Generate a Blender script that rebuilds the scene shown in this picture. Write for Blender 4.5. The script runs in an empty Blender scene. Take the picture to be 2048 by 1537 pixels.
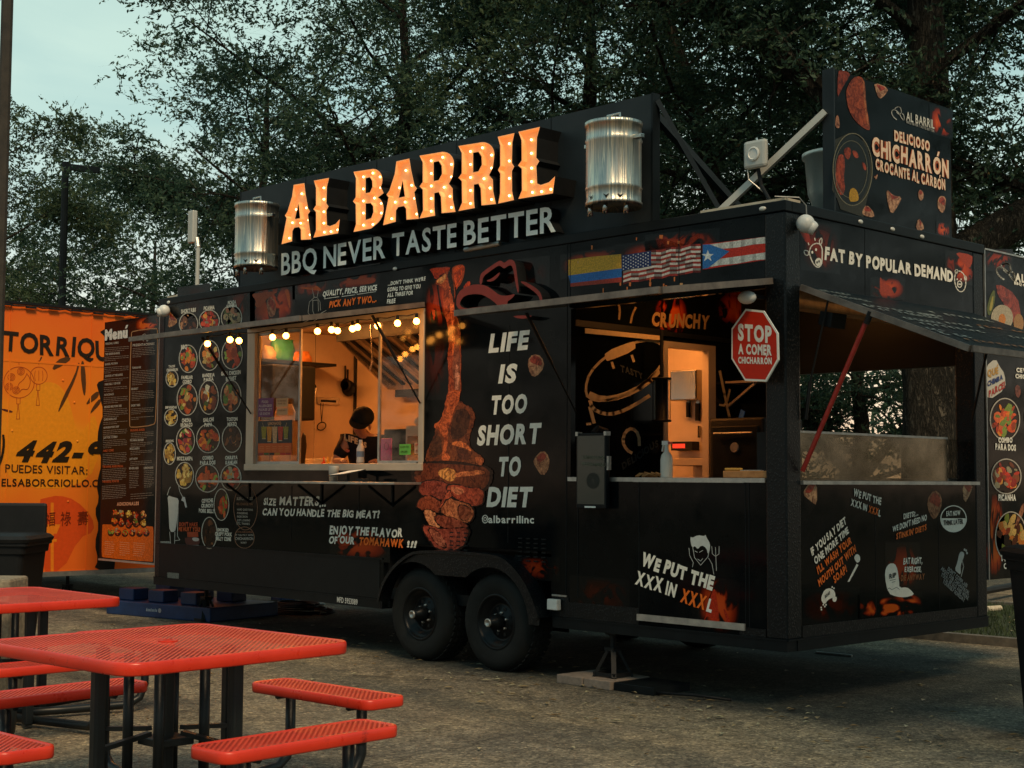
import bpy, bmesh, math, random
import numpy as np
from mathutils import Vector, Matrix
from mathutils.geometry import tessellate_polygon
rnd = random.Random(7)
R = math.radians
C = bpy.context.scene.collection
scn = bpy.context.scene
# ------------------------------------------------------------ camera
F, YAW, PIT, ROL = 2951.745, -0.8048089, 0.0638399, 0.0062955
CAM = Vector((5.712724, -7.984004, 1.5))
FW = Vector((math.cos(PIT)*math.sin(YAW), math.cos(PIT)*math.cos(YAW), math.sin(PIT)))
RI = FW.cross(Vector((0, 0, 1))).normalized(); UP = RI.cross(FW)
RR = RI*math.cos(ROL)+UP*math.sin(ROL); UU = -RI*math.sin(ROL)+UP*math.cos(ROL)
cd = bpy.data.cameras.new('camera'); cam = bpy.data.objects.new('camera', cd); C.objects.link(cam)
cam.matrix_world = Matrix(((RR.x, UU.x, -FW.x, CAM.x), (RR.y, UU.y, -FW.y, CAM.y), (RR.z, UU.z, -FW.z, CAM.z), (0, 0, 0, 1)))
cd.lens = F*36/2048; cd.sensor_width = 36; cd.clip_end = 600; cd.clip_start = .1
scn.camera = cam
# ------------------------------------------------------------ sky, sun, exposure
W = bpy.data.worlds.new('World'); scn.world = W; W.use_nodes = True
wt = W.node_tree; wn = wt.nodes; wl = wt.links; wn.clear()
SUN_EL, SUN_AZ = 48, 112          # soft light from the right behind the camera
sky = wn.new('ShaderNodeTexSky'); sky.sky_type = 'NISHITA'; sky.sun_disc = False
sky.sun_elevation = R(SUN_EL); sky.sun_rotation = R(SUN_AZ); sky.air_density = 1.2; sky.dust_density = 2.5
tc = wn.new('ShaderNodeTexCoord'); sep = wn.new('ShaderNodeSeparateXYZ'); wl.new(tc.outputs['Generated'], sep.inputs[0])
wnz = wn.new('ShaderNodeTexNoise'); wnz.inputs['Scale'].default_value = 2.2; wnz.inputs['Detail'].default_value = 6
wl.new(tc.outputs['Generated'], wnz.inputs['Vector'])
ma = wn.new('ShaderNodeMath'); ma.operation = 'MULTIPLY_ADD'; wl.new(wnz.outputs['Fac'], ma.inputs[0]); ma.inputs[1].default_value = .26; 
wl.new(sep.outputs['Z'], ma.inputs[2])
def wramp(stops):
    rp = wn.new('ShaderNodeValToRGB'); wl.new(ma.outputs[0], rp.inputs[0]); e = rp.color_ramp.elements
    e[0].position = stops[0][0]; e[0].color = stops[0][1]+(1,); e[1].position = stops[-1][0]; e[1].color = stops[-1][1]+(1,)
    for p, c in stops[1:-1]: q = e.new(p); q.color = c+(1,)
    return rp.outputs[0]
# towards the sunset (behind the trees) warm near the horizon, turning cool away from it
west = wramp([(.05, (.55, .30, .16)), (.12, (1.0, .62, .36)), (.19, (1.0, .80, .58)), (.27, (.80, .84, .74)), (.36, (.45, .64, .60)), (.55, (.34, .52, .50)), (1, (.18, .32, .35))])
east = wramp([(.05, (.10, .13, .15)), (.15, (.26, .34, .35)), (.3, (.30, .42, .43)), (.55, (.26, .42, .43)), (1, (.17, .34, .38))])
vd = wn.new('ShaderNodeVectorMath'); vd.operation = 'DOT_PRODUCT'; wl.new(tc.outputs['Generated'], vd.inputs[0]); vd.inputs[1].default_value = (-.80, .60, 0)
mr = wn.new('ShaderNodeMapRange'); mr.interpolation_type = 'SMOOTHSTEP'; mr.inputs['From Min'].default_value = -.5; mr.inputs['From Max'].default_value = .6; wl.new(vd.outputs['Value'], mr.inputs['Value'])
rpm = wn.new('ShaderNodeMix'); rpm.data_type = 'RGBA'; wl.new(mr.outputs[0], rpm.inputs[0]); wl.new(east, rpm.inputs[6]); wl.new(west, rpm.inputs[7])
hs = wn.new('ShaderNodeMix'); hs.data_type = 'RGBA'; hs.blend_type = 'MIX'; hs.inputs[0].default_value = .93
sc_ = wn.new('ShaderNodeMix'); sc_.data_type = 'RGBA'; sc_.blend_type = 'MULTIPLY'; sc_.inputs[0].default_value = 1
cl = wn.new('ShaderNodeTexNoise'); cl.inputs['Scale'].default_value = 3.4; cl.inputs['Detail'].default_value = 7; cl.inputs['Distortion'].default_value = .6
cm = wn.new('ShaderNodeMapping'); cm.inputs['Scale'].default_value = (1, 1, 3.2); wl.new(tc.outputs['Generated'], cm.inputs[0]); wl.new(cm.outputs[0], cl.inputs['Vector'])
cr_ = wn.new('ShaderNodeValToRGB'); wl.new(cl.outputs['Fac'], cr_.inputs[0]); cr_.color_ramp.elements[0].position = .35; cr_.color_ramp.elements[0].color = (9.8, 10.6, 11.0, 1); cr_.color_ramp.elements[1].position = .68; cr_.color_ramp.elements[1].color = (14.5, 13.6, 12.8, 1)
wl.new(rpm.outputs[2], sc_.inputs[6]); wl.new(cr_.outputs[0], sc_.inputs[7])
wl.new(sky.outputs[0], hs.inputs[6]); wl.new(sc_.outputs[2], hs.inputs[7])
bg = wn.new('ShaderNodeBackground'); bg.inputs[1].default_value = .1; wl.new(hs.outputs[2], bg.inputs[0])
wo = wn.new('ShaderNodeOutputWorld'); wl.new(bg.outputs[0], wo.inputs[0])
sl = bpy.data.lights.new('sun', 'SUN'); sl.energy = 2.8; sl.angle = R(16); sl.color = (1, .72, .42)
so = bpy.data.objects.new('sun', sl); C.objects.link(so)
_d = Vector((-.90, .42, -math.tan(R(SUN_EL)))).normalized()
so.rotation_euler = _d.to_track_quat('-Z', 'Y').to_euler()
vs = scn.view_settings; vs.view_transform = 'Standard'; vs.look = 'None'; vs.exposure = 0; vs.gamma = 1; vs.use_curve_mapping = False
scn.cycles.max_bounces = 6; scn.cycles.diffuse_bounces = 3; scn.cycles.transparent_max_bounces = 12
scn.cycles.sample_clamp_indirect = 6

# ------------------------------------------------------------ helpers
def ray(px, py): return FW+RR*((px-1024)/F)-UU*((py-768.5)/F)
def at(px, py, ax, v):
    """the point of the plane ax = v that lies under pixel px, py of the photograph"""
    d = ray(px, py); k = 'xyz'.index(ax); return CAM+d*((v-CAM[k])/d[k])
def gp(px, D, z=0):
    h = Vector((math.sin(YAW), math.cos(YAW), 0)); r = Vector((math.cos(YAW), -math.sin(YAW), 0))
    p = CAM+h*D+r*((px-1024)/F*D); p.z = z; return p
def Z(x0, y0, s): return lambda x, y: (x0+x/s, y0+y/s)

def mat(name, col, rough=.6, metal=0, spec=.5, emit=None, es=1, nodes=None, alpha=None):
    m = bpy.data.materials.new(name); m.use_nodes = True
    b = m.node_tree.nodes['Principled BSDF']
    b.inputs['Base Color'].default_value = tuple(col)+(1,); b.inputs['Roughness'].default_value = rough
    b.inputs['Metallic'].default_value = metal; b.inputs['Specular IOR Level'].default_value = spec
    if emit: b.inputs['Emission Color'].default_value = tuple(emit)+(1,); b.inputs['Emission Strength'].default_value = es
    if nodes: nodes(m.node_tree, b)
    return m
def N(nt, t, **k):
    n = nt.nodes.new('ShaderNode'+t)
    for a, v in k.items():
        if a.startswith('i_'): n.inputs[a[2:].replace('_', ' ')].default_value = v
        else: setattr(n, a, v)
    return n
def coords(nt, scale=(1, 1, 1), kind='Object'):
    t = N(nt, 'TexCoord'); mp = N(nt, 'Mapping'); mp.inputs['Scale'].default_value = scale
    nt.links.new(t.outputs[kind], mp.inputs[0]); return mp.outputs[0]
def ramp(nt, src, stops):
    r = N(nt, 'ValToRGB'); nt.links.new(src, r.inputs[0]); e = r.color_ramp.elements
    e[0].position = stops[0][0]; e[0].color = tuple(stops[0][1])+(1,); e[1].position = stops[-1][0]; e[1].color = tuple(stops[-1][1])+(1,)
    for p, c in stops[1:-1]: q = e.new(p); q.color = tuple(c)+(1,)
    return r.outputs[0]
def noise(nt, vec, scale, detail=4, rough=.6, dist=0):
    n = N(nt, 'TexNoise'); n.inputs['Scale'].default_value = scale; n.inputs['Detail'].default_value = detail
    n.inputs['Roughness'].default_value = rough; n.inputs['Distortion'].default_value = dist
    nt.links.new(vec, n.inputs['Vector']); return n.outputs['Fac']
def mix(nt, f, a, b, mode='MIX'):
    m = N(nt, 'Mix', data_type='RGBA', blend_type=mode)
    for i, v in ((0, f), (6, a), (7, b)):
        if hasattr(v, 'type') and hasattr(v, 'links'): nt.links.new(v, m.inputs[i])
        else: m.inputs[i].default_value = v if i == 0 else tuple(v)+(1,)
    return m.outputs[2]
def bump(nt, b, h, strength=.5, dist=.01):
    n = N(nt, 'Bump'); n.inputs['Strength'].default_value = strength; n.inputs['Distance'].default_value = dist
    nt.links.new(h, n.inputs['Height']); nt.links.new(n.outputs[0], b.inputs['Normal'])
def mathn(nt, op, a, b=None, clamp=False):
    n = N(nt, 'Math', operation=op, use_clamp=clamp)
    for i, v in ((0, a), (1, b)):
        if v is None: continue
        if hasattr(v, 'links'): nt.links.new(v, n.inputs[i])
        else: n.inputs[i].default_value = v
    return n.outputs[0]

# ------------------------------------------------------------ materials
def n_wrap(nt, b):
    v = coords(nt); n = noise(nt, v, 3, 6, .7)
    nt.links.new(ramp(nt, n, [(.3, (.0022, .0034, .0042)), (.7, (.0045, .006, .007))]), b.inputs['Base Color'])
    nt.links.new(ramp(nt, noise(nt, v, 9, 5), [(.3, (.05,)*3), (.75, (.13,)*3)]), b.inputs['Roughness'])
    bump(nt, b, noise(nt, v, 1.3, 2), .12, .02)
def n_plate(nt, b):      # diamond tread plate
    v = coords(nt)
    w1 = N(nt, 'TexWave', wave_type='BANDS', bands_direction='DIAGONAL'); w1.inputs['Scale'].default_value = 14
    nt.links.new(v, w1.inputs[0])
    vo = N(nt, 'TexVoronoi'); vo.inputs['Scale'].default_value = 75; mp = coords(nt, (1, 1, .6)); nt.links.new(mp, vo.inputs['Vector'])
    h = ramp(nt, vo.outputs['Distance'], [(.15, (1, 1, 1)), (.42, (0, 0, 0))])
    nt.links.new(ramp(nt, h, [(0, (.004, .006, .0075)), (1, (.009, .012, .014))]), b.inputs['Base Color'])
    bump(nt, b, h, .5, .003)
def n_print(nt, b, amp=.5, sc=80):
    a = N(nt, 'Attribute', attribute_name='Col'); v = coords(nt); n = noise(nt, v, sc, 4, .65)
    g = ramp(nt, n, [(.3, (1-amp,)*3), (.7, (1+amp*.3,)*3)])
    nt.links.new(mix(nt, 1.0, a.outputs['Color'], g, 'MULTIPLY'), b.inputs['Base Color'])
def n_meat(nt, b):
    a = N(nt, 'Attribute', attribute_name='Col'); v = coords(nt); n = noise(nt, v, 17, 8, .7, 1.4)
    vo = N(nt, 'TexVoronoi', feature='DISTANCE_TO_EDGE'); vo.inputs['Scale'].default_value = 34; nt.links.new(v, vo.inputs['Vector'])
    g = ramp(nt, n, [(.3, (.12, .08, .08)), (.43, (.45, .32, .3)), (.52, (.9, .8, .75)), (.62, (1.3, 1.2, 1.1)), (.72, (.55, .4, .35))])
    g2 = ramp(nt, vo.outputs[0], [(0, (.5,)*3), (.10, (1, 1, 1))])
    nt.links.new(mix(nt, .6, mix(nt, 1.0, a.outputs['Color'], g, 'MULTIPLY'), g2, 'MULTIPLY'), b.inputs['Base Color'])
def n_flame(nt, b):      # printed fire: UV square, Col = (seed, strength, hue)
    u = N(nt, 'UVMap'); a = N(nt, 'Attribute', attribute_name='Col'); s = N(nt, 'SeparateXYZ'); nt.links.new(a.outputs['Vector'], s.inputs[0])
    su = N(nt, 'SeparateXYZ'); nt.links.new(u.outputs[0], su.inputs[0])
    cx = mathn(nt, 'ABSOLUTE', mathn(nt, 'MULTIPLY_ADD', su.outputs[0], 2.0)); 
    cx = mathn(nt, 'ABSOLUTE', mathn(nt, 'SUBTRACT', mathn(nt, 'MULTIPLY', su.outputs[0], 2.0), 1.0))
    cy = mathn(nt, 'ABSOLUTE', mathn(nt, 'SUBTRACT', mathn(nt, 'MULTIPLY', su.outputs[1], 2.0), 1.0))
    r2 = mathn(nt, 'ADD', mathn(nt, 'POWER', cx, 2.5), mathn(nt, 'POWER', cy, 2.5))
    fall = mathn(nt, 'SUBTRACT', 1.0, r2, True)
    cb = N(nt, 'CombineXYZ'); nt.links.new(mathn(nt, 'MULTIPLY', su.outputs[0], 1.7), cb.inputs[0]); nt.links.new(mathn(nt, 'MULTIPLY', su.outputs[1], .8), cb.inputs[1])
    nt.links.new(mathn(nt, 'MULTIPLY', s.outputs[0], 37.0), cb.inputs[2])
    n = noise(nt, cb.outputs[0], 1.5, 2, .4, 1.6)
    n2 = mathn(nt, 'ABSOLUTE', mathn(nt, 'SUBTRACT', n, .5))
    rid = mathn(nt, 'SUBTRACT', 1.0, mathn(nt, 'MULTIPLY', n2, 6.5), True)
    big = mathn(nt, 'MULTIPLY', mathn(nt, 'SUBTRACT', n, .42, True), 3.0, True)
    f = mathn(nt, 'MULTIPLY', mathn(nt, 'ADD', mathn(nt, 'MULTIPLY', rid, .45), big), mathn(nt, 'POWER', fall, .8))
    f = mathn(nt, 'MULTIPLY', f, s.outputs[1])
    nt.links.new(ramp(nt, f, [(.08, (.0035, .005, .006)), (.3, (.022, .004, .002)), (.6, (.22, .018, .004)), (.9, (.52, .06, .010)), (1, (.62, .10, .012))]), b.inputs['Base Color'])
def n_asphalt(nt, b):
    v = coords(nt)
    big = noise(nt, v, .55, 5, .6); mid = noise(nt, v, 4, 4, .6)
    vo = N(nt, 'TexVoronoi'); vo.inputs['Scale'].default_value = 70; nt.links.new(v, vo.inputs['Vector'])
    vo2 = N(nt, 'TexVoronoi'); vo2.inputs['Scale'].default_value = 31; nt.links.new(v, vo2.inputs['Vector'])
    base = ramp(nt, big, [(.3, (.13, .122, .105)), (.5, (.225, .195, .145)), (.7, (.32, .265, .175))])
    st = ramp(nt, vo.outputs['Color'], [(.0, (.34,)*3), (.4, (.74,)*3), (.75, (1.1,)*3), (1, (2.1, 2.0, 1.8))])
    st2 = ramp(nt, vo2.outputs['Color'], [(.0, (.6,)*3), (.5, (.95,)*3), (1, (1.5, 1.45, 1.35))])
    c = mix(nt, .9, mix(nt, 1.0, base, st, 'MULTIPLY'), st2, 'MULTIPLY')
    c = mix(nt, .8, c, ramp(nt, mid, [(.3, (.6, .6, .62)), (.6, (1.1,)*3)]), 'MULTIPLY')
    cr = N(nt, 'TexVoronoi', feature='DISTANCE_TO_EDGE'); cr.inputs['Scale'].default_value = .45
    dv = N(nt, 'Mix', data_type='RGBA', blend_type='ADD'); dv.inputs[0].default_value = .35; nt.links.new(v, dv.inputs[6])
    nz = N(nt, 'TexNoise'); nz.inputs['Scale'].default_value = 2.5; nz.inputs['Detail'].default_value = 5; nt.links.new(v, nz.inputs['Vector']); nt.links.new(nz.outputs['Color'], dv.inputs[7])
    nt.links.new(dv.outputs[2], cr.inputs['Vector'])
    c = mix(nt, .4, c, ramp(nt, cr.outputs[0], [(0, (.3,)*3), (.006, (.4,)*3), (.012, (1,)*3)]), 'MULTIPLY')
    o = N(nt, 'SeparateXYZ'); nt.links.new(v, o.inputs[0])
    # worn wheel tracks and resurfaced strips run along the bay, old oil drips between them
    tk = mathn(nt, 'ADD', mathn(nt, 'ADD', mathn(nt, 'MULTIPLY', o.outputs[1], .62), mathn(nt, 'MULTIPLY', o.outputs[0], .10)), mathn(nt, 'MULTIPLY', mid, .22))
    tk = mathn(nt, 'FRACT', tk)
    c = mix(nt, .8, c, ramp(nt, tk, [(.0, (.62, .66, .70)), (.16, (.66, .69, .72)), (.24, (1.08, 1.05, 1.0)), (.62, (1, 1, 1)), (.7, (.84, .86, .88)), (.84, (1.0, 1.0, 1.0)), (1, (.7, .73, .76))]), 'MULTIPLY')
    oil = N(nt, 'TexVoronoi'); oil.inputs['Scale'].default_value = .9; nt.links.new(dv.outputs[2], oil.inputs['Vector'])
    c = mix(nt, .7, c, ramp(nt, oil.outputs['Distance'], [(.0, (.35, .36, .38)), (.10, (.5, .5, .5)), (.17, (1, 1, 1))]), 'MULTIPLY')
    # shade under and round the trailer, painted into the asphalt colour
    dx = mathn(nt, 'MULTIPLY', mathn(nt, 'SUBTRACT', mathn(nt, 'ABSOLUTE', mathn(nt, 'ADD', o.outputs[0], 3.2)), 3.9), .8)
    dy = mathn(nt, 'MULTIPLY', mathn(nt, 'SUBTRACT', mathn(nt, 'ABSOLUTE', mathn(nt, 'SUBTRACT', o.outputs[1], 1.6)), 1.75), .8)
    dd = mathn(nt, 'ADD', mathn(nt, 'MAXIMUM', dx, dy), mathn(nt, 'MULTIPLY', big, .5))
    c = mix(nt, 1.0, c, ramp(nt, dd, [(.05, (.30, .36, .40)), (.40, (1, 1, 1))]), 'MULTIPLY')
    nt.links.new(c, b.inputs['Base Color'])
    bump(nt, b, vo.outputs['Distance'], .7, .012)
def n_steel(nt, b, rough=.22, tint=(.62, .60, .55)):
    v = coords(nt, (9, 9, .8)); n = noise(nt, v, 1.2, 4, .6)
    v2 = coords(nt); n2 = noise(nt, v2, 2.2, 5, .6)
    nt.links.new(ramp(nt, n2, [(.3, tuple(t*.75 for t in tint)), (.7, tint)]), b.inputs['Base Color'])
    nt.links.new(ramp(nt, n, [(.3, (rough*.85,)*3), (.75, (rough*1.35,)*3)]), b.inputs['Roughness'])
def n_barrel(nt, b):  # upright reflection streaks are painted into the base colour
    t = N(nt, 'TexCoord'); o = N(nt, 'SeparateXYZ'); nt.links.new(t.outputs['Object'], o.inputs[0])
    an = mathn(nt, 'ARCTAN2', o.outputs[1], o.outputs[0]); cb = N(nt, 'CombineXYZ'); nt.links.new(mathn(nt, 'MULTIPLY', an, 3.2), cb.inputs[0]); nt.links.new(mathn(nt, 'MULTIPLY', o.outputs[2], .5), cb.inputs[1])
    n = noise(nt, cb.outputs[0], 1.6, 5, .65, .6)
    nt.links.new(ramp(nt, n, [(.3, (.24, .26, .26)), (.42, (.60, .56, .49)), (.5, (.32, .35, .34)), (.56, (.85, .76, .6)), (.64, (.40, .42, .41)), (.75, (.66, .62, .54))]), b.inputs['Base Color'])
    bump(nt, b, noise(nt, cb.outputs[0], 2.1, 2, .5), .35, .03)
def n_perf(nt, b):       # plastic coated expanded metal: staggered holes let the ground show through
    t = N(nt, 'TexCoord'); o = N(nt, 'SeparateXYZ'); nt.links.new(t.outputs['Object'], o.inputs[0])
    k = math.pi/.030
    sx = mathn(nt, 'SINE', mathn(nt, 'MULTIPLY', mathn(nt, 'ADD', o.outputs[0], o.outputs[1]), k))
    sy = mathn(nt, 'SINE', mathn(nt, 'MULTIPLY', mathn(nt, 'SUBTRACT', o.outputs[0], o.outputs[1]), k))
    p = mathn(nt, 'ABSOLUTE', mathn(nt, 'MULTIPLY', sx, sy))
    hole = mathn(nt, 'GREATER_THAN', p, .60)
    nt.links.new(mix(nt, .75, ramp(nt, noise(nt, coords(nt), 5, 4), [(.3, (.62, .045, .02)), (.7, (.80, .075, .035))]), ramp(nt, noise(nt, coords(nt), 2.3, 8, .75), [(.34, (.45, .42, .42)), (.46, (1, 1, 1))]), 'MULTIPLY'), b.inputs['Base Color'])
    bump(nt, b, mathn(nt, 'MULTIPLY', p, -1.0), .8, .006)
    tr = N(nt, 'BsdfTransparent'); ms = N(nt, 'MixShader'); nt.links.new(hole, ms.inputs[0]); nt.links.new(b.outputs[0], ms.inputs[1]); nt.links.new(tr.outputs[0], ms.inputs[2])
    nt.links.new(ms.outputs[0], nt.nodes['Material Output'].inputs[0])
def n_bark(nt, b):
    v = coords(nt, (1, 1, .22))
    dv = N(nt, 'Mix', data_type='RGBA', blend_type='ADD'); dv.inputs[0].default_value = .22; nt.links.new(v, dv.inputs[6])
    nz = N(nt, 'TexNoise'); nz.inputs['Scale'].default_value = 9; nz.inputs['Detail'].default_value = 6; nt.links.new(v, nz.inputs['Vector']); nt.links.new(nz.outputs['Color'], dv.inputs[7])
    n1 = mathn(nt, 'ABSOLUTE', mathn(nt, 'SUBTRACT', noise(nt, dv.outputs[2], 17, 5, .65), .5))
    vo = N(nt, 'TexVoronoi', feature='DISTANCE_TO_EDGE'); vo.inputs['Scale'].default_value = 26; nt.links.new(dv.outputs[2], vo.inputs['Vector'])
    h = mathn(nt, 'MULTIPLY', ramp(nt, n1, [(0, (0,)*3), (.10, (1,)*3)]), ramp(nt, vo.outputs[0], [(0, (.35,)*3), (.16, (1,)*3)]))
    c = mix(nt, 1.0, ramp(nt, h, [(0, (.018, .017, .014)), (1, (.115, .098, .075))]), ramp(nt, noise(nt, v, 3, 5), [(.3, (.6,)*3), (.7, (1.2,)*3)]), 'MULTIPLY')
    nt.links.new(c, b.inputs['Base Color']); bump(nt, b, h, 1.0, .04)
def n_leaf(nt, b, c0=(.022, .055, .038), c1=(.070, .120, .066)):
    a = N(nt, 'Attribute', attribute_name='Col')
    s = N(nt, 'SeparateXYZ'); nt.links.new(a.outputs['Vector'], s.inputs[0])
    nt.links.new(ramp(nt, s.outputs[0], [(0, c0), (.85, c1), (1, (.16, .10, .03))]), b.inputs['Base Color'])
    tl = N(nt, 'BsdfTranslucent'); nt.links.new(b.inputs['Base Color'].links[0].from_socket, tl.inputs[0]); ms = N(nt, 'MixShader'); ms.inputs[0].default_value = .38
    nt.links.new(b.outputs[0], ms.inputs[1]); nt.links.new(tl.outputs[0], ms.inputs[2]); nt.links.new(ms.outputs[0], nt.nodes['Material Output'].inputs[0])
def n_noisy(c0, c1, sc=8, bs=.3, bd=.01):
    def f(nt, b):
        v = coords(nt); n = noise(nt, v, sc, 6, .65)
        nt.links.new(ramp(nt, n, [(.3, c0), (.7, c1)]), b.inputs['Base Color'])
        if bs: bump(nt, b, n, bs, bd)
    return f
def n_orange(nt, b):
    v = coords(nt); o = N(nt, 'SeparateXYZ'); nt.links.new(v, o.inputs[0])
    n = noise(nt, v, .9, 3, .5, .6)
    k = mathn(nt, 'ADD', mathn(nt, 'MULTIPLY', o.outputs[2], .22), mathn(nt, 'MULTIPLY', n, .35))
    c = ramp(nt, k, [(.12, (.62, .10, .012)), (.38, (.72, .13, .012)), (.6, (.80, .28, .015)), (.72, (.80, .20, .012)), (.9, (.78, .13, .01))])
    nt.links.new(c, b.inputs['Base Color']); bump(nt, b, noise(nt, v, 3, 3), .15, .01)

M = {}
M['wrap'] = mat('black vinyl wrap', (.004,)*3, .25, 0, .13, nodes=n_wrap)
M['trim'] = mat('black painted trim', (.008, .013, .018), .42, 0, .15, nodes=n_noisy((.0035, .0055, .007), (.007, .0105, .0125), 6, .1))
M['board'] = mat('charcoal sign board', (.015, .021, .026), .45, 0, .2, nodes=n_noisy((.010, .015, .018), (.020, .027, .032), 2, .1))
M['plate'] = mat('black tread plate', (.006, .008, .01), .32, 0, .25, nodes=n_plate)
M['print'] = mat('printed vinyl', (1, 1, 1), .15, 0, .2, nodes=n_print)
M['flat'] = mat('cut vinyl lettering', (1, 1, 1), .45, 0, .25, nodes=lambda nt, b: n_print(nt, b, .12, 25))
M['meat'] = mat('printed grilled meat', (1, 1, 1), .12, 0, .2, nodes=n_meat)
M['flame'] = mat('printed fire', (.1, .02, .01), .1, 0, .2, nodes=n_flame)
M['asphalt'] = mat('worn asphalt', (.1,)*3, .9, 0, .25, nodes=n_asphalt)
M['steel'] = mat('stainless steel', (.6,)*3, .3, 1, .5, nodes=n_steel)
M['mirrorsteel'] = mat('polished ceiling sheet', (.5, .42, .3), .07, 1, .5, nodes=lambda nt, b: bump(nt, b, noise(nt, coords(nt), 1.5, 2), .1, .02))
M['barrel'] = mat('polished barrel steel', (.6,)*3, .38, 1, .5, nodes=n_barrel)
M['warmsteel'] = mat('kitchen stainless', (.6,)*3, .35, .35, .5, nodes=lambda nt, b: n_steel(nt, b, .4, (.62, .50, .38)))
M['darkalu'] = mat('weathered hatch edge', (.2, .17, .14), .5, .3, .4, nodes=n_noisy((.10, .085, .075), (.24, .20, .17), 9, .1))
M['alu'] = mat('aluminium trim', (.5, .5, .48), .4, .8, .5, nodes=n_noisy((.34, .34, .33), (.55, .54, .5), 14, .1))
M['perf'] = mat('red coated mesh', (.6, .04, .02), .38, 0, .5, nodes=n_perf)
def n_rim(nt, b):
    v = coords(nt); c = mix(nt, .8, ramp(nt, noise(nt, v, 3, 5), [(.3, (.55, .026, .010)), (.7, (.72, .042, .014))]), ramp(nt, noise(nt, v, 7, 9, .8), [(.33, (.35, .3, .3)), (.42, (1, 1, 1))]), 'MULTIPLY')
    nt.links.new(c, b.inputs['Base Color']); nt.links.new(ramp(nt, noise(nt, v, 12, 6), [(.3, (.22,)*3), (.7, (.5,)*3)]), b.inputs['Roughness'])
M['redrim'] = mat('red coated rim', (.55, .03, .015), .35, 0, .5, nodes=n_rim)
M['blackpipe'] = mat('black coated tube', (.006, .009, .01), .4, 0, .4, nodes=n_noisy((.004, .006, .008), (.010, .014, .016), 8, .1))
M['tyre'] = mat('tyre rubber', (.012,)*3, .8, 0, .3, nodes=n_noisy((.005, .006, .006), (.014, .015, .014), 5, .3))
M['rim'] = mat('black wheel steel', (.006,)*3, .35, 0, .18, nodes=n_noisy((.004, .005, .006), (.009, .011, .012), 20, .05))
M['white'] = mat('white plastic', (.7, .72, .70), .4, 0, .5, nodes=n_noisy((.58, .6, .58), (.74, .75, .72), 10, .05))
M['whitepaint'] = mat('white sign face', (.55, .62, .60), .5, 0, .3, nodes=n_noisy((.74, .78, .74), (.88, .90, .85), 5, .05))
M['cream'] = mat('beige sealant board', (.55, .48, .36), .7, nodes=n_noisy((.45, .38, .28), (.62, .55, .42), 8, .2))
M['marquee'] = mat('marquee face with bulb glow', (.75, .45, .22), .5, 0, .3, emit=(1, .30, .065), es=.50, nodes=n_noisy((.6, .3, .12), (.8, .5, .28), 6, .1))  # face emission stands in for the light its bulbs throw on it
M['bulb'] = mat('glowing bulb', (1, .8, .5), .3, emit=(1, .62, .25), es=7)
M['stringbulb'] = mat('glowing string bulb', (1, .8, .5), .3, emit=(1, .36, .05), es=24)
M['hatred'] = mat('dull red sign face', (.22, .025, .018), .5, 0, .3, nodes=n_noisy((.17, .02, .015), (.25, .03, .022), 5, .05))
M['blackmatte'] = mat('black matte', (.004, .005, .006), .6, 0, .3, nodes=n_noisy((.003, .004, .005), (.007, .008, .009), 9, .05))
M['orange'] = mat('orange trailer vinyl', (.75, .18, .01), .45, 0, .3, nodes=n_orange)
M['blue'] = mat('blue plastic', (.008, .03, .10), .45, 0, .4, nodes=n_noisy((.006, .022, .075), (.012, .04, .13), 6, .2))
M['concrete'] = mat('concrete', (.3, .26, .2), .9, nodes=n_noisy((.16, .135, .10), (.34, .29, .2), 22, .7, .02))
M['paver'] = mat('paver block', (.25, .2, .16), .9, nodes=n_noisy((.15, .12, .10), (.26, .21, .17), 20, .5))
M['bark'] = mat('tree bark', (.06, .05, .04), .95, 0, .15, nodes=n_bark)
M['leafdark'] = mat('oak leaves', (.03, .05, .02), .6, 0, .3, nodes=n_leaf)
M['leafolive'] = mat('olive leaves', (.03, .05, .02), .6, 0, .3, nodes=lambda nt, b: n_leaf(nt, b, (.028, .058, .032), (.088, .125, .056)))
M['grass'] = mat('grass blades', (.03, .05, .015), .8, nodes=n_noisy((.012, .026, .008), (.04, .065, .018), 9, 0))
M['soil'] = mat('grassy soil', (.02, .03, .012), .95, nodes=n_noisy((.012, .022, .008), (.035, .045, .018), 12, .6, .03))
M['kerb'] = mat('kerb concrete', (.14, .13, .11), .9, nodes=n_noisy((.07, .068, .06), (.17, .155, .13), 9, .4))
M['glass'] = mat('window glass', (.9, .9, .88), .03, 0, .5)
def n_glass(nt, b):
    tr = N(nt, 'BsdfTransparent'); gl = N(nt, 'BsdfGlossy'); gl.inputs['Roughness'].default_value = .04
    fr = N(nt, 'LayerWeight'); fr.inputs[0].default_value = .12; ms = N(nt, 'MixShader')
    tr.inputs[0].default_value = (.90, .88, .84, 1)
    nt.links.new(mathn(nt, 'ADD', fr.outputs[0], .03), ms.inputs[0]); nt.links.new(tr.outputs[0], ms.inputs[1]); nt.links.new(gl.outputs[0], ms.inputs[2])
    nt.links.new(ms.outputs[0], nt.nodes['Material Output'].inputs[0])
n_glass(M['glass'].node_tree, None)
M['redpole'] = mat('red painted pole', (.35, .02, .015), .4, nodes=n_noisy((.25, .015, .012), (.4, .03, .02), 20, .1))
M['wood'] = mat('cutting board wood', (.45, .2, .06), .6, nodes=n_noisy((.28, .11, .03), (.5, .24, .08), 14, .2))
M['skin'] = mat('skin', (.36, .19, .12), .5, nodes=n_noisy((.32, .16, .10), (.40, .21, .14), 8, .05))
M['shirt'] = mat('black cotton', (.008, .008, .010), .85, 0, .2, nodes=n_noisy((.006, .006, .008), (.013, .013, .015), 16, .3))
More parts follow.
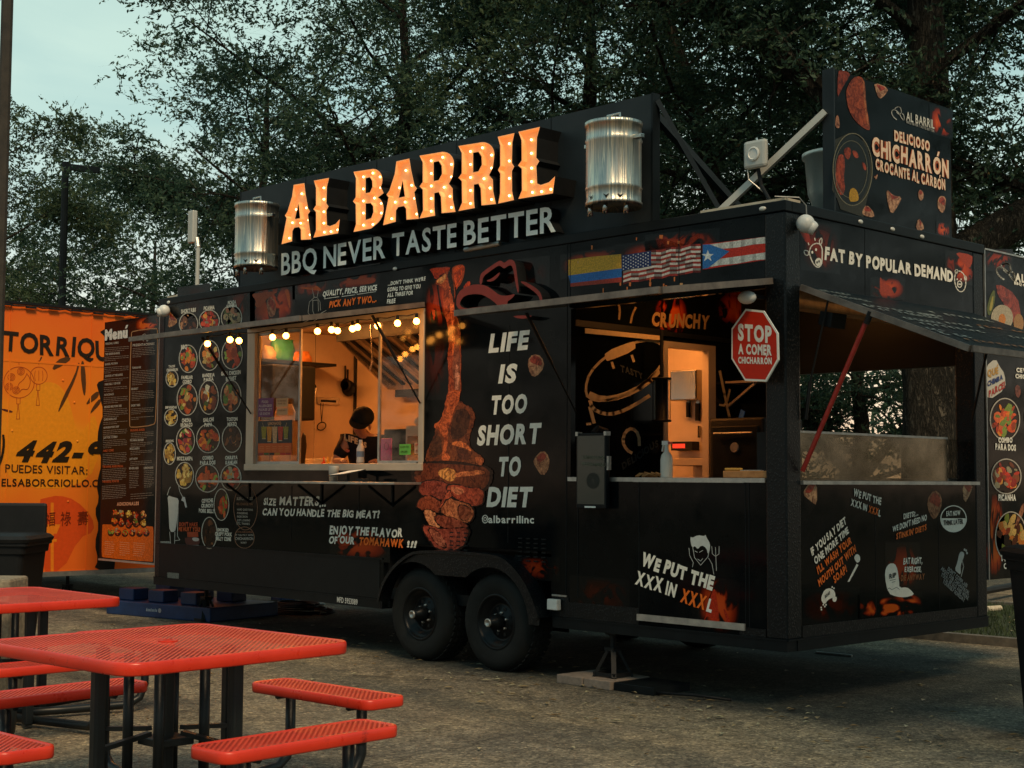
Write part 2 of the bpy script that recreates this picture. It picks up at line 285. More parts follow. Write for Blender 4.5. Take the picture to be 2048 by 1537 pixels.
M['cap'] = mat('grey green cap', (.03, .04, .04), .85, 0, .2, nodes=n_noisy((.004, .006, .006), (.010, .013, .013), 16, .2))
M['jeans'] = mat('dark jeans', (.02, .025, .04), .9, nodes=n_noisy((.015, .018, .03), (.03, .035, .05), 16, .2))
M['pink'] = mat('pink plastic', (.65, .05, .32), .4, nodes=n_noisy((.6, .04, .28), (.7, .06, .36), 4, 0))
M['screen'] = mat('dim display screen', (.028, .034, .03), .12, 0, .4, emit=(.16, .2, .15), es=.03)
M['steelwhite'] = mat('white coated steel', (.5, .5, .46), .5, .3)
M['ventmetal'] = mat('brushed vent metal', (.55, .56, .52), .4, .6, .5, nodes=n_noisy((.42, .44, .40), (.62, .62, .56), 3, .05))
M['clearplastic'] = mat('translucent plastic', (.6, .6, .55), .25, 0, .5)
M['kitchenlamp'] = mat('lit ceiling lamp', (1, .8, .5), .5, emit=(1, .34, .07), es=95)
M['porchlamp'] = mat('lit porch lamp', (1, .8, .5), .5, emit=(1, .38, .09), es=34)

# ------------------------------------------------------------ mesh builder
def lin(c): return tuple((x/255)**2.2 for x in c)
class MB:
    def __init__(s): s.v = []; s.f = []; s.c = []; s.uv = []; s.hasuv = False
    def add(s, vs, fs, col=(1, 1, 1), uv=None):
        b = len(s.v); s.v += [tuple(v) for v in vs]
        for f in fs:
            s.f.append(tuple(b+i for i in f)); s.c.append(col)
            s.uv.append([uv[i] for i in f] if uv else [(0, 0)]*len(f))
        if uv: s.hasuv = True
        return s
    def box(s, x0, x1, y0, y1, z0, z1, col=(1, 1, 1)):
        vs = [(x, y, z) for x in (x0, x1) for y in (y0, y1) for z in (z0, z1)]
        return s.add(vs, [(0, 1, 3, 2), (4, 6, 7, 5), (0, 4, 5, 1), (2, 3, 7, 6), (0, 2, 6, 4), (1, 5, 7, 3)], col)
    def beam(s, a, b, w, h, up=(0, 0, 1), col=(1, 1, 1)):
        a, b = Vector(a), Vector(b); d = (b-a).normalized(); u = Vector(up)
        if abs(d.dot(u)) > .98: u = Vector((1, 0, 0))
        r = d.cross(u).normalized(); u = r.cross(d)
        vs = [p+r*(i*w/2)+u*(j*h/2) for p in (a, b) for i in (-1, 1) for j in (-1, 1)]
        return s.add(vs, [(0, 1, 3, 2), (4, 6, 7, 5), (0, 4, 5, 1), (2, 3, 7, 6), (0, 2, 6, 4), (1, 5, 7, 3)], col)
    def tube(s, pts, rad, n=8, caps=True, col=(1, 1, 1)):
        pts = [Vector(p) for p in pts]; rs = rad if hasattr(rad, '__len__') else [rad]*len(pts)
        vs = []; fs = []; prev = None
        for i, p in enumerate(pts):
            d = (pts[min(i+1, len(pts)-1)]-pts[max(i-1, 0)]).normalized()
            if prev is None: u = d.orthogonal().normalized()
            else: u = (prev-d*prev.dot(d)).normalized()
            prev = u; w = d.cross(u)
            vs += [p+(u*math.cos(2*math.pi*k/n)+w*math.sin(2*math.pi*k/n))*rs[i] for k in range(n)]
        for i in range(len(pts)-1):
            for k in range(n): fs.append((i*n+k, i*n+(k+1) % n, (i+1)*n+(k+1) % n, (i+1)*n+k))
        if caps: fs += [tuple(range(n))[::-1], tuple((len(pts)-1)*n+k for k in range(n))]
        return s.add(vs, fs, col)
    def lathe(s, prof, c=(0, 0, 0), n=24, axis='z', col=(1, 1, 1)):
        vs = []; fs = []; c = Vector(c)
        for r, h in prof:
            for k in range(n):
                a = 2*math.pi*k/n; x, y = r*math.cos(a), r*math.sin(a)
                vs.append(c+(Vector((x, y, h)) if axis == 'z' else Vector((x, h, y)) if axis == 'y' else Vector((h, x, y))))
        for i in range(len(prof)-1):
            for k in range(n): fs.append((i*n+k, i*n+(k+1) % n, (i+1)*n+(k+1) % n, (i+1)*n+k))
        return s.add(vs, fs, col)
    def sphere(s, c, r, n=10, m=6, sc=(1, 1, 1), col=(1, 1, 1)):
        prof = [(max(r*math.sin(math.pi*i/m), 1e-4)*1, -r*math.cos(math.pi*i/m)) for i in range(m+1)]
        b = len(s.v); s.lathe(prof, (0, 0, 0), n, 'z', col)
        for i in range(b, len(s.v)):
            v = s.v[i]; s.v[i] = (v[0]*sc[0]+c[0], v[1]*sc[1]+c[1], v[2]*sc[2]+c[2])
        return s
    def prism(s, poly, d, col=(1, 1, 1)):
        """closed polygon (3-D points in one plane) pushed along d"""
        n = len(poly); p = [Vector(q) for q in poly]; d = Vector(d)
        tri = tessellate_polygon([p])
        vs = p+[q+d for q in p]; fs = [tuple(t) for t in tri]+[tuple(n+i for i in t[::-1]) for t in tri]
        fs += [(i, (i+1) % n, n+(i+1) % n, n+i) for i in range(n)]
        return s.add(vs, fs, col)
    def poly(s, pts, col=(1, 1, 1), holes=()):
        loops = [[Vector(p) for p in pts]]+[[Vector(p) for p in h] for h in holes]
        allv = [p for l in loops for p in l]
        tri = tessellate_polygon(loops)
        return s.add(allv, [tuple(t) for t in tri], col)
    def mesh(s, name):
        me = bpy.data.meshes.new(name); me.from_pydata(s.v, [], s.f)
        ca = me.color_attributes.new('Col', 'FLOAT_COLOR', 'CORNER'); k = []
        for f, c in zip(s.f, s.c): k += (tuple(c)+(1,))*len(f)
        ca.data.foreach_set('color', k)
        if s.hasuv:
            ul = me.uv_layers.new(name='UVMap'); q = []
            for u in s.uv:
                for a in u: q += a
            ul.data.foreach_set('uv', q)
        return me
    def build(s, name, m, parent=None, smooth=False, bevel=0, origin=None, fix=True):
        if origin is not None:
            o_ = Vector(origin); s.v = [tuple(Vector(v)-o_) for v in s.v]
        me = s.mesh(name)
        if fix:
            bm = bmesh.new(); bm.from_mesh(me); bmesh.ops.recalc_face_normals(bm, faces=bm.faces); bm.to_mesh(me); bm.free()
        me.materials.append(M[m] if isinstance(m, str) else m)
        o = bpy.data.objects.new(name, me); C.objects.link(o)
        if origin is not None: o.location = origin
        if parent is not None:
            o.parent = parent; o.location = Vector(o.location)-wloc(parent)
        if smooth: me.polygons.foreach_set('use_smooth', [True]*len(me.polygons))
        if bevel:
            b = o.modifiers.new('bevel', 'BEVEL'); b.width = bevel; b.segments = 2; b.limit_method = 'ANGLE'; b.angle_limit = R(40)
        return o
def wloc(o):
    p = Vector((0, 0, 0))
    while o is not None: p += Vector(o.location); o = o.parent
    return p
def thing(name, label, cat, loc=(0, 0, 0), group=None):
    o = bpy.data.objects.new(name, None); C.objects.link(o); o.location = loc; o.empty_display_size = .2
    o['label'] = label; o['category'] = cat
    if group: o['group'] = group
    return o
def tag(o, label, cat, group=None):
    o['label'] = label; o['category'] = cat
    if group: o['group'] = group
    return o
def struct(o): o['kind'] = 'structure'; return o
def dup(o, loc=None, rotz=None, label=None, parent=None):
    c = o.copy(); C.objects.link(c); c.parent = parent
    if loc is not None: c.location = loc
    if rotz is not None: c.rotation_euler = (0, 0, rotz)
    if label: c['label'] = label
    for ch in list(o.children): dup(ch, parent=c)
    return c

# ------------------------------------------------------------ lettering
_gl = {}
ACC = {'Ó': ('O', 0), 'É': ('E', 0), 'ú': ('u', -.17)}
def glyph(ch, bold):
    k = (ch, bold)
    if k in _gl: return _gl[k]
    if ch in ACC:       # base letter with its accent stroke
        b_, dy = ACC[ch]; v0, f0, e0, w0 = glyph(b_, bold); n = len(v0); x = w0*.45; y = CAPH+.05+dy+bold
        v0 = list(v0)+[(x, y), (x+.12+bold, y), (x+.26+bold, y+.17+bold), (x+.12, y+.17+bold)]
        _gl[k] = (v0, list(f0)+[(n, n+1, n+2, n+3)], e0+[(n, n+1), (n+1, n+2), (n+2, n+3), (n+3, n)], w0); return _gl[k]
    cu = bpy.data.curves.new('glyph', 'FONT'); cu.body = ch; cu.size = 1; cu.offset = bold; cu.resolution_u = 3; cu.fill_mode = 'FRONT'
    ob = bpy.data.objects.new('glyph', cu); C.objects.link(ob)
    dg = bpy.context.evaluated_depsgraph_get(); me = bpy.data.meshes.new_from_object(ob.evaluated_get(dg))
    vs = [(v.co.x, v.co.y) for v in me.vertices]; fs = [tuple(p.vertices) for p in me.polygons]
    ed = {}
    for p in me.polygons:
        vv = list(p.vertices)
        for a, b in zip(vv, vv[1:]+vv[:1]): ed[(a, b)] = 1
    be = [(a, b) for (a, b) in ed if (b, a) not in ed]
    bpy.data.objects.remove(ob); bpy.data.meshes.remove(me); bpy.data.curves.remove(cu)
    if vs:
        x0 = min(v[0] for v in vs); x1 = max(v[0] for v in vs); vs = [(x-x0, y) for x, y in vs]; w = x1-x0
    else: w = .22
    _gl[k] = (vs, fs, be, w); return _gl[k]
CAPH = .7
CAPH = max(v[1] for v in glyph('H', 0.0)[0])
def text(mb, s, p0, p1, h, ax, v, col=(.8, .8, .78), off=(0, 0, 0), bold=.035, slant=0, jit=0, up=None, gap=.085, depth=None, side=None, warp=None):
    """one line of lettering in the plane ax = v: baseline from pixel p0 to p1, capitals h pixels high"""
    O = at(*p0, ax, v); X = at(*p1, ax, v)-O; u = up or (0, -1)
    Y = at(p0[0]+u[0]*h, p0[1]+u[1]*h, ax, v)-O
    if up is None: Y = Vector((0, 0, Y.z))
    off = Vector(off); x = 0; lay = []
    for ch in s:
        if ch == ' ': x += .30; continue
        g = glyph(ch, bold); lay.append((g, x)); x += g[3]+gap
    W_ = x-gap; r = random.Random(hash(s) % 1000 if False else sum(map(ord, s)))
    for g, gx in lay:
        jy = r.uniform(-jit, jit)*.12; jr = r.uniform(-jit, jit)*.12; js = 1+r.uniform(-jit, jit)*.1
        P = []
        for (a, b) in g[0]:
            b2 = (b+bold)/(CAPH+2*bold)*js; a2 = a+slant*b2+jr*b2; P.append(O+X*((gx+a2)/W_)+Y*(b2+jy)+off)
        mb.add(P, g[1], col)
        if depth is not None:
            d = Vector(depth); n = len(P); side.add(P+[q+d for q in P], [(a, b, n+b, n+a) for a, b in g[2]], (.02, .02, .02))

def ell(cx, cy, rx, ry, ax, v, off, n=28, a0=0, a1=360):
    return [at(cx+rx*math.cos(R(a0+(a1-a0)*k/n)), cy+ry*math.sin(R(a0+(a1-a0)*k/n)), ax, v)+Vector(off) for k in range(n)]
def ring(mb, cx, cy, rx, ry, w, ax, v, off, col, n=36, a0=0, a1=360):
    m = n if a1-a0 >= 360 else n
    o = [at(cx+rx*math.cos(R(a0+(a1-a0)*k/n)), cy+ry*math.sin(R(a0+(a1-a0)*k/n)), ax, v)+Vector(off) for k in range(n+1)]
    i = [at(cx+(rx-w)*math.cos(R(a0+(a1-a0)*k/n)), cy+(ry-w)*math.sin(R(a0+(a1-a0)*k/n)), ax, v)+Vector(off) for k in range(n+1)]
    mb.add(o+i, [(k, k+1, n+2+k, n+1+k) for k in range(n)], col)
def stroke(mb, pts, w, ax, v, off, col):
    """a drawn line of w pixels through pixel points"""
    for (x0, y0), (x1, y1) in zip(pts, pts[1:]):
        L = math.hypot(x1-x0, y1-y0) or 1; nx, ny = -(y1-y0)/L*w/2, (x1-x0)/L*w/2; ex, ey = (x1-x0)/L*w*.3, (y1-y0)/L*w*.3
        q = [(x0-ex+nx, y0-ey+ny), (x1+ex+nx, y1+ey+ny), (x1+ex-nx, y1+ey-ny), (x0-ex-nx, y0-ey-ny)]
        mb.add([at(*p, ax, v)+Vector(off) for p in q], [(0, 1, 2, 3)], col)
def ppoly(mb, pts, ax, v, off, col, holes=()):
    mb.poly([at(*p, ax, v)+Vector(off) for p in pts], col, [[at(*p, ax, v)+Vector(off) for p in h] for h in holes])
def smooth(pts, k=2, closed=True):
    for _ in range(k):
        q = []
        n = len(pts)
        for i in range(n if closed else n-1):
            a, b = pts[i], pts[(i+1) % n]
            q += [(a[0]*.75+b[0]*.25, a[1]*.75+b[1]*.25), (a[0]*.25+b[0]*.75, a[1]*.25+b[1]*.75)]
        pts = q
    return pts
def flame(mb, x0, y0, x1, y1, ax, v, off, strength=1.0, skew=0):
    """a patch of printed fire over the pixel box, top edge may run askew with the panel"""
    q = [(x0, y0), (x1, y0+skew), (x1, y1+skew), (x0, y1)]
    mb.add([at(*p, ax, v)+Vector(off) for p in q], [(0, 1, 2, 3)], (rnd.random(), strength, 0), uv=[(0, 1), (1, 1), (1, 0), (0, 0)])
SPLIT = {'fire_print', 'fire_tongue', 'edge_strip', 'edge_trim', 'hatch_edge', 'roof_board', 'hinge', 'kitchen_wall', 'ceiling_lamp', 'work_counter'}
FO = lambda k: (0, -.0004*k-.0004, 0)      # offsets off the front face and off the end face
EO = lambda k: (.0004*k+.0004, 0, 0)
WH = (.88, .84, .74); OR = (.92, .17, .015); GOLD = (.55, .33, .14)
# ============================================================ GROUND
g = MB(); n = 60
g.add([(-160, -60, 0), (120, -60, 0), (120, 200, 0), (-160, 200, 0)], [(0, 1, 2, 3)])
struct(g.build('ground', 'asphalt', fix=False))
# grass island behind the trailer with its kerb
rg = random.Random(3)
gx = [(-26, 4.95), (-3, 4.62), (-1.5, 4.68), (1, 4.75), (14, 5.2), (22, 8), (14, 9.4), (-1.6, 8.5), (-6, 8.1), (-26, 9.5)]
gx2 = [(-26, 4.2+.75), (-12, 4.9)]+gx[1:]
s_ = MB(); s_.poly([(x, y, .05) for x, y in gx2], (1, 1, 1)); struct(s_.build('grass_ground', 'soil', fix=False))
k_ = MB()
kp = gx2+[gx2[0]]
for (ax_, ay_), (bx_, by_) in zip(kp, kp[1:]): k_.beam((ax_, ay_, .035), (bx_, by_, .035), .11, .09)
struct(k_.build('kerb', 'kerb'))
gb = MB(); vs = []; fs = []
for i in range(26000):
    x = rg.uniform(-8, 6); y = rg.uniform(4.75, 8.2); h = rg.uniform(.03, .09); a = rg.uniform(0, 6.28); w = .006
    dx, dy = math.cos(a)*w, math.sin(a)*w; lx, ly = rg.uniform(-.03, .03), rg.uniform(-.03, .03); b = len(vs)
    vs += [(x-dx, y-dy, .05), (x+dx, y+dy, .05), (x+lx, y+ly, .05+h)]; fs.append((b, b+1, b+2))
gb.add(vs, fs); o = gb.build('grass', 'grass', fix=False); o['kind'] = 'stuff'; o['label'] = 'short dark grass on the island behind the trailer'
lf = MB()
for i in range(900):
    x = rg.uniform(-8, 7); y = rg.uniform(4.8, 8.3) if i < 260 else (rg.uniform(-5, 4.6) if i < 600 else rg.gauss(-.3, .5)); z = .10 if i < 260 else .012
    a = rg.uniform(0, 6.28); l = rg.uniform(.02, .045); c_, s2 = math.cos(a)*l, math.sin(a)*l
    lf.add([(x-c_, y-s2, z), (x+s2*.4, y-c_*.4, z+.008), (x+c_, y+s2, z), (x-s2*.4, y+c_*.4, z+.006)], [(0, 1, 2, 3)], rg.choice([(.28, .22, .12), (.2, .14, .07), (.35, .33, .22)]))
o = lf.build('fallen_leaves', 'flat', fix=False); o['kind'] = 'stuff'; o['label'] = 'dry leaves scattered on grass and asphalt'

# ============================================================ FOOD TRAILER
L_, W_, ZT, ZB, ZR = 7.89, 2.60, 3.346, .386, .461
T = thing('food_trailer', 'long black food trailer with fire and meat wrap, its serving hatches propped open', 'food trailer', (-3.9, 1.3, 0))
def part(mb, name, m, parent=None, **k): return mb.build(name, m, parent if parent is not None else T, **k)
H1, H2 = 1.615, 2.885                     # serving window sill and head
K1, K2 = 1.50, 2.775                      # porch opening sill and head
part(MB().box(-L_, -6.25, 0, .05, ZR, ZT-.07), 'side_panel', 'wrap')
part(MB().box(-6.25, -3.64, 0, .05, H2, ZT-.07), 'side_panel', 'wrap')
part(MB().box(-6.25, -4.15, 0, .05, ZR, H1), 'side_panel', 'wrap')
part(MB().box(-4.15, -3.64, 0, .05, .95, H1), 'side_panel', 'wrap')
part(MB().box(-3.64, -2.15, 0, .05, .95, ZT-.07), 'side_panel', 'wrap')
part(MB().box(-2.15, -1.95, 0, .05, ZR, ZT-.07), 'side_panel', 'wrap')
part(MB().box(-1.95, -.16, 0, .05, K2, ZT-.07), 'side_panel', 'wrap')
part(MB().box(-1.95, -.16, 0, .05, ZR, K1-.004), 'side_panel', 'wrap')
part(MB().box(-.05, 0, .16, W_-.15, ZR, 1.47), 'end_panel', 'wrap')
part(MB().box(-.05, 0, .16, W_-.15, 2.785, ZT-.07), 'end_panel', 'wrap')
for (x0, x1, y0, y1) in ((-.16, .006, -.006, .16), (-.16, .006, W_-.15, W_+.006), (-L_-.006, -L_+.10, -.006, .09), (-L_-.006, -L_+.1, W_-.1, W_+.006)):
    part(MB().box(x0, x1, y0, y1, ZR, ZT-.07), 'corner_post', 'plate', bevel=.012)
part(MB().box(-L_-.015, .016, -.016, .06, ZT-.072, ZT), 'roof_rim', 'trim', bevel=.006)
part(MB().box(-.06, .016, .06, W_+.016, ZT-.072, ZT), 'roof_rim', 'trim', bevel=.006)
part(MB().box(-L_, -.06, .06, W_, ZT-.05, ZT-.012), 'roof', 'trim')
part(MB().box(-L_-.004, -4.15, -.012, .1, ZB, ZR-.002).box(-L_-.004, -4.15, -.016, 0, ZR-.006, ZR+.006), 'chassis_rail', 'trim')
part(MB().box(-2.12, .008, -.012, .1, ZB, ZR-.002).box(-2.12, .008, -.017, 0, ZR-.006, ZR+.006), 'chassis_rail', 'trim')
part(MB().box(-.1, .014, .1, W_, ZB, ZR-.002).box(0, .019, -.01, W_, ZR-.006, ZR+.006), 'chassis_rail', 'trim')
part(MB().box(-L_, -4.15, W_-.1, W_, ZB, ZR), 'chassis_rail', 'trim'); part(MB().box(-2.12, -.1, W_-.1, W_, ZB, ZR), 'chassis_rail', 'trim'); part(MB().box(-L_, -4.15, .2, .3, ZB, ZR), 'chassis_rail', 'trim')
part(MB().box(-L_+.03, -.04, .05, W_-.05, .47, .56), 'floor', 'trim')
part(MB().box(-L_, -.16, W_-.05, W_, ZR, 1.5).box(-L_, -1.72, W_-.05, W_, 1.5, ZT-.07).box(-1.72, -.16, W_-.05, W_, 2.62, ZT-.07), 'rear_panel', 'trim')
part(MB().box(-L_, -L_+.04, .09, W_-.1, ZR, ZT-.07), 'end_panel', 'wrap')
# lower skirts of tread plate, a hair proud of the wrap
part(MB().box(-2.13, -1.96, -.005, 0, ZR+.008, .62).box(-1.96, -1.27, -.006, 0, ZR+.008, .585), 'skirt', 'plate')
part(MB().box(-.16, -1.27+.9, -.0, .001, .48, .5).box(-.38, -.165, -.005, 0, ZR+.008, .52), 'skirt', 'plate')
part(MB().box(0, .005, .165, W_-.155, ZR+.008, .545), 'skirt', 'plate')
sk = MB(); sk.box(-L_+.02, -4.2, -.004, 0, ZR+.010, .80); part(sk, 'skirt', 'trim')
part(MB().box(-L_+.02, -4.16, -.012, 0, .80, .815), 'trim_strip', 'trim')
part(MB().box(-2.13, -1.98, -.011, 0, .62, .632), 'trim_strip', 'alu')
# wheel box, fender, wheels
part(MB().box(-4.15, -2.15, .35, .40, .40, .95).box(-4.15, -2.15, .05, .35, .93, .95).box(-4.15, -4.12, .05, .4, .4, .93).box(-2.18, -2.15, .05, .4, .4, .93), 'wheel_box', 'blackmatte')
fp = [(-4.10, .40), (-4.06, .56), (-3.93, .735), (-3.72, .865), (-3.55, .915), (-2.68, .92), (-2.50, .875), (-2.32, .735), (-2.2, .56), (-2.14, .40)]
fp = smooth(fp, 2, False); fe = MB()
for (a, b), (c, d) in zip(fp, fp[1:]):
    fe.add([(a, -.12, b), (c, -.12, d), (c, .02, d), (a, .02, b)], [(0, 1, 2, 3)])
    fe.add([(a, -.12, b), (c, -.12, d), (c+(-3.13-c)*.022, -.12, d-.022), (a+(-3.13-a)*.022, -.12, b-.022)], [(0, 1, 2, 3)])
o = part(fe, 'fender', 'plate', smooth=False, fix=False)
sd = o.modifiers.new('thick', 'SOLIDIFY'); sd.thickness = .006
# the apron of the fender with its two arches
def arch(cx, r, a0, a1, n=14): return [(cx+r*math.cos(R(a0+(a1-a0)*k/n)), .37+r*math.sin(R(a0+(a1-a0)*k/n))) for k in range(n+1)]
out = [(x, z) for x, z in fp]
inn = [(-2.17, .40)]+arch(-2.72, .44, 4, 128)+arch(-3.63, .44, 52, 176)+[(-4.07, .40)]
# keep the apron between and above the tyres
ap = MB(); pts = [(x, -.105, z-.008) for x, z in out]+[(x, -.105, z) for x, z in inn]
ap.prism(pts, (0, .006, 0)); part(ap, 'fender_apron', 'plate')
# louvres cut in the wrap above the fender
lm = None
for gx0, gz0, nx, nz in ((at(1042, 1066, 'y', 0).x, 1.04, 4, 6), (at(905, 1056, 'y', 0).x, 1.06, 3, 6)):
    for i in range(nx):
        for j in range(nz):
            if lm is None:
                o = MB().box(-.022, .022, -.010, 0, -.006, .004).build('louvre', 'trim', T); lm = o
            else: o = lm.copy(); C.objects.link(o)
            o.location = Vector((gx0+i*.085, -.0005, gz0-j*.034))-wloc(T)
def wheel(x):
    w = MB(); prof = [(.215, .0), (.245, -.012), (.30, -.022), (.345, -.012), (.368, .01), (.380, .045), (.382, .12), (.382, .2), (.37, .235), (.33, .25), (.21, .24)]
    w.lathe(prof, (x, -.03, .382), 40, 'y'); ty = part(w, 'wheel', 'tyre', smooth=True)
    tr = MB()
    for k in range(44):
        a = 2*math.pi*k/44
        for yy in (.02, .075, .13, .18):
            p = Vector((x+.386*math.cos(a), yy, .382+.386*math.sin(a))); q = Vector((x+.386*math.cos(a+.09), yy+.012, .382+.386*math.sin(a+.09)))
            tr.beam(p, q, .034, .010, up=(math.cos(a), 0, math.sin(a)))
    part(tr, 'tread', 'tyre', ty)
    r = MB(); r.lathe([(.218, -.002), (.205, -.010), (.196, .004), (.188, .02), (.176, .022), (.168, .04), (.158, .044), (.150, .062), (.135, .07), (.128, .064), (.075, .055), (.07, .05), (.0001, .05)], (x, -.03, .382), 40, 'y')
    part(r, 'rim', 'rim', ty, smooth=True)
    for k in range(8):
        a = 2*math.pi*(k+.5)/8; part(MB().lathe([(.0001, 0), (.016, .001)], (x+.105*math.cos(a), .026, .382+.105*math.sin(a)), 10, 'y'), 'wheel_hole', 'blackmatte', ty)
    hb = MB(); hb.lathe([(.062, .03), (.058, -.03), (.04, -.045), (.034, -.08), (.0001, -.082)], (x, -.03, .382), 20, 'y'); part(hb, 'hub', 'rim', ty, smooth=True)
    hc = MB(); hc.lathe([(.033, -.08), (.033, -.092), (.022, -.094), (.020, -.085), (.0001, -.084)], (x, -.03, .382), 18, 'y'); part(hc, 'hub_cap', 'alu', ty, smooth=True)
    for k in range(6):
        a = 2*math.pi*k/6+.3; part(MB().lathe([(.011, .02), (.011, -.004), (.006, -.010), (.0001, -.011)], (x+.072*math.cos(a), .012, .382+.072*math.sin(a)), 8, 'y'), 'lug_nut', 'alu', ty, smooth=True)
    return ty
wheel(-2.72); wheel(-3.63)
part(MB().tube([(-3.63, .1, .38), (-3.63, 2.4, .38)], .05).tube([(-2.72, .1, .38), (-2.72, 2.4, .38)], .05), 'axle', 'blackmatte')
for xx in (-2.72, -3.63):
    part(MB().lathe([(.05, .0), (.3, -.01), (.36, .01), (.38, .06), (.38, .2), (.33, .24), (.05, .24)], (xx, 2.36, .382), 28, 'y'), 'wheel', 'tyre', smooth=True)
part(MB().box(-2.135, -2.03, -.06, -.013, .52, .60), 'outlet_box', 'white', bevel=.006)
# marker lamps on the rim
for px, py, ax, v in ((1525, 418, 'y', -.016), (790, 538, 'y', -.016), (337, 605, 'y', -.016), (1721, 444, 'x', .016), (1785, 459, 'x', .016), (1844, 474, 'x', .016)):
    p = at(px, py, ax, v); m_ = MB().sphere(p, .02, 10, 6, (1.5, .6, .8) if ax == 'y' else (.6, 1.5, .8)); o = part(m_, 'marker_lamp', 'clearplastic', smooth=True)
# ledges
part(MB().box(-6.62, -3.66, -.30, -.002, 1.442, 1.462), 'serving_shelf', 'alu', bevel=.003)
for xx in (-6.2, -5.05, -4.05):
    part(MB().box(xx, xx+.02, -.012, -.0, 1.25, 1.44).beam((xx+.01, -.26, 1.43), (xx+.01, -.01, 1.27), .015, .02), 'shelf_bracket', 'trim')
part(MB().box(-1.97, -1.32, -.012, .10, K1-.018, K1+.012), 'counter_edge', 'alu')
part(MB().box(-1.32, -.34, -.013, .10, K1-.02, K1+.012), 'counter_edge', 'alu')
part(MB().box(-.34, -.165, -.012, .10, K1-.018, K1+.012), 'counter_edge', 'alu')
part(MB().box(-.12, .03, .15, 2.47, 1.472, 1.497), 'counter_edge', 'alu')
part(MB().box(-1.95, -.17, .10, .55, K1-.03, K1+.008), 'counter', 'warmsteel')
part(MB().box(-1.28, -.33, -.016, -.0, .50, .545), 'kick_plate', 'alu')
# vertical seams of the side
for x, z0, z1 in ((-1.99, .47, 3.27), (-1.87, .62, 1.48), (-1.27, .545, 1.48), (-.33, .47, 1.48), (-.30, .5, 1.48), (-2.62, 1.0, 2.7), (-1.96, 2.8, 3.27), (-.9, 2.8, 3.27), (-6.9, .9, 3.2), (-5.5, .9, 1.42), (-4.5, .9, 1.42)):
    part(MB().box(x-.003, x+.003, -.003, 0, z0, z1), 'panel_seam', 'trim')
for y, z0, z1 in ((1.05, .56, 1.4), (1.9, .56, 1.4), (.95, 2.8, 3.27)):
    part(MB().box(0, .002, y-.002, y+.002, z0, z1), 'panel_seam', 'trim')
# ---- serving window frame and panes
fr = [(-6.25, -6.12, H1, H2), (-3.70, -3.64, H1, H2)]
for a, b, c, d in fr: part(MB().box(a, b, -.014, .06, c, d), 'window_frame', 'warmsteel', bevel=.004)
part(MB().box(-6.25, -3.64, -.030, .10, H1-.055, H1+.005), 'window_sill', 'warmsteel', bevel=.004)
part(MB().box(-6.25, -3.64, -.016, .06, H2-.015, H2+.03), 'window_frame', 'warmsteel')
for x0, x1, y in ((-6.12, at(600, 800, 'y', .02).x, .02), (at(756, 800, 'y', .02).x, -3.70, .02)):
    f = MB(); f.box(x0, x0+.022, y, y+.02, H1+.006, H2-.016).box(x1-.022, x1, y, y+.02, H1+.006, H2-.016).box(x0+.022, x1-.022, y, y+.02, H1+.006, H1+.03).box(x0+.022, x1-.022, y, y+.02, H2-.04, H2-.016)
    fo = part(f, 'sliding_window', 'alu')
    part(MB().box(x0+.022, x1-.022, y+.008, y+.012, H1+.03, H2-.04), 'pane', 'glass', fo)
# ---- hatch of the serving window
def hatch(x0, x1, zh, d, zo, name='hatch'):
    a = [Vector((x0, -.02, zh)), Vector((x1, -.02, zh)), Vector((x1, -d, zo)), Vector((x0, -d, zo))]
    h = MB(); h.prism(a, (0, 0, .03)); o = part(h, name, 'wrap')
    e = MB(); e.beam(a[3]+Vector((0, -.012, .015)), a[2]+Vector((0, -.012, .015)), .022, .042).beam(a[0]+Vector((-.008, 0, .015)), a[3]+Vector((-.008, 0, .015)), .02, .042).beam(a[1]+Vector((.008, 0, .015)), a[2]+Vector((.008, 0, .015)), .02, .042)
    part(e, 'hatch_edge', 'darkalu', o)
    return o
h1 = hatch(-6.25, -3.64, 2.93, 1.26, 2.715); h2 = hatch(-1.97, -.10, 2.80, 1.14, 2.635)
for a, b in (((-6.2, -.55, 2.80), (-6.16, -.02, 2.10)), ((-3.72, -.5, 2.82), (-3.67, -.02, 2.12)), ((-1.92, -.5, 2.70), (-1.90, -.0, 2.0))):
    A, B = Vector(a), Vector(b); m_ = A.lerp(B, .5)
    o = part(MB().tube([A, m_], .013, 8), 'gas_strut', 'blackmatte'); part(MB().tube([m_, B], .007, 8), 'strut_rod', 'trim', o)
# ---- end hatch: hangs out low, printed top towards the street
eh = MB(); ea = [Vector((.02, .16, 2.765)), Vector((.02, 2.44, 2.765)), Vector((1.235, 2.44, 2.29)), Vector((1.235, .16, 2.285))]
eh.prism(ea, (0, 0, .028)); eho = part(eh, 'end_hatch', 'trim')
part(MB().beam(ea[0]+Vector((0, -.01, .014)), ea[3]+Vector((0, -.01, .014)), .02, .04).beam(ea[3]+Vector((.01, 0, .014)), ea[2]+Vector((.01, 0, .014)), .02, .04), 'hatch_edge', 'darkalu', eho)
part(MB().tube([(.535, .155, 2.555), (.03, .14, 1.56)], .016, 10), 'hatch_prop', 'redpole')
part(MB().tube([(.55, .155, 2.575), (.515, .154, 2.50)], .021, 10), 'prop_grip', 'blackmatte')
part(MB().tube([(.20, .2, 2.69), (.06, .19, 2.15)], .007, 8).tube([(.06, .19, 2.15), (.03, .18, 1.9)], .013, 8), 'gas_strut', 'blackmatte')
part(MB().tube([(.20, 2.38, 2.69), (.03, 2.36, 1.95)], .010, 8), 'gas_strut', 'blackmatte')
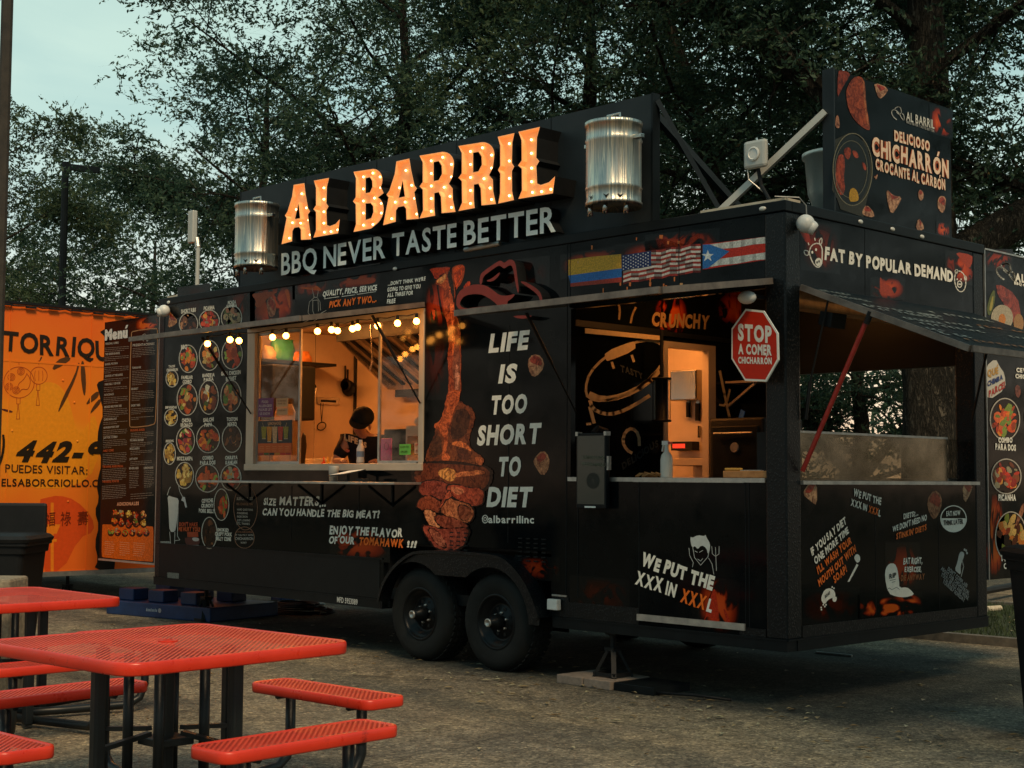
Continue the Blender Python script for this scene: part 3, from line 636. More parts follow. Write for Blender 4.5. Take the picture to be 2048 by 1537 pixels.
def hp(u, w): # point on the end hatch top, u 0..1 outward, w 0..1 along y
    return ea[0].lerp(ea[3], u).lerp(ea[1].lerp(ea[2], u), w)+Vector((.012, 0, .0305))
ch = MB(); r2 = random.Random(5)
def scrawl(u0, u1, w0, w1, col, n=9):
    for j in range(n):
        if r2.random() < .15: continue
        wa = w0+(w1-w0)*j/n; wb = wa+(w1-w0)/n*.7; ua = u0+r2.uniform(0, .01); ub = u1+r2.uniform(-.01, .01)
        t = (ub-ua)*.22
        ch.add([hp(ua, wa), hp(ub, wa), hp(ub, wa+(wb-wa)*.3), hp(ua, wa+(wb-wa)*.3)], [(0, 1, 2, 3)], col)
        ch.add([hp(ua, wa), hp(ua+t, wa), hp(ua+t, wb), hp(ua, wb)], [(0, 1, 2, 3)], col)
        if r2.random() < .5: ch.add([hp(ub-t, wa), hp(ub, wa), hp(ub, wb), hp(ub-t, wb)], [(0, 1, 2, 3)], col)
for u0, w0, w1, n_ in ((.06, .02, .22, 7), (.16, .02, .2, 7), (.30, .05, .5, 12), (.36, .08, .42, 10), (.5, .05, .3, 8), (.58, .1, .5, 10), (.7, .03, .12, 3), (.76, .04, .2, 4), (.84, .1, .5, 9), (.2, .5, .9, 9), (.4, .6, .95, 8), (.6, .6, .9, 8), (.3, .3, .45, 4), (.46, .35, .6, 6)):
    ch = MB(); scrawl(u0, u0+.045, w0, w1, lin((150, 158, 154)) if r2.random() < .8 else lin((150, 106, 70)), n_); part(ch, 'hatch_lettering', 'flat', eho, fix=False)

# ---- roof clutter belonging to the trailer
VX = -.40; VY = at(1684, 400, 'x', VX).y
part(MB().lathe([(.0001, .0), (.12, .02), (.20, .10), (.25, .25), (.27, .50), (.29, .51), (.29, .54), (.27, .54), (.10, .43), (.10, .5), (.13, .5), (.13, .75), (.0001, .76)], (VX, VY, ZT+.03), 32).box(VX-.1, VX+.1, VY-.1, VY+.1, ZT-.02, ZT+.05), 'exhaust_vent', 'ventmetal', smooth=True)
part(MB().box(-.75, -.03, .05, .22, ZT+.001, ZT+.03), 'roof_board', 'cream')
part(MB().box(-7.85, -7.35, .05, .2, ZT+.001, ZT+.03), 'roof_board', 'cream')
part(MB().tube([at(930, 505, 'y', -.02)+Vector((0, 0, .02)), at(1000, 492, 'y', -.02)+Vector((0, 0, .02))], .02, 8), 'roof_fitting', 'alu')
part(MB().tube([(-.08, .0, ZT+.035), (.03, .12, ZT+.03), (.05, .17, ZT-.02), (.045, .185, ZT-.13)], .005, 6), 'cable', 'alu')

# ---- inside: kitchen
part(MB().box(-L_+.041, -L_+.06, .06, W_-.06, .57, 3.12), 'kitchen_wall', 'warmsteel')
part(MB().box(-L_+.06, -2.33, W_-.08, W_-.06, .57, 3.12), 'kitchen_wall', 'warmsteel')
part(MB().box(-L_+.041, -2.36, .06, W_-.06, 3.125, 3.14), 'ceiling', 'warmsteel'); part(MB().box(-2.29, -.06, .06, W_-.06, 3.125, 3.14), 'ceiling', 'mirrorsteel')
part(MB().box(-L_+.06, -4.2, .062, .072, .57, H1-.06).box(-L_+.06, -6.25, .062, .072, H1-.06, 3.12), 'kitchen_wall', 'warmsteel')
part(MB().box(-4.14, -2.36, .06, .5, .96, .98).box(-4.14, -4.12, .4, .5, .56, .96), 'wheel_box', 'trim'); part(MB().box(-4.14, -2.36, .41, .42, .3, .96), 'wheel_box', 'blackmatte')
part(MB().box(-7.4, -5.9, .95, 1.07, 3.09, 3.124), 'ceiling_lamp', 'kitchenlamp')
part(MB().box(-3.6, -2.6, 1.4, 1.5, 3.09, 3.124), 'ceiling_lamp', 'kitchenlamp')
part(MB().box(-1.95, -1.4, 1.2, 1.3, 3.09, 3.124), 'ceiling_lamp', 'porchlamp')
part(MB().box(-7.8, -3.0, 1.95, W_-.08, .6, 1.45).box(-L_+.06, -4.2, .09, .42, .6, 1.5).box(-4.2, -3.2, .09, .42, .985, 1.5), 'work_counter', 'warmsteel', bevel=.004)
# partition wall of the porch with its door opening
XP = -2.3
part(MB().box(XP-.05, XP, .05, 1.50, .56, 2.64).box(XP-.05, XP, 2.15, W_-.06, .56, 2.64).box(XP-.05, XP, .05, W_-.06, 2.64, 3.12), 'partition', 'wrap')
part(MB().box(XP-.06, XP+.012, 1.48, 1.53, .57, 2.66).box(XP-.06, XP+.012, 2.07, 2.17, .57, 2.66).box(XP-.06, XP+.012, 1.53, 2.07, 2.61, 2.66), 'door_frame', 'warmsteel')
part(MB().box(XP+.001, XP+.03, .30, 1.50, 2.70, 2.75).box(XP+.001, XP+.02, 1.5, 2.5, 2.70, 2.74), 'door_track', 'blackmatte')
part(MB().box(-2.2, -.17, W_-.12, W_-.055, 2.40, 2.62), 'roller_cover', 'trim')
part(MB().box(-.20, -.06, .17, W_-.16, 2.66, 2.78), 'header', 'wood')
part(MB().box(-1.7, -.17, 2.35, W_+.02, 1.49, 1.52), 'rear_counter', 'alu')
# ============================================================ PRINTED GRAPHICS ON THE TRAILER
Z1 = Z(0, 560, 2.479); Z3 = Z(320, 920, 3.657); Z4 = Z(830, 500, 2.5616); Z5 = Z(1130, 560, 3.4936); Z7 = Z(440, 180, 2.2756)
Z11 = Z(1100, 950, 3.4154); Z15 = Z(1560, 950, 3.2705); Z16 = Z(1640, 130, 4.392); ZF = Z(1120, 470, 4.6545); ZH = Z(880, 500, 7.877)
Z9 = Z(480, 540, 5.12); Z0 = Z(0, 600, 2.6497); Z14 = Z(1460, 120, 3.075)
PAL = {'rib': [(60, 35, 35), (40, 22, 24), (95, 55, 40), (120, 75, 50), (30, 25, 30), (180, 120, 80)],
       'pic': [(190, 50, 30), (210, 70, 40), (160, 40, 30), (220, 140, 60), (150, 140, 110), (120, 60, 30)],
       'lla': [(60, 75, 40), (130, 110, 80), (150, 130, 95), (45, 50, 40), (80, 60, 50), (170, 110, 80)],
       'mix': [(190, 80, 35), (150, 60, 30), (210, 120, 50), (90, 45, 25), (120, 130, 50), (200, 160, 90)],
       'egg': [(200, 190, 160), (220, 150, 40), (120, 60, 35), (70, 90, 40), (190, 100, 50), (90, 40, 30)],
       'chk': [(200, 110, 60), (180, 90, 50), (220, 150, 90), (130, 60, 35), (90, 120, 50), (210, 130, 80)],
       'ora': [(210, 80, 35), (190, 60, 30), (220, 120, 40), (200, 90, 50), (160, 60, 30), (120, 140, 60)],
       'dar': [(90, 55, 35), (60, 35, 25), (150, 95, 60), (40, 28, 22), (120, 70, 45), (50, 40, 50)],
       'yel': [(200, 150, 60), (220, 170, 80), (150, 100, 40), (230, 190, 110), (170, 120, 50)],
       'veg': [(90, 130, 50), (200, 120, 50), (190, 60, 50), (220, 190, 130), (170, 50, 60), (120, 60, 60)]}
def blobs(mb, cx, cy, rx, ry, ax, v, OFF, pal, k0=2, n=30, seed=1, big=.34):
    r = random.Random(seed)
    for i in range(n):
        a = r.uniform(0, 6.283); d = math.sqrt(r.random())*.78; s = big*(1.25-.9*i/n)*r.uniform(.7, 1.2)
        s = min(s, .99-d)
        if s < .06: continue
        bx, by = cx+rx*d*math.cos(a), cy+ry*d*math.sin(a); th = r.uniform(0, 3.14); el_ = r.uniform(.4, 1)
        c = lin(r.choice(PAL[pal])); f = r.uniform(.6, 1.1); c = tuple(min(.95, x*f*1.35) for x in c); q = []
        for k in range(9):
            t = 6.283*k/9; w = r.uniform(.8, 1.1); x, y = s*math.cos(t)*w, s*el_*math.sin(t)*w
            q.append((bx+rx*(x*math.cos(th)-y*math.sin(th)), by+ry*(x*math.sin(th)+y*math.cos(th))))
        mb.add([at(*p, ax, v)+Vector(OFF(k0+i*.25)) for p in q], [tuple(range(9))], c)
def dish(cx, cy, rx, ry, pal, ax='y', v=0, OFF=FO, parent=None, seed=1, rw=2.2, name='dish_picture', n=30, base=(45, 25, 18)):
    m_ = MB(); m_.poly(ell(cx, cy, rx-1, ry-1, ax, v, OFF(1)), tuple(x*.6 for x in lin(base)))
    blobs(m_, cx, cy, rx-1, ry-1, ax, v, OFF, pal, 2, n, seed)
    ring(m_, cx, cy, rx, ry, rw, ax, v, OFF(11), (.55, .50, .42))
    return m_.build(name, 'print', parent or T, fix=False)
def word(s, p0, p1, h, ax='y', v=0, OFF=FO, col=WH, parent=None, name='lettering', k=12, **kw):
    m_ = MB(); text(m_, s, p0, p1, h, ax, v, col, OFF(k), **kw); return m_.build(name, 'flat', parent or T, fix=False)
def words(rows, ax='y', v=0, OFF=FO, parent=None, name='lettering', k=12, col=WH, **kw):
    for row in rows:
        m_ = MB(); t, p0, p1, h = row[:4]; c = row[4] if len(row) > 4 and row[4] is not WH else col
        text(m_, t, p0, p1, h, ax, v, c, OFF(k), **kw); o = m_.build(name, 'flat', parent or T, fix=False)
    return o
D = [(937, 218, 48, 56, 'rib'), (1040, 204, 52, 56, 'pic'), (1150, 188, 53, 63, 'lla'), (935, 392, 47, 70, 'ora'), (1040, 375, 52, 77, 'mix'), (1153, 370, 53, 76, 'ora'),
     (930, 593, 52, 81, 'mix'), (1037, 583, 50, 86, 'egg'), (1147, 577, 52, 81, 'chk'), (922, 797, 47, 70, 'veg'), (1034, 787, 59, 73, 'ora'), (1152, 787, 50, 71, 'dar'),
     (917, 970, 47, 67, 'yel'), (1030, 984, 60, 71, 'ora'), (1147, 980, 52, 66, 'pic'), (855, 490, 32, 44, 'yel'), (850, 683, 34, 43, 'yel'), (843, 862, 31, 56, 'yel'),
     (1100, 1115, 39, 80, 'ora'), (1040, 1255, 40, 80, 'dar')]
for i, (x, y, a, b_, p) in enumerate(D):
    cx, cy = Z1(x, y); dish(cx, cy, a/2.479, b_/2.479, p, seed=i+3, n=26 if i < 18 else 12, rw=1.8)
def zr(s, x0, y0, x1, y1, h, f=Z1, zs=2.479, c=WH): return (s, f(x0, y0), f(x1, y1), h/zs, c)
TW = (.72, .66, .55)
words(name='dish_name', rows=[zr(*a, c=TW) for a in (('SHORT RIBS', 900, 168, 974, 158, 20), ('PICANHA', 1012, 152, 1066, 146, 19), ('PICADA', 1132, 124, 1172, 118, 18), ('LLANERA', 1126, 140, 1176, 134, 16),
    ('BBQ', 900, 345, 930, 342, 22), ('TACOS', 838, 436, 870, 434, 12), ('CHICHARRON', 828, 455, 884, 452, 14), ('FAMILIAR', 902, 494, 958, 492, 18), ('COMBO', 908, 516, 952, 514, 18), ('BANDEJA', 1006, 484, 1066, 480, 18), ('PAISA', 1012, 504, 1062, 500, 17),
    ('GRILL CHICKEN', 1098, 476, 1196, 468, 20), ('BREAST', 1122, 502, 1174, 496, 20), ('EMPANADAS', 822, 640, 878, 638, 13), ('CHICHA', 904, 708, 950, 706, 20), ('RRONAZO', 898, 730, 956, 728, 19), ('SALCHI', 1010, 706, 1062, 702, 20), ('PAPA', 1016, 730, 1054, 727, 20),
    ('TOSTON', 1126, 702, 1180, 700, 19), ('MIXTO', 1130, 728, 1176, 726, 20), ('DE BOWL', 824, 806, 864, 804, 12), ('MOZZAREPA', 880, 896, 958, 896, 19), ('COMBO', 1006, 894, 1060, 892, 19), ('PARA DOS', 994, 918, 1070, 916, 20), ('CHULETA', 1118, 892, 1180, 890, 18), ('KANKAN', 1120, 916, 1178, 914, 19),
    ('CEVICHE', 1002, 1106, 1058, 1104, 20), ('CRUNCHY', 1000, 1130, 1060, 1130, 20), ('PORK BELLY', 988, 1154, 1068, 1158, 20), ('SMOKED', 1080, 1248, 1136, 1250, 17), ('CRISPY PORK', 1068, 1270, 1152, 1272, 19), ('BELLY CONE', 1072, 1292, 1148, 1296, 19))], bold=.05, gap=.04, jit=.3)
words([zr("DON'T MAKE", 890, 1222, 982, 1224, 20, c=(.42, .05, .01)), zr('ME HURT YOU!', 888, 1246, 994, 1250, 22, c=(.5, .07, .01))], bold=.05, gap=.05, jit=.4)
words([zr('SURCHARGES', 1176, 1092, 1256, 1092, 14), zr('WE CHARGE FOR', 1174, 1118, 1256, 1118, 12, c=(.25, .12, .06)), zr('HARD QUESTIONS', 1178, 1144, 1256, 1146, 10), zr('PONDERING', 1178, 1162, 1230, 1163, 10), zr('INDECISION', 1178, 1179, 1230, 1180, 10), zr('JUST LOOKING', 1178, 1197, 1242, 1198, 10), zr('ETC. THANKS', 1176, 1214, 1240, 1216, 11),
       zr('TOTAL SURCHARGE', 1172, 1254, 1254, 1255, 8, c=(.3, .12, .06)), zr('IF YOU PAY WITH', 1170, 1270, 1258, 1271, 9), zr('CHICHARRON', 1168, 1290, 1258, 1291, 14), zr('MONEY', 1196, 1308, 1226, 1308, 9)], name='notice_lettering', bold=.01, col=(.45, .42, .36))
o = MB()
for (x, y, a, b_) in ((1218, 1130, 60, 112), (1213, 1278, 50, 54)): cx, cy = Z1(x, y); ring(o, cx, cy, a/2.479, b_/2.479, 1.0, 'y', 0, FO(3), (.28, .14, .08))
o.build('notice_outline', 'flat', T, fix=False)
# butcher with a cleaver, pot
m_ = MB()
ppoly(m_, smooth([Z1(*p) for p in ((830, 1068), (860, 1078), (888, 1085), (884, 1130), (880, 1180), (874, 1225), (868, 1250), (842, 1250), (838, 1190), (836, 1120))], 1), 'y', 0, FO(3), (.5, .5, .46))
for st in ([(830, 1068), (838, 1040), (846, 1028)], [(886, 1022), (892, 1050), (905, 1075)], [(842, 1250), (846, 1300), (848, 1325)], [(868, 1250), (866, 1310), (880, 1325), (862, 1326)], [(884, 1130), (880, 1270), (892, 1290), (868, 1294)]): stroke(m_, [Z1(*p) for p in st], 1.0, 'y', 0, FO(3), (.5, .5, .46))
ppoly(m_, [Z1(*p) for p in ((905, 1075), (918, 1078), (928, 1128), (920, 1130), (912, 1100), (900, 1094))], 'y', 0, FO(4), (.5, .5, .48))
m_.build('butcher_drawing', 'flat', T, fix=False)
m_ = MB(); ppoly(m_, [Z1(*p) for p in ((928, 1250), (982, 1250), (984, 1275), (930, 1275))], 'y', 0, FO(3), (.35, .04, .008))
ppoly(m_, smooth([Z1(*p) for p in ((918, 1275), (990, 1277), (992, 1300), (984, 1318), (926, 1316), (918, 1298))], 1), 'y', 0, FO(4), (.06, .012, .01))
ppoly(m_, [Z1(*p) for p in ((924, 1314), (986, 1316), (984, 1325), (926, 1323))], 'y', 0, FO(5), (.5, .48, .42)); ppoly(m_, smooth([Z1(*p) for p in ((950, 1278), (986, 1278), (988, 1296), (960, 1297))], 2), 'y', 0, FO(5), (.45, .4, .36))
m_.build('pot_drawing', 'flat', T, fix=False)
# slogans of the long side
words([("SIZE", Z3(760, 330), Z3(850, 334), 15), ("MATTERS...", Z3(876, 332), Z3(1216, 344), 18), ("CAN YOU HANDLE THE BIG MEAT?", Z3(750, 406), Z3(1608, 430), 14)], jit=.6, slant=.12, bold=.045, name='slogan')
words([("ENJOY THE FLAVOR", Z3(1242, 542), Z3(1776, 570), 17), ("OF OUR", Z3(1236, 610), Z3(1424, 620), 14.5), ("TOMAHAWK", Z3(1456, 622), Z3(1782, 642), 16, OR), ("!!!", Z3(1808, 640), Z3(1874, 644), 14)], jit=.6, slant=.12, bold=.045, name='slogan')
words([("QUALITY, PRICE, SERVICE", Z9(850, 276), Z9(1406, 212), 11)], jit=.5, slant=.15, bold=.045, name='slogan')
words([("PICK ANY TWO...", Z9(916, 392), Z9(1400, 334), 14, OR)], jit=.6, slant=.15, bold=.05, name='slogan')
m_ = MB(); stroke(m_, [Z9(862, 298), Z9(1016, 276)], .8, 'y', 0, FO(3), WH); stroke(m_, [Z9(1044, 274), Z9(1180, 256)], .8, 'y', 0, FO(3), WH); stroke(m_, [Z9(1200, 252), Z9(1392, 224)], .8, 'y', 0, FO(3), WH)
for st in ([(740, 190), (760, 280), (790, 285), (802, 230), (800, 200)], [(760, 285), (712, 330), (698, 440), (740, 490), (786, 485)], [(796, 290), (822, 330), (826, 415)], [(748, 310), (746, 420), (765, 470)], [(800, 310), (806, 425)], [(745, 315), (800, 310)], [(704, 515), (886, 415)], [(738, 540), (890, 440)], [(600, 565), (700, 520)]): stroke(m_, [Z9(*p) for p in st], .8, 'y', 0, FO(3), (.45, .40, .34))
ppoly(m_, smooth([Z9(*p) for p in ((600, 180), (760, 180), (780, 160), (825, 190), (830, 220), (740, 205), (640, 195))], 1), 'y', 0, FO(3), (.5, .08, .015))
m_.build('cook_drawing', 'flat', T, fix=False)
words([("...DON'T THINK WE'RE", Z9(1518, 164), Z9(1902, 112), 7.6), ("GOING TO GIVE YOU", Z9(1512, 226), Z9(1852, 190), 8.2), ("ALL THREE FOR", Z9(1512, 282), Z9(1776, 256), 8), ("FREE", Z9(1508, 348), Z9(1594, 340), 9)], jit=.5, slant=.12, bold=.04, name='slogan')
words([(s, Z4(*a), Z4(*b), h, WH) for s, a, b, h in (("LIFE", (378, 530), (578, 512), 38), ("IS", (428, 686), (516, 682), 38), ("TOO", (388, 846), (572, 838), 38), ("SHORT", (318, 1004), (640, 994), 40), ("TO", (426, 1162), (540, 1160), 39), ("DIET", (368, 1318), (594, 1320), 40))], jit=0, slant=.13, bold=.05, name='slogan', gap=.09)
words([("albarrilinc", Z4(378, 1400), Z4(612, 1402), 15)], gap=.10, bold=.028, name='handle_lettering')
m_ = MB(); cx, cy = Z4(360, 1380)
for w, a in ((1.6, 6.3), (1.4, 3.2)): ring(m_, cx, cy, a, a*1.35, w, 'y', 0, FO(3), WH)
m_.build('round_emblem', 'flat', T, fix=False)
words([("WE PUT THE", Z11(618, 620), Z11(1110, 795), 27)], jit=.5, slant=.05, bold=.06, name='slogan', up=(.18, -1))
words([("XXX IN", Z11(582, 745), Z11(852, 845), 27)], jit=.5, slant=.05, bold=.05, name='slogan', up=(.18, -1))
words([("XXX", Z11(890, 868), Z11(1055, 928), 27, OR), ("L", Z11(1068, 930), Z11(1104, 942), 27)], jit=.5, slant=.05, bold=.05, name='slogan', up=(.18, -1))
words([("MFD 5953089", Z3(1298, 1042), Z3(1448, 1062), 11, (.6, .62, .6))], v=-.016, bold=.02, name='number_lettering')
m_ = MB()   # devil with a fork
ppoly(m_, smooth([Z11(*p) for p in ((962, 470), (960, 420), (972, 432), (1010, 412), (1055, 420), (1062, 408), (1072, 432), (1095, 470), (1092, 520), (1080, 545), (1070, 500), (1035, 480), (1010, 510), (990, 485), (975, 500))], 1), 'y', 0, FO(3), (.6, .62, .6))
for st in ([(975, 490), (988, 565), (1030, 618), (1080, 560), (1088, 520)], [(950, 500), (955, 550), (980, 600), (974, 630)], [(1084, 568), (1108, 610), (1120, 680)], [(1106, 490), (1110, 540), (1132, 558), (1156, 540), (1156, 490)], [(1131, 495), (1138, 655)], [(990, 520), (1008, 530)], [(1045, 516), (1022, 530)], [(1010, 576), (1030, 590), (1044, 572)]): stroke(m_, [Z11(*p) for p in st], 1.0, 'y', 0, FO(3), (.55, .56, .54))
m_.build('devil_drawing', 'flat', T, fix=False)
# notices low on the skirt
m_ = MB(); ppoly(m_, [(321, 1083), (341, 1083), (341, 1096), (321, 1096)], 'y', 0, FO(3), (.28, .29, .27)); ppoly(m_, [(335, 1145), (358, 1147), (358, 1161), (335, 1159)], 'y', -.006, FO(1), (.22, .21, .18)); m_.build('sticker', 'print', T, fix=False)
# flags
m_ = MB(); SK = -.158
def fl(pts, c, k=3): ppoly(m_, [ZF(*p) for p in pts], 'y', 0, FO(k), c)
fl([(80, 235), (300, 205), (570, 180), (575, 312), (80, 380)], (.75, .38, .03)); fl([(80, 380), (575, 312), (575, 395), (95, 452)], (.02, .16, .48)); fl([(95, 452), (575, 395), (575, 440), (95, 485)], (.45, .04, .02))
m_.build('flag_picture', 'print', T, fix=False); m_ = MB()
for i in range(13):
    t0, t1 = i/13, (i+1)/13; c = (.34, .03, .02) if i % 2 == 0 else (.66, .60, .54)
    xl = 850 if i < 7 else 590; yl = lambda t: (135+292*t) if i < 7 else (170+262*t+0)
    a = lambda x, t: (x, 70+8+268*t+(1310-x)*.155)
    # wavy stripe cut into short lengths
    n = 10
    for j in range(n):
        xa = xl+(1310-xl)*j/n; xb = xl+(1310-xl)*(j+1)/n; wv = lambda x: 7*math.sin(x*.035)
        sh = 1.0 if math.sin(xa*.05+i) > -.3 else .35
        P = [a(xa, t0), a(xb, t0), a(xb, t1), a(xa, t1)]; P = [(x, y+wv(x)) for x, y in P]
        fl(P, tuple(q*sh for q in c), 3)
P = [(xx, 70+8+268*t+(1310-xx)*.155) for xx, t in ((575, 0), (850, 0), (850, 7/13), (575, 7/13))]; fl(P, (.015, .03, .12), 3)
for i in range(9):
    for j in range(6 if i % 2 == 0 else 5):
        x = 592+j*46+(23 if i % 2 else 0); y = 78+268*(.05+.055*i)+(1310-x)*.155; q = []
        for k in range(10): rr = 9 if k % 2 == 0 else 4; q.append((x+rr*math.sin(k*.628), y-rr*math.cos(k*.628)))
        fl(q, (.6, .62, .7), 4)
m_.build('flag_picture', 'print', T, fix=False); m_ = MB()
fl([(1330, 90), (1970, 12), (1970, 225), (1330, 325)], (.52, .03, .015), 2)
for a, b_ in (((1395, 92, 1530, 135), (12, 78)), ((1540, 215, 1380, 308), (155, 222))): 
    n = 16; y0 = (a[1], b_[0]); 
for j in range(16):
    xa, xb = 1400+570*j/16, 1400+570*(j+1)/16; sh = .55+.45*abs(math.sin(j*1.1+.6)); top = lambda x: 90-(x-1395)*.135; h_ = lambda x: 70+4*math.sin(x*.02)
    fl([(xa, top(xa)), (xb, top(xb)), (xb, top(xb)+h_(xb)*.85), (xa, top(xa)+h_(xa)*.85)], (.68*sh, .68*sh, .63*sh), 3)
    t2 = lambda x: 238-(x-1395)*.142; 
    fl([(xa, t2(xa)), (xb, t2(xb)), (xb, t2(xb)+h_(xb)*.9), (xa, t2(xa)+h_(xa)*.9)], (.68*sh, .70*sh, .66*sh), 3)
fl([(1330, 92), (1395, 90), (1578, 155), (1380, 310), (1330, 318)], (.03, .16, .45), 4)
q = []
for k in range(10): rr = 58 if k % 2 == 0 else 23; q.append((1378+rr*math.sin(k*.628), 198-rr*math.cos(k*.628)))
fl(q, (.75, .8, .8), 5); m_.build('flag_picture', 'print', T, fix=False)
m_ = MB()
for x, y, l, w in ((565, 460, 16, 8), (655, 462, 18, 10), (843, 420, 20, 7), (843, 462, 20, 10), (628, 500, 14, 6), (968, 472, 16, 7), (990, 492, 22, 8), (1068, 415, 22, 7), (1132, 462, 12, 14), (1030, 495, 14, 4), (405, 520, 22, 5), (300, 120, 20, 8), (170, 258, 10, 5), (715, 40, 14, 6), (1010, 75, 16, 10), (1108, 72, 14, 10), (945, 20, 18, 18)):
    fl([(x-w, y-l), (x+w, y-l), (x+w*.6, y+l), (x-w, y+l*.8)], (.6, .16, .04) if l > 12 else (.6, .3, .12), 6)
m_.build('ember_picture', 'flat', T, fix=False)
# printed fire on the front
m_ = MB()
for a in ((500, 570, 590, 660, 1.2, -14), (585, 548, 660, 600, 1.0, -8), (660, 540, 760, 585, 1.2, -14), (455, 578, 510, 650, .7, -6), (848, 560, 905, 660, 1.0, -6), (1120, 510, 1250, 560, 1.2, -20), (1230, 490, 1400, 545, .9, -20), (1290, 470, 1440, 520, 1.1, -14), (985, 525, 1100, 600, .5, -14), (660, 1050, 780, 1118, 1.2, 8), (1030, 1110, 1120, 1158, 1.0, 6), (1395, 1150, 1480, 1262, 1.3, 12), (1140, 1150, 1260, 1222, .5, 10), (845, 660, 900, 800, .5, 0), (355, 575, 420, 640, .4, -8)):
    flame(m_, a[0], a[1], a[2], a[3], 'y', 0, FO(1), a[4], a[5])
m_.build('fire_print', 'flame', T, fix=False)
m_ = MB(); ppoly(m_, smooth([Z11(*p) for p in ((1105, 800), (1130, 770), (1145, 880), (1155, 960), (1130, 1045), (1098, 1040), (1105, 980), (1070, 960), (1040, 1030), (1075, 930))], 2), 'y', 0, FO(2), (.50, .035, .012))
ppoly(m_, smooth([Z11(*p) for p in ((1180, 900), (1215, 950), (1245, 1050), (1225, 1052), (1200, 980))], 2), 'y', 0, FO(2), (.40, .03, .012))
ppoly(m_, smooth([Z9(*p) for p in ((110, 250), (200, 235), (400, 215), (330, 260), (270, 300), (250, 350), (180, 395), (150, 360), (170, 320))], 2), 'y', 0, FO(2), (.42, .06, .012))
ppoly(m_, smooth([Z9(*p) for p in ((450, 205), (505, 195), (520, 410), (500, 370), (475, 260))], 2), 'y', 0, FO(2), (.45, .08, .015))
ppoly(m_, smooth([Z9(*p) for p in ((220, 470), (270, 520), (330, 490), (370, 540), (320, 570), (250, 540))], 2), 'y', 0, FO(2), (.40, .04, .012))
ppoly(m_, smooth([Z9(*p) for p in ((1050, 120), (1200, 95), (1395, 72), (1385, 140), (1230, 150), (1120, 150))], 2), 'y', 0, FO(2), (.36, .05, .015))
ppoly(m_, smooth([ZH(*p) for p in ((190, 260), (400, 215), (385, 420), (300, 600), (240, 560), (190, 380))], 2), 'y', 0, FO(2), (.50, .065, .01))
ppoly(m_, smooth([ZH(*p) for p in ((0, 280), (160, 260), (130, 350), (0, 380))], 2), 'y', 0, FO(2), (.42, .05, .01))
m_.build('fire_tongue', 'print', T, fix=False)
# the long steak on its bone
def jag(pts, amp, seed, n=4):
    r = random.Random(seed); o_ = []; N_ = len(pts)
    for i in range(N_):
        a, b = pts[i], pts[(i+1) % N_]
        for k in range(n): t = k/n; o_.append((a[0]*(1-t)+b[0]*t+r.uniform(-amp, amp), a[1]*(1-t)+b[1]*t+r.uniform(-amp, amp)))
    return o_
ZS = Z(830, 780, 2.975); ZB2 = Z(840, 530, 3.525); m_ = MB(); _k = [0]
def q(pts, c, f=ZS, amp=3.0):
    _k[0] += 1; mx, my = sum(p[0] for p in pts)/len(pts), sum(p[1] for p in pts)/len(pts); e_ = 1.0 if f is ZB2 or amp == 2 or max(p[1] for p in pts) < 570 else 1.13
    pts = [(mx+(x-mx)*e_, my+(y-my)*e_) for x, y in pts]
    if e_ > 1: ppoly(m_, [f(mx+(x-mx)*1.09, my+(y-my)*1.12) for x, y in jag(smooth(pts, 1), amp, _k[0]+50, 3)], 'y', 0, FO(1.6+_k[0]*.7), (.03, .012, .01))
    ppoly(m_, [f(*p) for p in jag(smooth(pts, 1), amp, _k[0], 3)], 'y', 0, FO(2+_k[0]*.7), (min(.95, c[0]*1.15), c[1]*.80, c[2]*.62))
q([(60, 25), (215, 15), (210, 40), (150, 70), (110, 110), (90, 60)], (.50, .06, .012), ZB2)
q([(240, 10), (320, 0), (300, 80), (265, 160), (255, 180), (235, 60)], (.75, .12, .02), ZB2); q([(300, 165), (345, 108), (362, 135), (330, 170), (310, 190)], (.75, .1, .02), ZB2)
q([(85, 310), (110, 320), (105, 380), (95, 400)], (.4, .05, .02), ZB2)
q([(110, 110), (150, 80), (195, 45), (218, 40), (240, 110), (250, 180), (245, 330), (285, 420), (290, 560), (292, 700), (290, 950), (190, 950), (205, 850), (200, 700), (195, 640), (205, 560), (195, 420), (168, 330), (165, 220), (180, 190), (150, 150), (115, 140)], (.42, .11, .04), ZB2)
q([(115, 115), (150, 85), (190, 60), (180, 110), (140, 140)], (.8, .5, .2), ZB2); q([(205, 150), (232, 160), (238, 300), (250, 450), (248, 640), (225, 660), (228, 450), (215, 280)], (.85, .25, .08), ZB2)
q([(195, 50), (220, 45), (245, 150), (245, 300), (225, 200), (205, 130)], (.03, .02, .015), ZB2); q([(232, 560), (285, 560), (290, 940), (240, 945)], (.30, .12, .07), ZB2, 5)
q([(250, 700), (280, 720), (270, 930), (252, 900)], (.7, .4, .3), ZB2, 6)
q([(270, 60), (300, 90), (340, 105), (362, 150), (350, 210), (330, 260), (325, 320), (345, 360), (400, 395), (415, 420), (395, 460), (370, 455), (300, 430), (200, 425), (100, 430), (62, 425), (65, 395), (85, 340), (110, 290), (125, 240), (115, 205), (160, 185), (200, 130), (240, 80)], (.22, .075, .03))
q([(200, 0), (275, 0), (268, 60), (240, 110), (215, 190), (195, 250), (200, 330), (180, 400), (160, 415), (165, 360), (180, 300), (150, 240), (120, 230), (112, 208), (160, 180), (180, 90)], (.62, .18, .06))
q([(240, 120), (300, 110), (335, 150), (320, 240), (280, 290), (220, 300), (212, 240)], (.08, .035, .02)); q([(100, 300), (140, 260), (165, 310), (160, 380), (110, 410), (80, 390)], (.10, .045, .025))
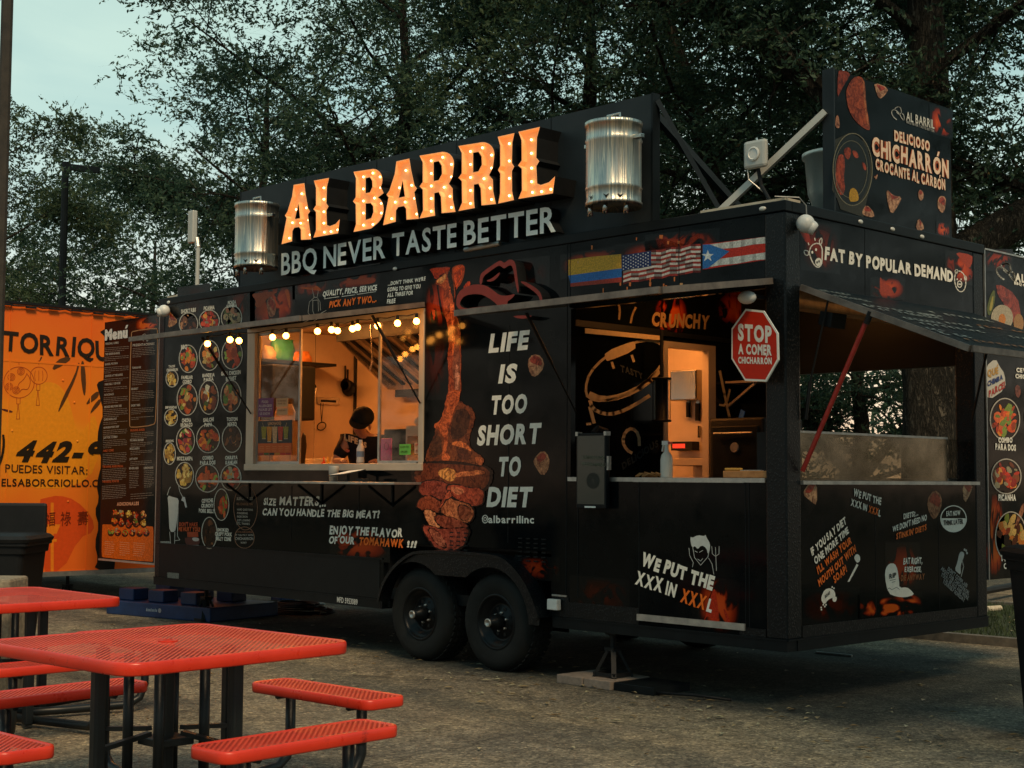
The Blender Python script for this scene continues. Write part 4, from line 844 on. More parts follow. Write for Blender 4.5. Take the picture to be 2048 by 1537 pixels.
q([(210, 322), (260, 300), (320, 328), (345, 372), (300, 346), (250, 338)], (.9, .30, .10), amp=2); q([(250, 350), (300, 350), (340, 390), (330, 420), (260, 415)], (.12, .04, .025)); q([(165, 400), (190, 370), (215, 400), (200, 425), (160, 428)], (.8, .25, .09))
q([(355, 400), (405, 400), (415, 425), (395, 455), (372, 440)], (.6, .2, .08), amp=2)
q([(60, 425), (200, 420), (370, 440), (380, 470), (200, 460), (60, 465)], (.03, .012, .010), amp=2)
q([(40, 455), (70, 445), (200, 450), (370, 462), (410, 475), (425, 500), (410, 560), (380, 590), (300, 575), (210, 560), (130, 560), (60, 560), (28, 540), (25, 490)], (.20, .06, .03))
q([(140, 485), (180, 465), (225, 470), (262, 500), (222, 548), (190, 540), (150, 515)], (1.0, .50, .16)); q([(235, 500), (300, 485), (410, 478), (425, 500), (330, 512), (250, 522)], (.85, .33, .14), amp=2)
q([(30, 565), (100, 545), (180, 555), (205, 600), (180, 650), (120, 640), (45, 620)], (.34, .09, .07)); q([(205, 575), (260, 570), (330, 590), (395, 590), (402, 650), (380, 682), (310, 682), (250, 640), (215, 615)], (.55, .12, .07)); q([(212, 580), (250, 575), (310, 602), (262, 632), (225, 605)], (.80, .34, .20), amp=2)
q([(18, 692), (50, 640), (110, 640), (160, 680), (150, 722), (90, 728), (40, 705)], (.34, .10, .055)); q([(150, 705), (180, 640), (210, 600), (222, 650), (200, 692), (170, 722)], (.55, .14, .08))
q([(165, 722), (215, 650), (260, 670), (330, 690), (348, 740), (322, 782), (270, 782), (200, 748)], (.66, .28, .14)); q([(262, 690), (322, 700), (340, 740), (310, 775), (270, 760)], (.35, .12, .07))
q([(60, 725), (90, 718), (130, 740), (152, 790), (142, 832), (100, 812), (70, 762)], (.85, .46, .26)); q([(130, 748), (220, 762), (290, 790), (312, 812), (280, 832), (200, 822), (150, 802)], (.40, .12, .08))
q([(65, 812), (110, 818), (170, 838), (250, 828), (310, 828), (300, 880), (270, 932), (200, 950), (140, 936), (108, 900), (80, 860)], (.46, .12, .09)); q([(90, 830), (130, 840), (170, 880), (190, 935), (150, 925), (110, 880)], (.62, .24, .17), amp=4)
m_.build('steak_picture', 'meat', T, fix=False)
def morsel(pts, tip, f, ax, v, OFF, par=None, z=None):
    m_ = MB(); ppoly(m_, smooth([f(*p) for p in pts], 1), ax, v, OFF(3), tip)
    c = (sum(p[0] for p in pts)/len(pts), sum(p[1] for p in pts)/len(pts))
    top = sorted(pts, key=lambda p: p[1])[:max(3, len(pts)*2//3)]
    inner = [(c[0]+(x-c[0])*.8, c[1]+(y-c[1])*.8-4) for x, y in pts if (x, y) in top]+[c]
    if len(inner) > 3: ppoly(m_, smooth([f(*p) for p in inner], 1), ax, v, OFF(5), (.34, .05, .03))
    return m_.build('meat_picture', 'meat', par or T, fix=False)
morsel([(575, 570), (605, 532), (650, 545), (666, 600), (620, 655), (590, 640)], (.5, .26, .14), Z4, 'y', 0, FO)
morsel([(605, 1075), (655, 1022), (690, 1060), (688, 1120), (655, 1165), (615, 1110)], (.5, .24, .12), Z4, 'y', 0, FO)
morsel([(565, 985), (600, 800), (610, 640), (690, 740), (780, 850), (700, 940)], (.5, .24, .1), Z(280, 560, 10.24), 'y', 0, FO)
morsel([(270, 330), (310, 262), (370, 330), (365, 450), (330, 490), (290, 470)], (.3, .14, .08), Z9, 'y', 0, FO)
# ---- end face graphics
words([("FAT BY POPULAR DEMAND", Z14(577, 1234), Z14(1368, 1370), 27)], 'x', 0, EO, jit=.6, slant=.03, bold=.055, name='slogan')
m_ = MB()
P = lambda pts: [Z14(*p) for p in pts]
def outline(pts, w, col=WH, k=3, cl=True): 
    pp = smooth(P(pts), 1, cl); stroke(m_, pp+([pp[0]] if cl else []), w, 'x', 0, EO(k), col)
outline([(485, 1180), (500, 1140), (540, 1125), (566, 1150), (566, 1220), (562, 1262), (540, 1280), (515, 1262), (495, 1220)], 2.2)
outline([(452, 1172), (478, 1174), (484, 1190), (478, 1204), (460, 1200)], 1.8); outline([(545, 1120), (560, 1092), (566, 1110), (560, 1140)], 1.8)
outline([(478, 1120), (486, 1145)], 1.8, cl=False); outline([(518, 1090), (524, 1118)], 1.8, cl=False)
m_.poly([at(*p, 'x', 0)+Vector(EO(3)) for p in smooth(P([(520, 1240), (535, 1218), (556, 1220), (564, 1245), (550, 1270), (530, 1268)]), 1)], WH)
for x, y in ((505, 1184), (528, 1168)): m_.poly(ell(*Z14(x, y), 2, 3, 'x', 0, EO(3), 10), WH)
for x, y in ((534, 1246), (546, 1240)): m_.poly(ell(*Z14(x, y), 1.6, 2.6, 'x', 0, EO(5), 10), (.01, .01, .01))
m_.build('cow_drawing', 'flat', T, fix=False); m_ = MB()
outline([(1378, 1350), (1386, 1310), (1410, 1295), (1440, 1320), (1452, 1370), (1440, 1420), (1412, 1430), (1388, 1400)], 1.8)
outline([(1380, 1300), (1392, 1288), (1402, 1296), (1392, 1320)], 1.5); outline([(1440, 1325), (1454, 1335), (1452, 1365), (1440, 1350)], 1.5)
ring(m_, *Z14(1411, 1380), 5.2, 7.2, 1.6, 'x', 0, EO(3), WH)
for x, y in ((1396, 1350), (1420, 1350), (1407, 1380), (1415, 1381)): m_.poly(ell(*Z14(x, y), 1.2, 1.9, 'x', 0, EO(3), 8), WH)
m_.build('pig_drawing', 'flat', T, fix=False)
def rot(rows, up, name='slogan', **kw): words([(s, Z15(*a), Z15(*b), h, c) for s, a, b, h, c in rows], 'x', 0, EO, jit=.5, slant=.08, bold=.045, name=name, up=up, **kw)
rot([("WE PUT THE", (474, 138), (656, 200), 15, WH)], (.05, -1)); rot([("XXX IN", (458, 200), (562, 242), 14, WH), ("XXX", (574, 246), (636, 268), 14, OR), ("L", (638, 270), (652, 276), 14, WH)], (.05, -1))
rot([("IF YOU SAY DIET", (206, 532), (432, 318), 14, WH), ("ONE MORE TIME", (228, 592), (448, 380), 13.5, WH), ("I'LL WASH YOUR", (246, 656), (466, 444), 14, OR), ("MOUTH OUT WITH", (254, 732), (494, 500), 14, OR), ("SOAP!", (354, 712), (436, 634), 14, OR)], (-.3, -1))
rot([("DIETS?...", (804, 292), (900, 268), 11, WH), ("WE DON'T NEED NO", (732, 376), (956, 298), 12, WH), ("STINKIN' DIETS", (756, 426), (954, 362), 12, OR)], (-.02, -1))
rot([("EAT RIGHT,", (802, 586), (926, 582), 13, WH), ("EXERCISE,", (810, 636), (920, 636), 11, WH), ("DIE ANYWAY", (786, 696), (940, 686), 12, (.30, .10, .03))], (.03, -1))
G2 = (.17, .20, .21)
rot([("DON'T COMPLAIN", (1090, 625), (1216, 742), 8, G2), ("ABOUT OUR CHICHARRON,", (1046, 622), (1228, 790), 8, G2), ("YOU'LL BE OLD AND WEAK", (1046, 660), (1226, 822), 8, G2), ("YOURSELF SOMEDAY", (1058, 706), (1200, 834), 8, G2)], (.3, -1))
m_ = MB(); c = Z15(1134, 288); ring(m_, *c, 26.5, 27, 2.0, 'x', 0, EO(3), WH)
m_.poly([at(*p, 'x', 0)+Vector(EO(3)) for p in [(c[0]+25*math.cos(R(a)), c[1]-1+26*math.sin(R(a))) for a in range(0, 181, 12)]], WH)
m_.build('round_badge', 'flat', T, fix=False)
words([("EAT NOW", Z15(1084, 272), Z15(1176, 264), 10, WH), ("THINK LATER", Z15(1066, 330), Z15(1194, 322), 10, (.01, .01, .01))], 'x', 0, EO, bold=.045, jit=.4, name='slogan')
m_ = MB()
def sh(pts, c=WH, k=3, s=1): ppoly(m_, smooth([Z15(*p) for p in pts], s), 'x', 0, EO(k), c)
sh([(684, 670), (690, 610), (714, 580), (750, 580), (768, 620), (778, 700), (780, 740), (830, 735), (860, 760), (878, 785), (820, 802), (760, 798), (705, 775)])
m_.build('tombstone_drawing', 'flat', T, fix=False)
words([("RIP", Z15(712, 682), Z15(756, 670), 10, (.01, .015, .015))], 'x', 0, EO, bold=.03, name='tombstone_lettering')
m_ = MB(); [stroke(m_, [Z15(*a), Z15(*b)], .9, 'x', 0, EO(5), (.01, .015, .015)) for a, b in (((716, 692), (754, 684)), ((730, 704), (752, 698)), ((700, 750), (712, 740)), ((712, 740), (730, 752)), ((730, 752), (760, 736)), ((760, 736), (780, 750)))]; m_.build('tombstone_line', 'flat', T, fix=False)
m_ = MB(); sh([(268, 800), (290, 750), (330, 740), (358, 762), (362, 800), (340, 805), (312, 818), (290, 850), (272, 830)]); sh([(340, 800), (372, 795), (366, 830), (345, 832)], WH, 4)
for x, y in ((268, 868), (282, 850), (292, 862), (300, 850), (270, 882), (352, 742), (340, 735)): m_.poly(ell(*Z15(x, y), 1.6, 2, 'x', 0, EO(3), 8), WH)
m_.build('soap_drawing', 'flat', T, fix=False)
words([("SOAP", Z15(292, 808), Z15(326, 778), 6, (.01, .01, .01))], 'x', 0, EO, bold=.05, name='soap_lettering', up=(-.2, -1))
m_ = MB(); sh([(440, 700), (446, 690), (500, 582), (512, 590), (452, 700)], s=0); sh([(482, 540), (500, 515), (522, 530), (524, 562), (505, 578), (490, 560)]); m_.build('brush_drawing', 'flat', T, fix=False)
m_ = MB(); sh([(1142, 620), (1160, 570), (1172, 510), (1190, 500), (1206, 515), (1196, 555), (1180, 590), (1182, 655), (1160, 640)], (.42, .44, .42)); stroke(m_, [Z15(1190, 560), Z15(1200, 600), Z15(1184, 665)], 1.3, 'x', 0, EO(3), (.4, .42, .4))
for x, y in ((1216, 496), (1222, 512), (1206, 490)): m_.poly(ell(*Z15(x, y), 2, 2.6, 'x', 0, EO(3), 8), (.4, .42, .4))
m_.build('old_man_drawing', 'flat', T, fix=False)
Zx = Z(1590, 560, 2.196)
morsel([(30, 940), (60, 892), (96, 890), (96, 992), (70, 975)], (.5, .33, .2), Zx, 'x', 0, EO); morsel([(576, 970), (610, 918), (646, 950), (640, 1010), (612, 1058), (590, 1030)], (.36, .18, .1), Zx, 'x', 0, EO)
morsel([(732, 895), (782, 898), (770, 940), (742, 988)], (.5, .33, .2), Zx, 'x', 0, EO)
m_ = MB()
for a in ((1600, 440, 1680, 540, .7, 10), (1740, 555, 1810, 600, 1.3, 0), (1890, 500, 1950, 560, 1.3, 14), (1715, 1190, 1845, 1240, 2.4, -8), (1770, 1085, 1840, 1180, 1.0, 0), (1600, 1180, 1720, 1250, .5, -6)): flame(m_, *a[:4], 'x', 0, EO(1), a[4], a[5])
m_.build('fire_print', 'flame', T, fix=False)
m_ = MB(); ppoly(m_, smooth([Z14(*p) for p in ((920, 1350), (925, 1335), (945, 1375), (985, 1390), (1015, 1450), (922, 1450))], 1), 'x', 0, EO(2), (.42, .045, .012))
ppoly(m_, smooth([Z14(*p) for p in ((1380, 1180), (1490, 1200), (1492, 1240), (1470, 1290), (1420, 1230))], 1), 'x', 0, EO(2), (.40, .045, .012)); ppoly(m_, smooth([Z14(*p) for p in ((420, 1040), (480, 1050), (500, 1130), (470, 1130), (440, 1080))], 1), 'x', 0, EO(2), (.36, .03, .012))
m_.build('fire_tongue', 'print', T, fix=False)
# ---- pig drawing and words on the porch wall (plane x = XP)
m_ = MB(); PO = lambda k: (.0005*k, 0, 0); CR = (.62, .47, .27)
def ps(pts, w, k=3, s=1, cl=False, c=CR): m2 = MB(); pp = smooth([Z5(*p) for p in pts], s, cl); stroke(m2, pp+([pp[0]] if cl else []), w, 'x', XP, PO(k), c); m2.build('drawn_line', 'flat', T, fix=False)
ppoly(m_, [Z5(*p) for p in ((140, 338), (675, 392), (675, 424), (140, 374))], 'x', XP+.031, PO(1), CR)
ps([(690, 470), (640, 430), (540, 422), (400, 470), (270, 545), (170, 650), (140, 760), (160, 830), (260, 850), (400, 820), (560, 720), (660, 620), (690, 540)], 5, cl=True)
ps([(150, 790), (260, 838), (400, 815), (560, 735), (680, 610)], 11)
ps([(170, 830), (190, 900), (270, 940), (360, 935), (480, 880), (620, 790)], 7); ppoly(m_, smooth([Z5(*p) for p in ((275, 505), (470, 428), (490, 440), (490, 492), (300, 570), (282, 560))], 1), 'x', XP, PO(5), CR)
ps([(322, 560), (345, 635)], 5); ps([(460, 510), (486, 590)], 5)
ps([(520, 1180), (515, 1080), (470, 1035), (420, 1060), (400, 1130), (430, 1190), (475, 1215)], 6); ps([(160, 840), (215, 1050)], 7); ps([(140, 1010), (190, 1005)], 5)
ps([(1065, 560), (1130, 880), (1205, 1210)], 5); ps([(1065, 872), (1125, 880), (1160, 730)], 4)
m_.build('pig_outline', 'flat', T, fix=False)
words([("TASTY", Z5(385, 640), Z5(545, 700), 14, (.05, .055, .05))], 'x', XP, PO, bold=.05, jit=.5, name='wall_lettering', up=(-.1, -1))
words([("DELICIOUS", Z5(400, 1330), Z5(650, 1160), 14, (.035, .045, .045))], 'x', XP, PO, bold=.05, jit=.5, name='wall_lettering', up=(-.2, -1))
words([("CRUNCHY", Z5(600, 325), Z5(1000, 350), 30, (.42, .26, .11))], 'x', XP, PO, bold=.05, jit=.5, slant=.1, name='wall_lettering')
m_ = MB(); flame(m_, *Z5(620, 100), *Z5(860, 400), 'x', XP, PO(1), 1.6); flame(m_, *Z5(1060, 80), *Z5(1300, 320), 'x', XP, PO(1), 1.4); m_.build('fire_print', 'flame', T, fix=False)
for st in ([(360, 150), (385, 200), (375, 300)], [(500, 180), (470, 240), (455, 320)]): 
    ps(st, 4, c=(.30, .2, .09))
# ============================================================ ROOFTOP SIGN WITH LIT LETTERS
SG = thing('rooftop_sign', 'long charcoal rooftop sign with glowing orange bulb letters above white lettering', 'sign', (-3.8, .05, ZT))
YS = .03
XSR = at(1303, 300, 'y', YS).x
part(MB().box(-6.47, XSR, YS, YS+.05, ZT+.003, 4.285), 'sign_board', 'board', SG)
part(MB().box(XSR, XSR+.015, YS-.004, YS+.075, ZT+.003, 4.29).box(-6.485, -6.47, YS-.004, YS+.075, ZT+.003, 4.29), 'edge_strip', 'trim', SG)
for x in (-5.4, -4.35, -3.3, -2.2): part(MB().box(x-.003, x+.003, YS-.003, YS, ZT+.01, 4.28), 'panel_seam', 'trim', SG)
for x in (-1.24, -4.4, -6.3): part(MB().beam((x, YS+.07, 4.18), (x+.02, 1.55, ZT), .05, .05), 'brace', 'trim' if x != -1.24 else 'board', SG)
part(MB().beam((XSR+.01, YS+.06, 4.24), (-.76, .35, ZT), .06, .035), 'brace', 'board', SG)
# white raised lettering
def raised(s, p0, p1, h, m, side, y=-.07, depth=.095):
    O = at(*p0, 'y', y); X = at(*p1, 'y', y)-O; Hh = h/ (at(p0[0], p0[1]-100, 'y', y).z-O.z)/100 if False else 0
    Y = Vector((0, 0, at(p0[0], p0[1]-h, 'y', y).z-O.z)); x = 0; lay = []
    for ch in s:
        if ch == ' ': x += .34; continue
        g_ = glyph(ch, .022); lay.append((g_, x)); x += g_[3]+.085
    W2 = x-.085
    for g_, gx in lay:
        a = MB(); P_ = [O+X*((gx+a_)/W2)+Y*(b_/CAPH) for a_, b_ in g_[0]]; a.add(P_, g_[1]); o = a.build('letter', m, SG, fix=False)
        b = MB(); n = len(P_); b.add(P_+[q+Vector((0, depth, 0)) for q in P_], [(i, j, n+j, n+i) for i, j in g_[2]]); b.build('letter_side', side, o, fix=False)
raised("BBQ", Z7(278, 842), Z7(440, 815), 41, 'whitepaint', 'blackmatte'); raised("NEVER", Z7(470, 810), Z7(752, 762), 41, 'whitepaint', 'blackmatte')
raised("TASTE", Z7(782, 757), Z7(1076, 712), 43, 'whitepaint', 'blackmatte'); raised("BETTER", Z7(1108, 706), Z7(1528, 642), 46, 'whitepaint', 'blackmatte')
# letter outlines, unit square, holes after
def arcp(cx, cy, rx, ry, a0, a1, n=8): return [(cx+rx*math.cos(R(a0+(a1-a0)*k/n)), cy+ry*math.sin(R(a0+(a1-a0)*k/n))) for k in range(n+1)]
LT = {
 'A': ([(0, 0), (.36, .02), (.36, .2), (.42, .25), (.58, .25), (.64, .2), (.66, .02), (1, 0), (.91, .28), (.86, .44), (.93, .49), (.86, .55), (.76, .8), (.70, 1), (.34, 1), (.30, .8), (.16, .55), (.08, .49), (.14, .44), (.08, .25)], [[(.43, .40), (.60, .40), (.53, .66)]],
       [(.15, .1), (.85, .1), (.24, .36), (.78, .36), (.35, .58), (.69, .58), (.52, .84), (.52, .33)]),
 'L': ([(0, 0), (.94, 0), (1, .24), (.84, .17), (.62, .15), (.52, .18), (.50, .44), (.58, .5), (.50, .56), (.52, .85), (.60, 1), (.02, 1), (.10, .86), (.10, .56), (.0, .5), (.10, .44), (.10, .12)], [],
       [(.28, .86), (.28, .66), (.28, .44), (.28, .24), (.3, .08), (.55, .07), (.8, .08)]),
 'I': ([(0, 0), (1, 0), (.88, .14), (.86, .44), (1, .5), (.86, .56), (.88, .86), (1, 1), (0, 1), (.14, .86), (.14, .56), (0, .5), (.14, .44), (.12, .14)], [], [(.5, .1), (.5, .36), (.5, .62), (.5, .88)]),
 'B': ([(.02, 0), (.60, 0)]+arcp(.64, .28, .36, .24, -60, 60)+[(1.0, .54)]+arcp(.60, .76, .36, .22, -30, 80)+[(.02, 1), (.10, .88), (.09, .57), (0, .51), (.09, .45), (.10, .12)], [[(.42, .16), (.60, .17), (.67, .26), (.66, .36), (.58, .42), (.42, .43)], [(.42, .60), (.56, .60), (.64, .68), (.63, .78), (.56, .85), (.42, .85)]],
       [(.24, .1), (.24, .3), (.24, .5), (.24, .7), (.24, .9), (.55, .08), (.82, .24), (.82, .4), (.6, .51), (.80, .66), (.78, .84), (.55, .93)]),
 'R': ([(0, 0), (.44, 0), (.42, .14), (.42, .36), (.54, .36), (.60, .28), (.62, .02), (1.0, 0), (.93, .2), (.92, .38), (.82, .46), (.92, .56)]+arcp(.58, .76, .38, .23, -10, 80)+[(.0, 1), (.09, .88), (.09, .57), (0, .51), (.09, .45), (.10, .12)], [[(.40, .55), (.54, .55), (.63, .64), (.62, .77), (.54, .85), (.40, .85)]],
       [(.24, .1), (.24, .3), (.24, .5), (.24, .7), (.24, .9), (.80, .1), (.76, .28), (.6, .44), (.80, .58), (.80, .78), (.56, .92)])}
def inset(lp, d, hole=False):
    n = len(lp); A_ = sum(lp[i][0]*lp[(i+1) % n][1]-lp[(i+1) % n][0]*lp[i][1] for i in range(n)); sgn = 1 if A_ > 0 else -1
    out = []
    for i in range(n):
        p, q, r_ = lp[i-1], lp[i], lp[(i+1) % n]
        e1 = Vector((q[0]-p[0], q[1]-p[1])); e2 = Vector((r_[0]-q[0], r_[1]-q[1]))
        n1 = Vector((-e1.y, e1.x)).normalized(); n2 = Vector((-e2.y, e2.x)).normalized(); m_ = (n1+n2)
        m_ = m_.normalized()*min(1.6, 1/max(.5, m_.normalized().dot(n1))) if m_.length > 1e-4 else n1
        k = d*sgn*(-1 if hole else 1); out.append((q[0]+m_.x*k, q[1]+m_.y*k))
    return out
YF = -.20
def marquee(L, bl, br, tl, tr):
    pl = [at(*Z7(*p), 'y', YF) for p in (bl, br, tl, tr)]; pl = [(p.x, p.z) for p in pl]
    def f(u, v): return tuple((pl[0][i]*(1-u)+pl[1][i]*u)*(1-v)+(pl[2][i]*(1-u)+pl[3][i]*u)*v for i in (0, 1))
    o_, hs_, bulbs = LT[L]; loop = [f(*p) for p in o_]; holes = [[f(*p) for p in h] for h in hs_]
    c = (sum(p[0] for p in loop)/len(loop), sum(p[1] for p in loop)/len(loop))
    d = .007; li = inset(loop, d); hi = [inset(h, d, True) for h in holes]
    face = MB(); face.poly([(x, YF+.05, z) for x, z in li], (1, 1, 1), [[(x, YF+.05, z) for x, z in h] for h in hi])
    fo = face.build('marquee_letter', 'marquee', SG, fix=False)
    rim_ = MB(); ret = MB()
    for a, b in [(loop, li)]+list(zip(holes, hi)):
        n = len(a)
        for i in range(n):
            j = (i+1) % n
            rim_.add([(a[i][0], YF, a[i][1]), (a[j][0], YF, a[j][1]), (b[j][0], YF, b[j][1]), (b[i][0], YF, b[i][1])], [(0, 1, 2, 3)])
            rim_.add([(b[i][0], YF, b[i][1]), (b[j][0], YF, b[j][1]), (b[j][0], YF+.05, b[j][1]), (b[i][0], YF+.05, b[i][1])], [(0, 1, 2, 3)])
            ret.add([(a[i][0], YF, a[i][1]), (a[j][0], YF, a[j][1]), (a[j][0], YS, a[j][1]), (a[i][0], YS, a[i][1])], [(0, 1, 2, 3)])
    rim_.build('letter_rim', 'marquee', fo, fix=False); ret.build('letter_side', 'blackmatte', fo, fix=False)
    for u, v in bulbs:
        x, z = f(u, v); MB().sphere((x, YF+.035, z), .0095, 8, 6).build('bulb', 'bulb', fo, smooth=True)
for a in (('A', (280, 703), (415, 681), (290, 440), (425, 418)), ('L', (425, 673), (545, 652), (425, 414), (545, 392)), ('B', (605, 648), (745, 620), (605, 374), (745, 343)), ('A', (742, 617), (905, 587), (748, 338), (912, 302)),
          ('R', (908, 586), (1072, 556), (908, 300), (1072, 266)), ('R', (1085, 552), (1256, 520), (1085, 256), (1256, 222)), ('I', (1266, 518), (1338, 502), (1264, 214), (1340, 197)), ('L', (1358, 497), (1525, 470), (1355, 192), (1525, 153))): marquee(*a)
# ---- the two barrels
def barrel(x, label):
    B = thing('steel_barrel', label, 'barrel', (x, -.205, 3.44), 'steel barrels hung at the ends of the rooftop sign')
    b = MB(); b.lathe([(.0001, .02), (.19, .02), (.205, .0), (.205, .03), (.198, .04), (.2, .12), (.207, .13), (.2, .145), (.2, .30), (.2, .46), (.207, .475), (.2, .49), (.2, .575), (.208, .58), (.208, .61), (.19, .615), (.0001, .62)], (x, -.205, 3.44), 48)
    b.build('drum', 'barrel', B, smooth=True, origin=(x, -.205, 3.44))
    for a in (-2.2, -1.2, -.3): part(MB().tube([(x+.17*math.cos(a), -.205+.17*math.sin(a), 3.37), (x+.17*math.cos(a), -.205+.17*math.sin(a), 3.46)], .018, 10), 'foot', 'steel', B, smooth=True)
    for sx in (-1, 1):
        part(MB().box(min(x+sx*.195, x+sx*.275), max(x+sx*.195, x+sx*.275), -.225, -.185, 3.905, 3.935), 'handle', 'steel', B, bevel=.004)
    part(MB().tube([(x-.06, -.205, 4.05), (x-.06, -.205, 4.115), (x+.06, -.205, 4.115), (x+.06, -.205, 4.05)], .010, 8), 'lid_handle', 'steel', B)
    for a in (-1.1, -1.75, -2.3, -.6):
        for zz in (3.49,) if a > -2 else (3.49, 4.0):
            c = Vector((x+.203*math.cos(a), -.205+.203*math.sin(a), zz)); t = Vector((-math.sin(a), math.cos(a), 0)); q = MB()
            q.add([c-t*.025+Vector((0, 0, .018)), c-t*.010, c+Vector((0, 0, -.02)), c+t*.010, c+t*.025+Vector((0, 0, .018)), c+Vector((0, 0, .006))], [(0, 1, 5), (1, 2, 5), (2, 3, 5), (3, 4, 5)])
            q.build('vent_mark', 'blackmatte', B, fix=False)
    part(MB().box(x-.02, x+.02, -.02, YS, 3.7, 3.9), 'bracket', 'trim', B)
    return B
barrel(-1.335, 'polished steel barrel on the tall right end of the rooftop sign'); barrel(-5.84, 'polished steel barrel on the left end of the rooftop sign, beside the first letter')

# ============================================================ SIGN ON THE SHORT SIDE OF THE ROOF
XS = -.0
ES = thing('rooftop_sign', 'square printed rooftop sign with meat pictures and orange-edged Spanish lettering', 'sign', (-.05, 1.35, ZT))
part(MB().box(-.085, -.002, .59, 2.15, ZT+.002, 4.345), 'sign_board', 'wrap', ES)
part(MB().box(-.09, .003, .575, .589, ZT+.002, 4.35), 'edge_strip', 'board', ES)
part(MB().beam((-.06, .57, 4.05), (-.82, .3, ZT+.03), .045, .045), 'brace', 'steelwhite', ES); part(MB().beam((-.10, 2.1, 4.1), (-1.1, 2.1, ZT), .045, .045), 'brace', 'alu', ES)
PA = (.85, .62, .45); S0 = dict(ax='x', v=0, OFF=EO, parent=ES)
def two(s, p0, p1, h, j=.5):
    words([(s, p0, p1, h, (.42, .09, .03))], k=4, bold=.11, jit=j, name='letter_outline', gap=.13, **S0); words([(s, p0, p1, h, PA)], k=9, bold=.035, jit=j, name='lettering', gap=.13, **S0)
two("DELICIOSO", Z16(650, 665), Z16(960, 768), 22); two("CHICHARRÓN", Z16(455, 795), Z16(1128, 995), 38); two("CROCANTE AL CARBÓN", Z16(486, 925), Z16(1098, 1108), 23)
words([("AL BARRIL", Z16(752, 490), Z16(1000, 566), 18, (.55, .55, .5)), ("BBQ NEVER TASTE BETTER", Z16(754, 512), Z16(1000, 596), 5, (.3, .3, .28))], bold=.02, **S0)
def hat(f, w, ax, v, OFF, par, col):
    m_ = MB()
    for st in ([(690, 495), (640, 460), (622, 410), (650, 390), (690, 420), (720, 480), (740, 490), (735, 440), (715, 425)], [(650, 390), (668, 375), (690, 368), (708, 380), (715, 425), (690, 440), (660, 400)]):
        pp = smooth([f(*p) for p in st], 2, False); stroke(m_, pp, w, ax, v, OFF(4), col)
    return m_.build('hat_emblem', 'flat', par, fix=False)
hat(Z16, 1.5, 'x', 0, EO, ES, (.5, .5, .46))
m_ = MB(); flame(m_, *Z16(960, 340), *Z16(1165, 600), 'x', 0, EO(1), 1.3, 14); m_.build('fire_print', 'flame', ES, fix=False)
m_ = MB(); flame(m_, *Z16(1020, 1370), *Z16(1140, 1500), 'x', 0, EO(1), 1.4, 6); m_.build('fire_print', 'flame', ES, fix=False)
m_ = MB(); q = lambda pts, c, k, s=1: ppoly(m_, smooth([Z16(*p) for p in pts], s), 'x', 0, EO(k), c)
q([(155, 60), (190, 45), (270, 75), (240, 130), (180, 230), (150, 300)], (.22, .035, .015), 2); q([(240, 190), (290, 110), (350, 100), (385, 130), (395, 300), (430, 500), (440, 575), (400, 570), (310, 500), (250, 400), (225, 260)], (.30, .06, .02), 3); q([(370, 130), (392, 150), (400, 330), (435, 560), (410, 520), (385, 330)], (.42, .15, .06), 5)
q([(155, 430), (170, 500), (172, 560), (132, 550), (134, 470)], (.4, .2, .12), 3)
m_.build('meat_picture', 'meat', ES, fix=False)
m_ = MB()
m_.poly([at(*p, 'x', 0)+Vector(EO(2)) for p in [Z16(*a) for a in ((105, 1100), (125, 660), (250, 600), (400, 680), (460, 900), (430, 1100), (400, 1240), (380, 1340), (180, 1270), (150, 1180))]], (.035, .032, .02))
c = Z16(270, 920)
m_.poly([p for p in ell(c[0], c[1], 38, 71, 'x', 0, EO(4))], (.012, .013, .012))
ring(m_, c[0]+3, c[1], 40, 73, 1.6, 'x', 0, EO(8), (.22, .20, .13)); ring(m_, c[0], c[1], 33, 58, 1.2, 'x', 0, EO(8), (.16, .15, .10)); 
m_.build('barrel_picture', 'print', ES, fix=False)
m_ = MB()
for p in ([(150, 800), (200, 780), (218, 860), (205, 1000), (220, 1090), (190, 1160), (140, 1100), (130, 960)], [(205, 740), (250, 720), (275, 760), (250, 840), (215, 810)], [(275, 750), (320, 760), (340, 820), (300, 820)], [(360, 850), (395, 870), (408, 930), (380, 920)]): q(p, (.34, .06, .025), 7)
m_.build('meat_picture', 'meat', ES, fix=False); m_ = MB(); q([(255, 1100), (290, 1078), (325, 1110), (340, 1190), (300, 1205), (250, 1200)], (.5, .27, .02), 9); m_.build('lemon_picture', 'print', ES, fix=False)
for pts in ([(468, 150), (605, 205), (570, 270), (520, 305), (495, 250)], [(580, 1085), (640, 1150), (720, 1160), (690, 1230), (625, 1325), (590, 1200)], [(860, 1120), (880, 1090), (910, 1130), (905, 1180), (880, 1200), (862, 1160)], [(1030, 1200), (1050, 1150), (1105, 1160), (1100, 1250), (1080, 1310), (1035, 1270)], [(370, 1280), (405, 1225), (470, 1290), (476, 1345), (372, 1322)], [(862, 1340), (905, 1400), (912, 1455), (835, 1450)], [(468, 975), (480, 985), (508, 955), (494, 1018)]):
    morsel(pts, (.46, .27, .16), Z16, 'x', 0, EO, ES)

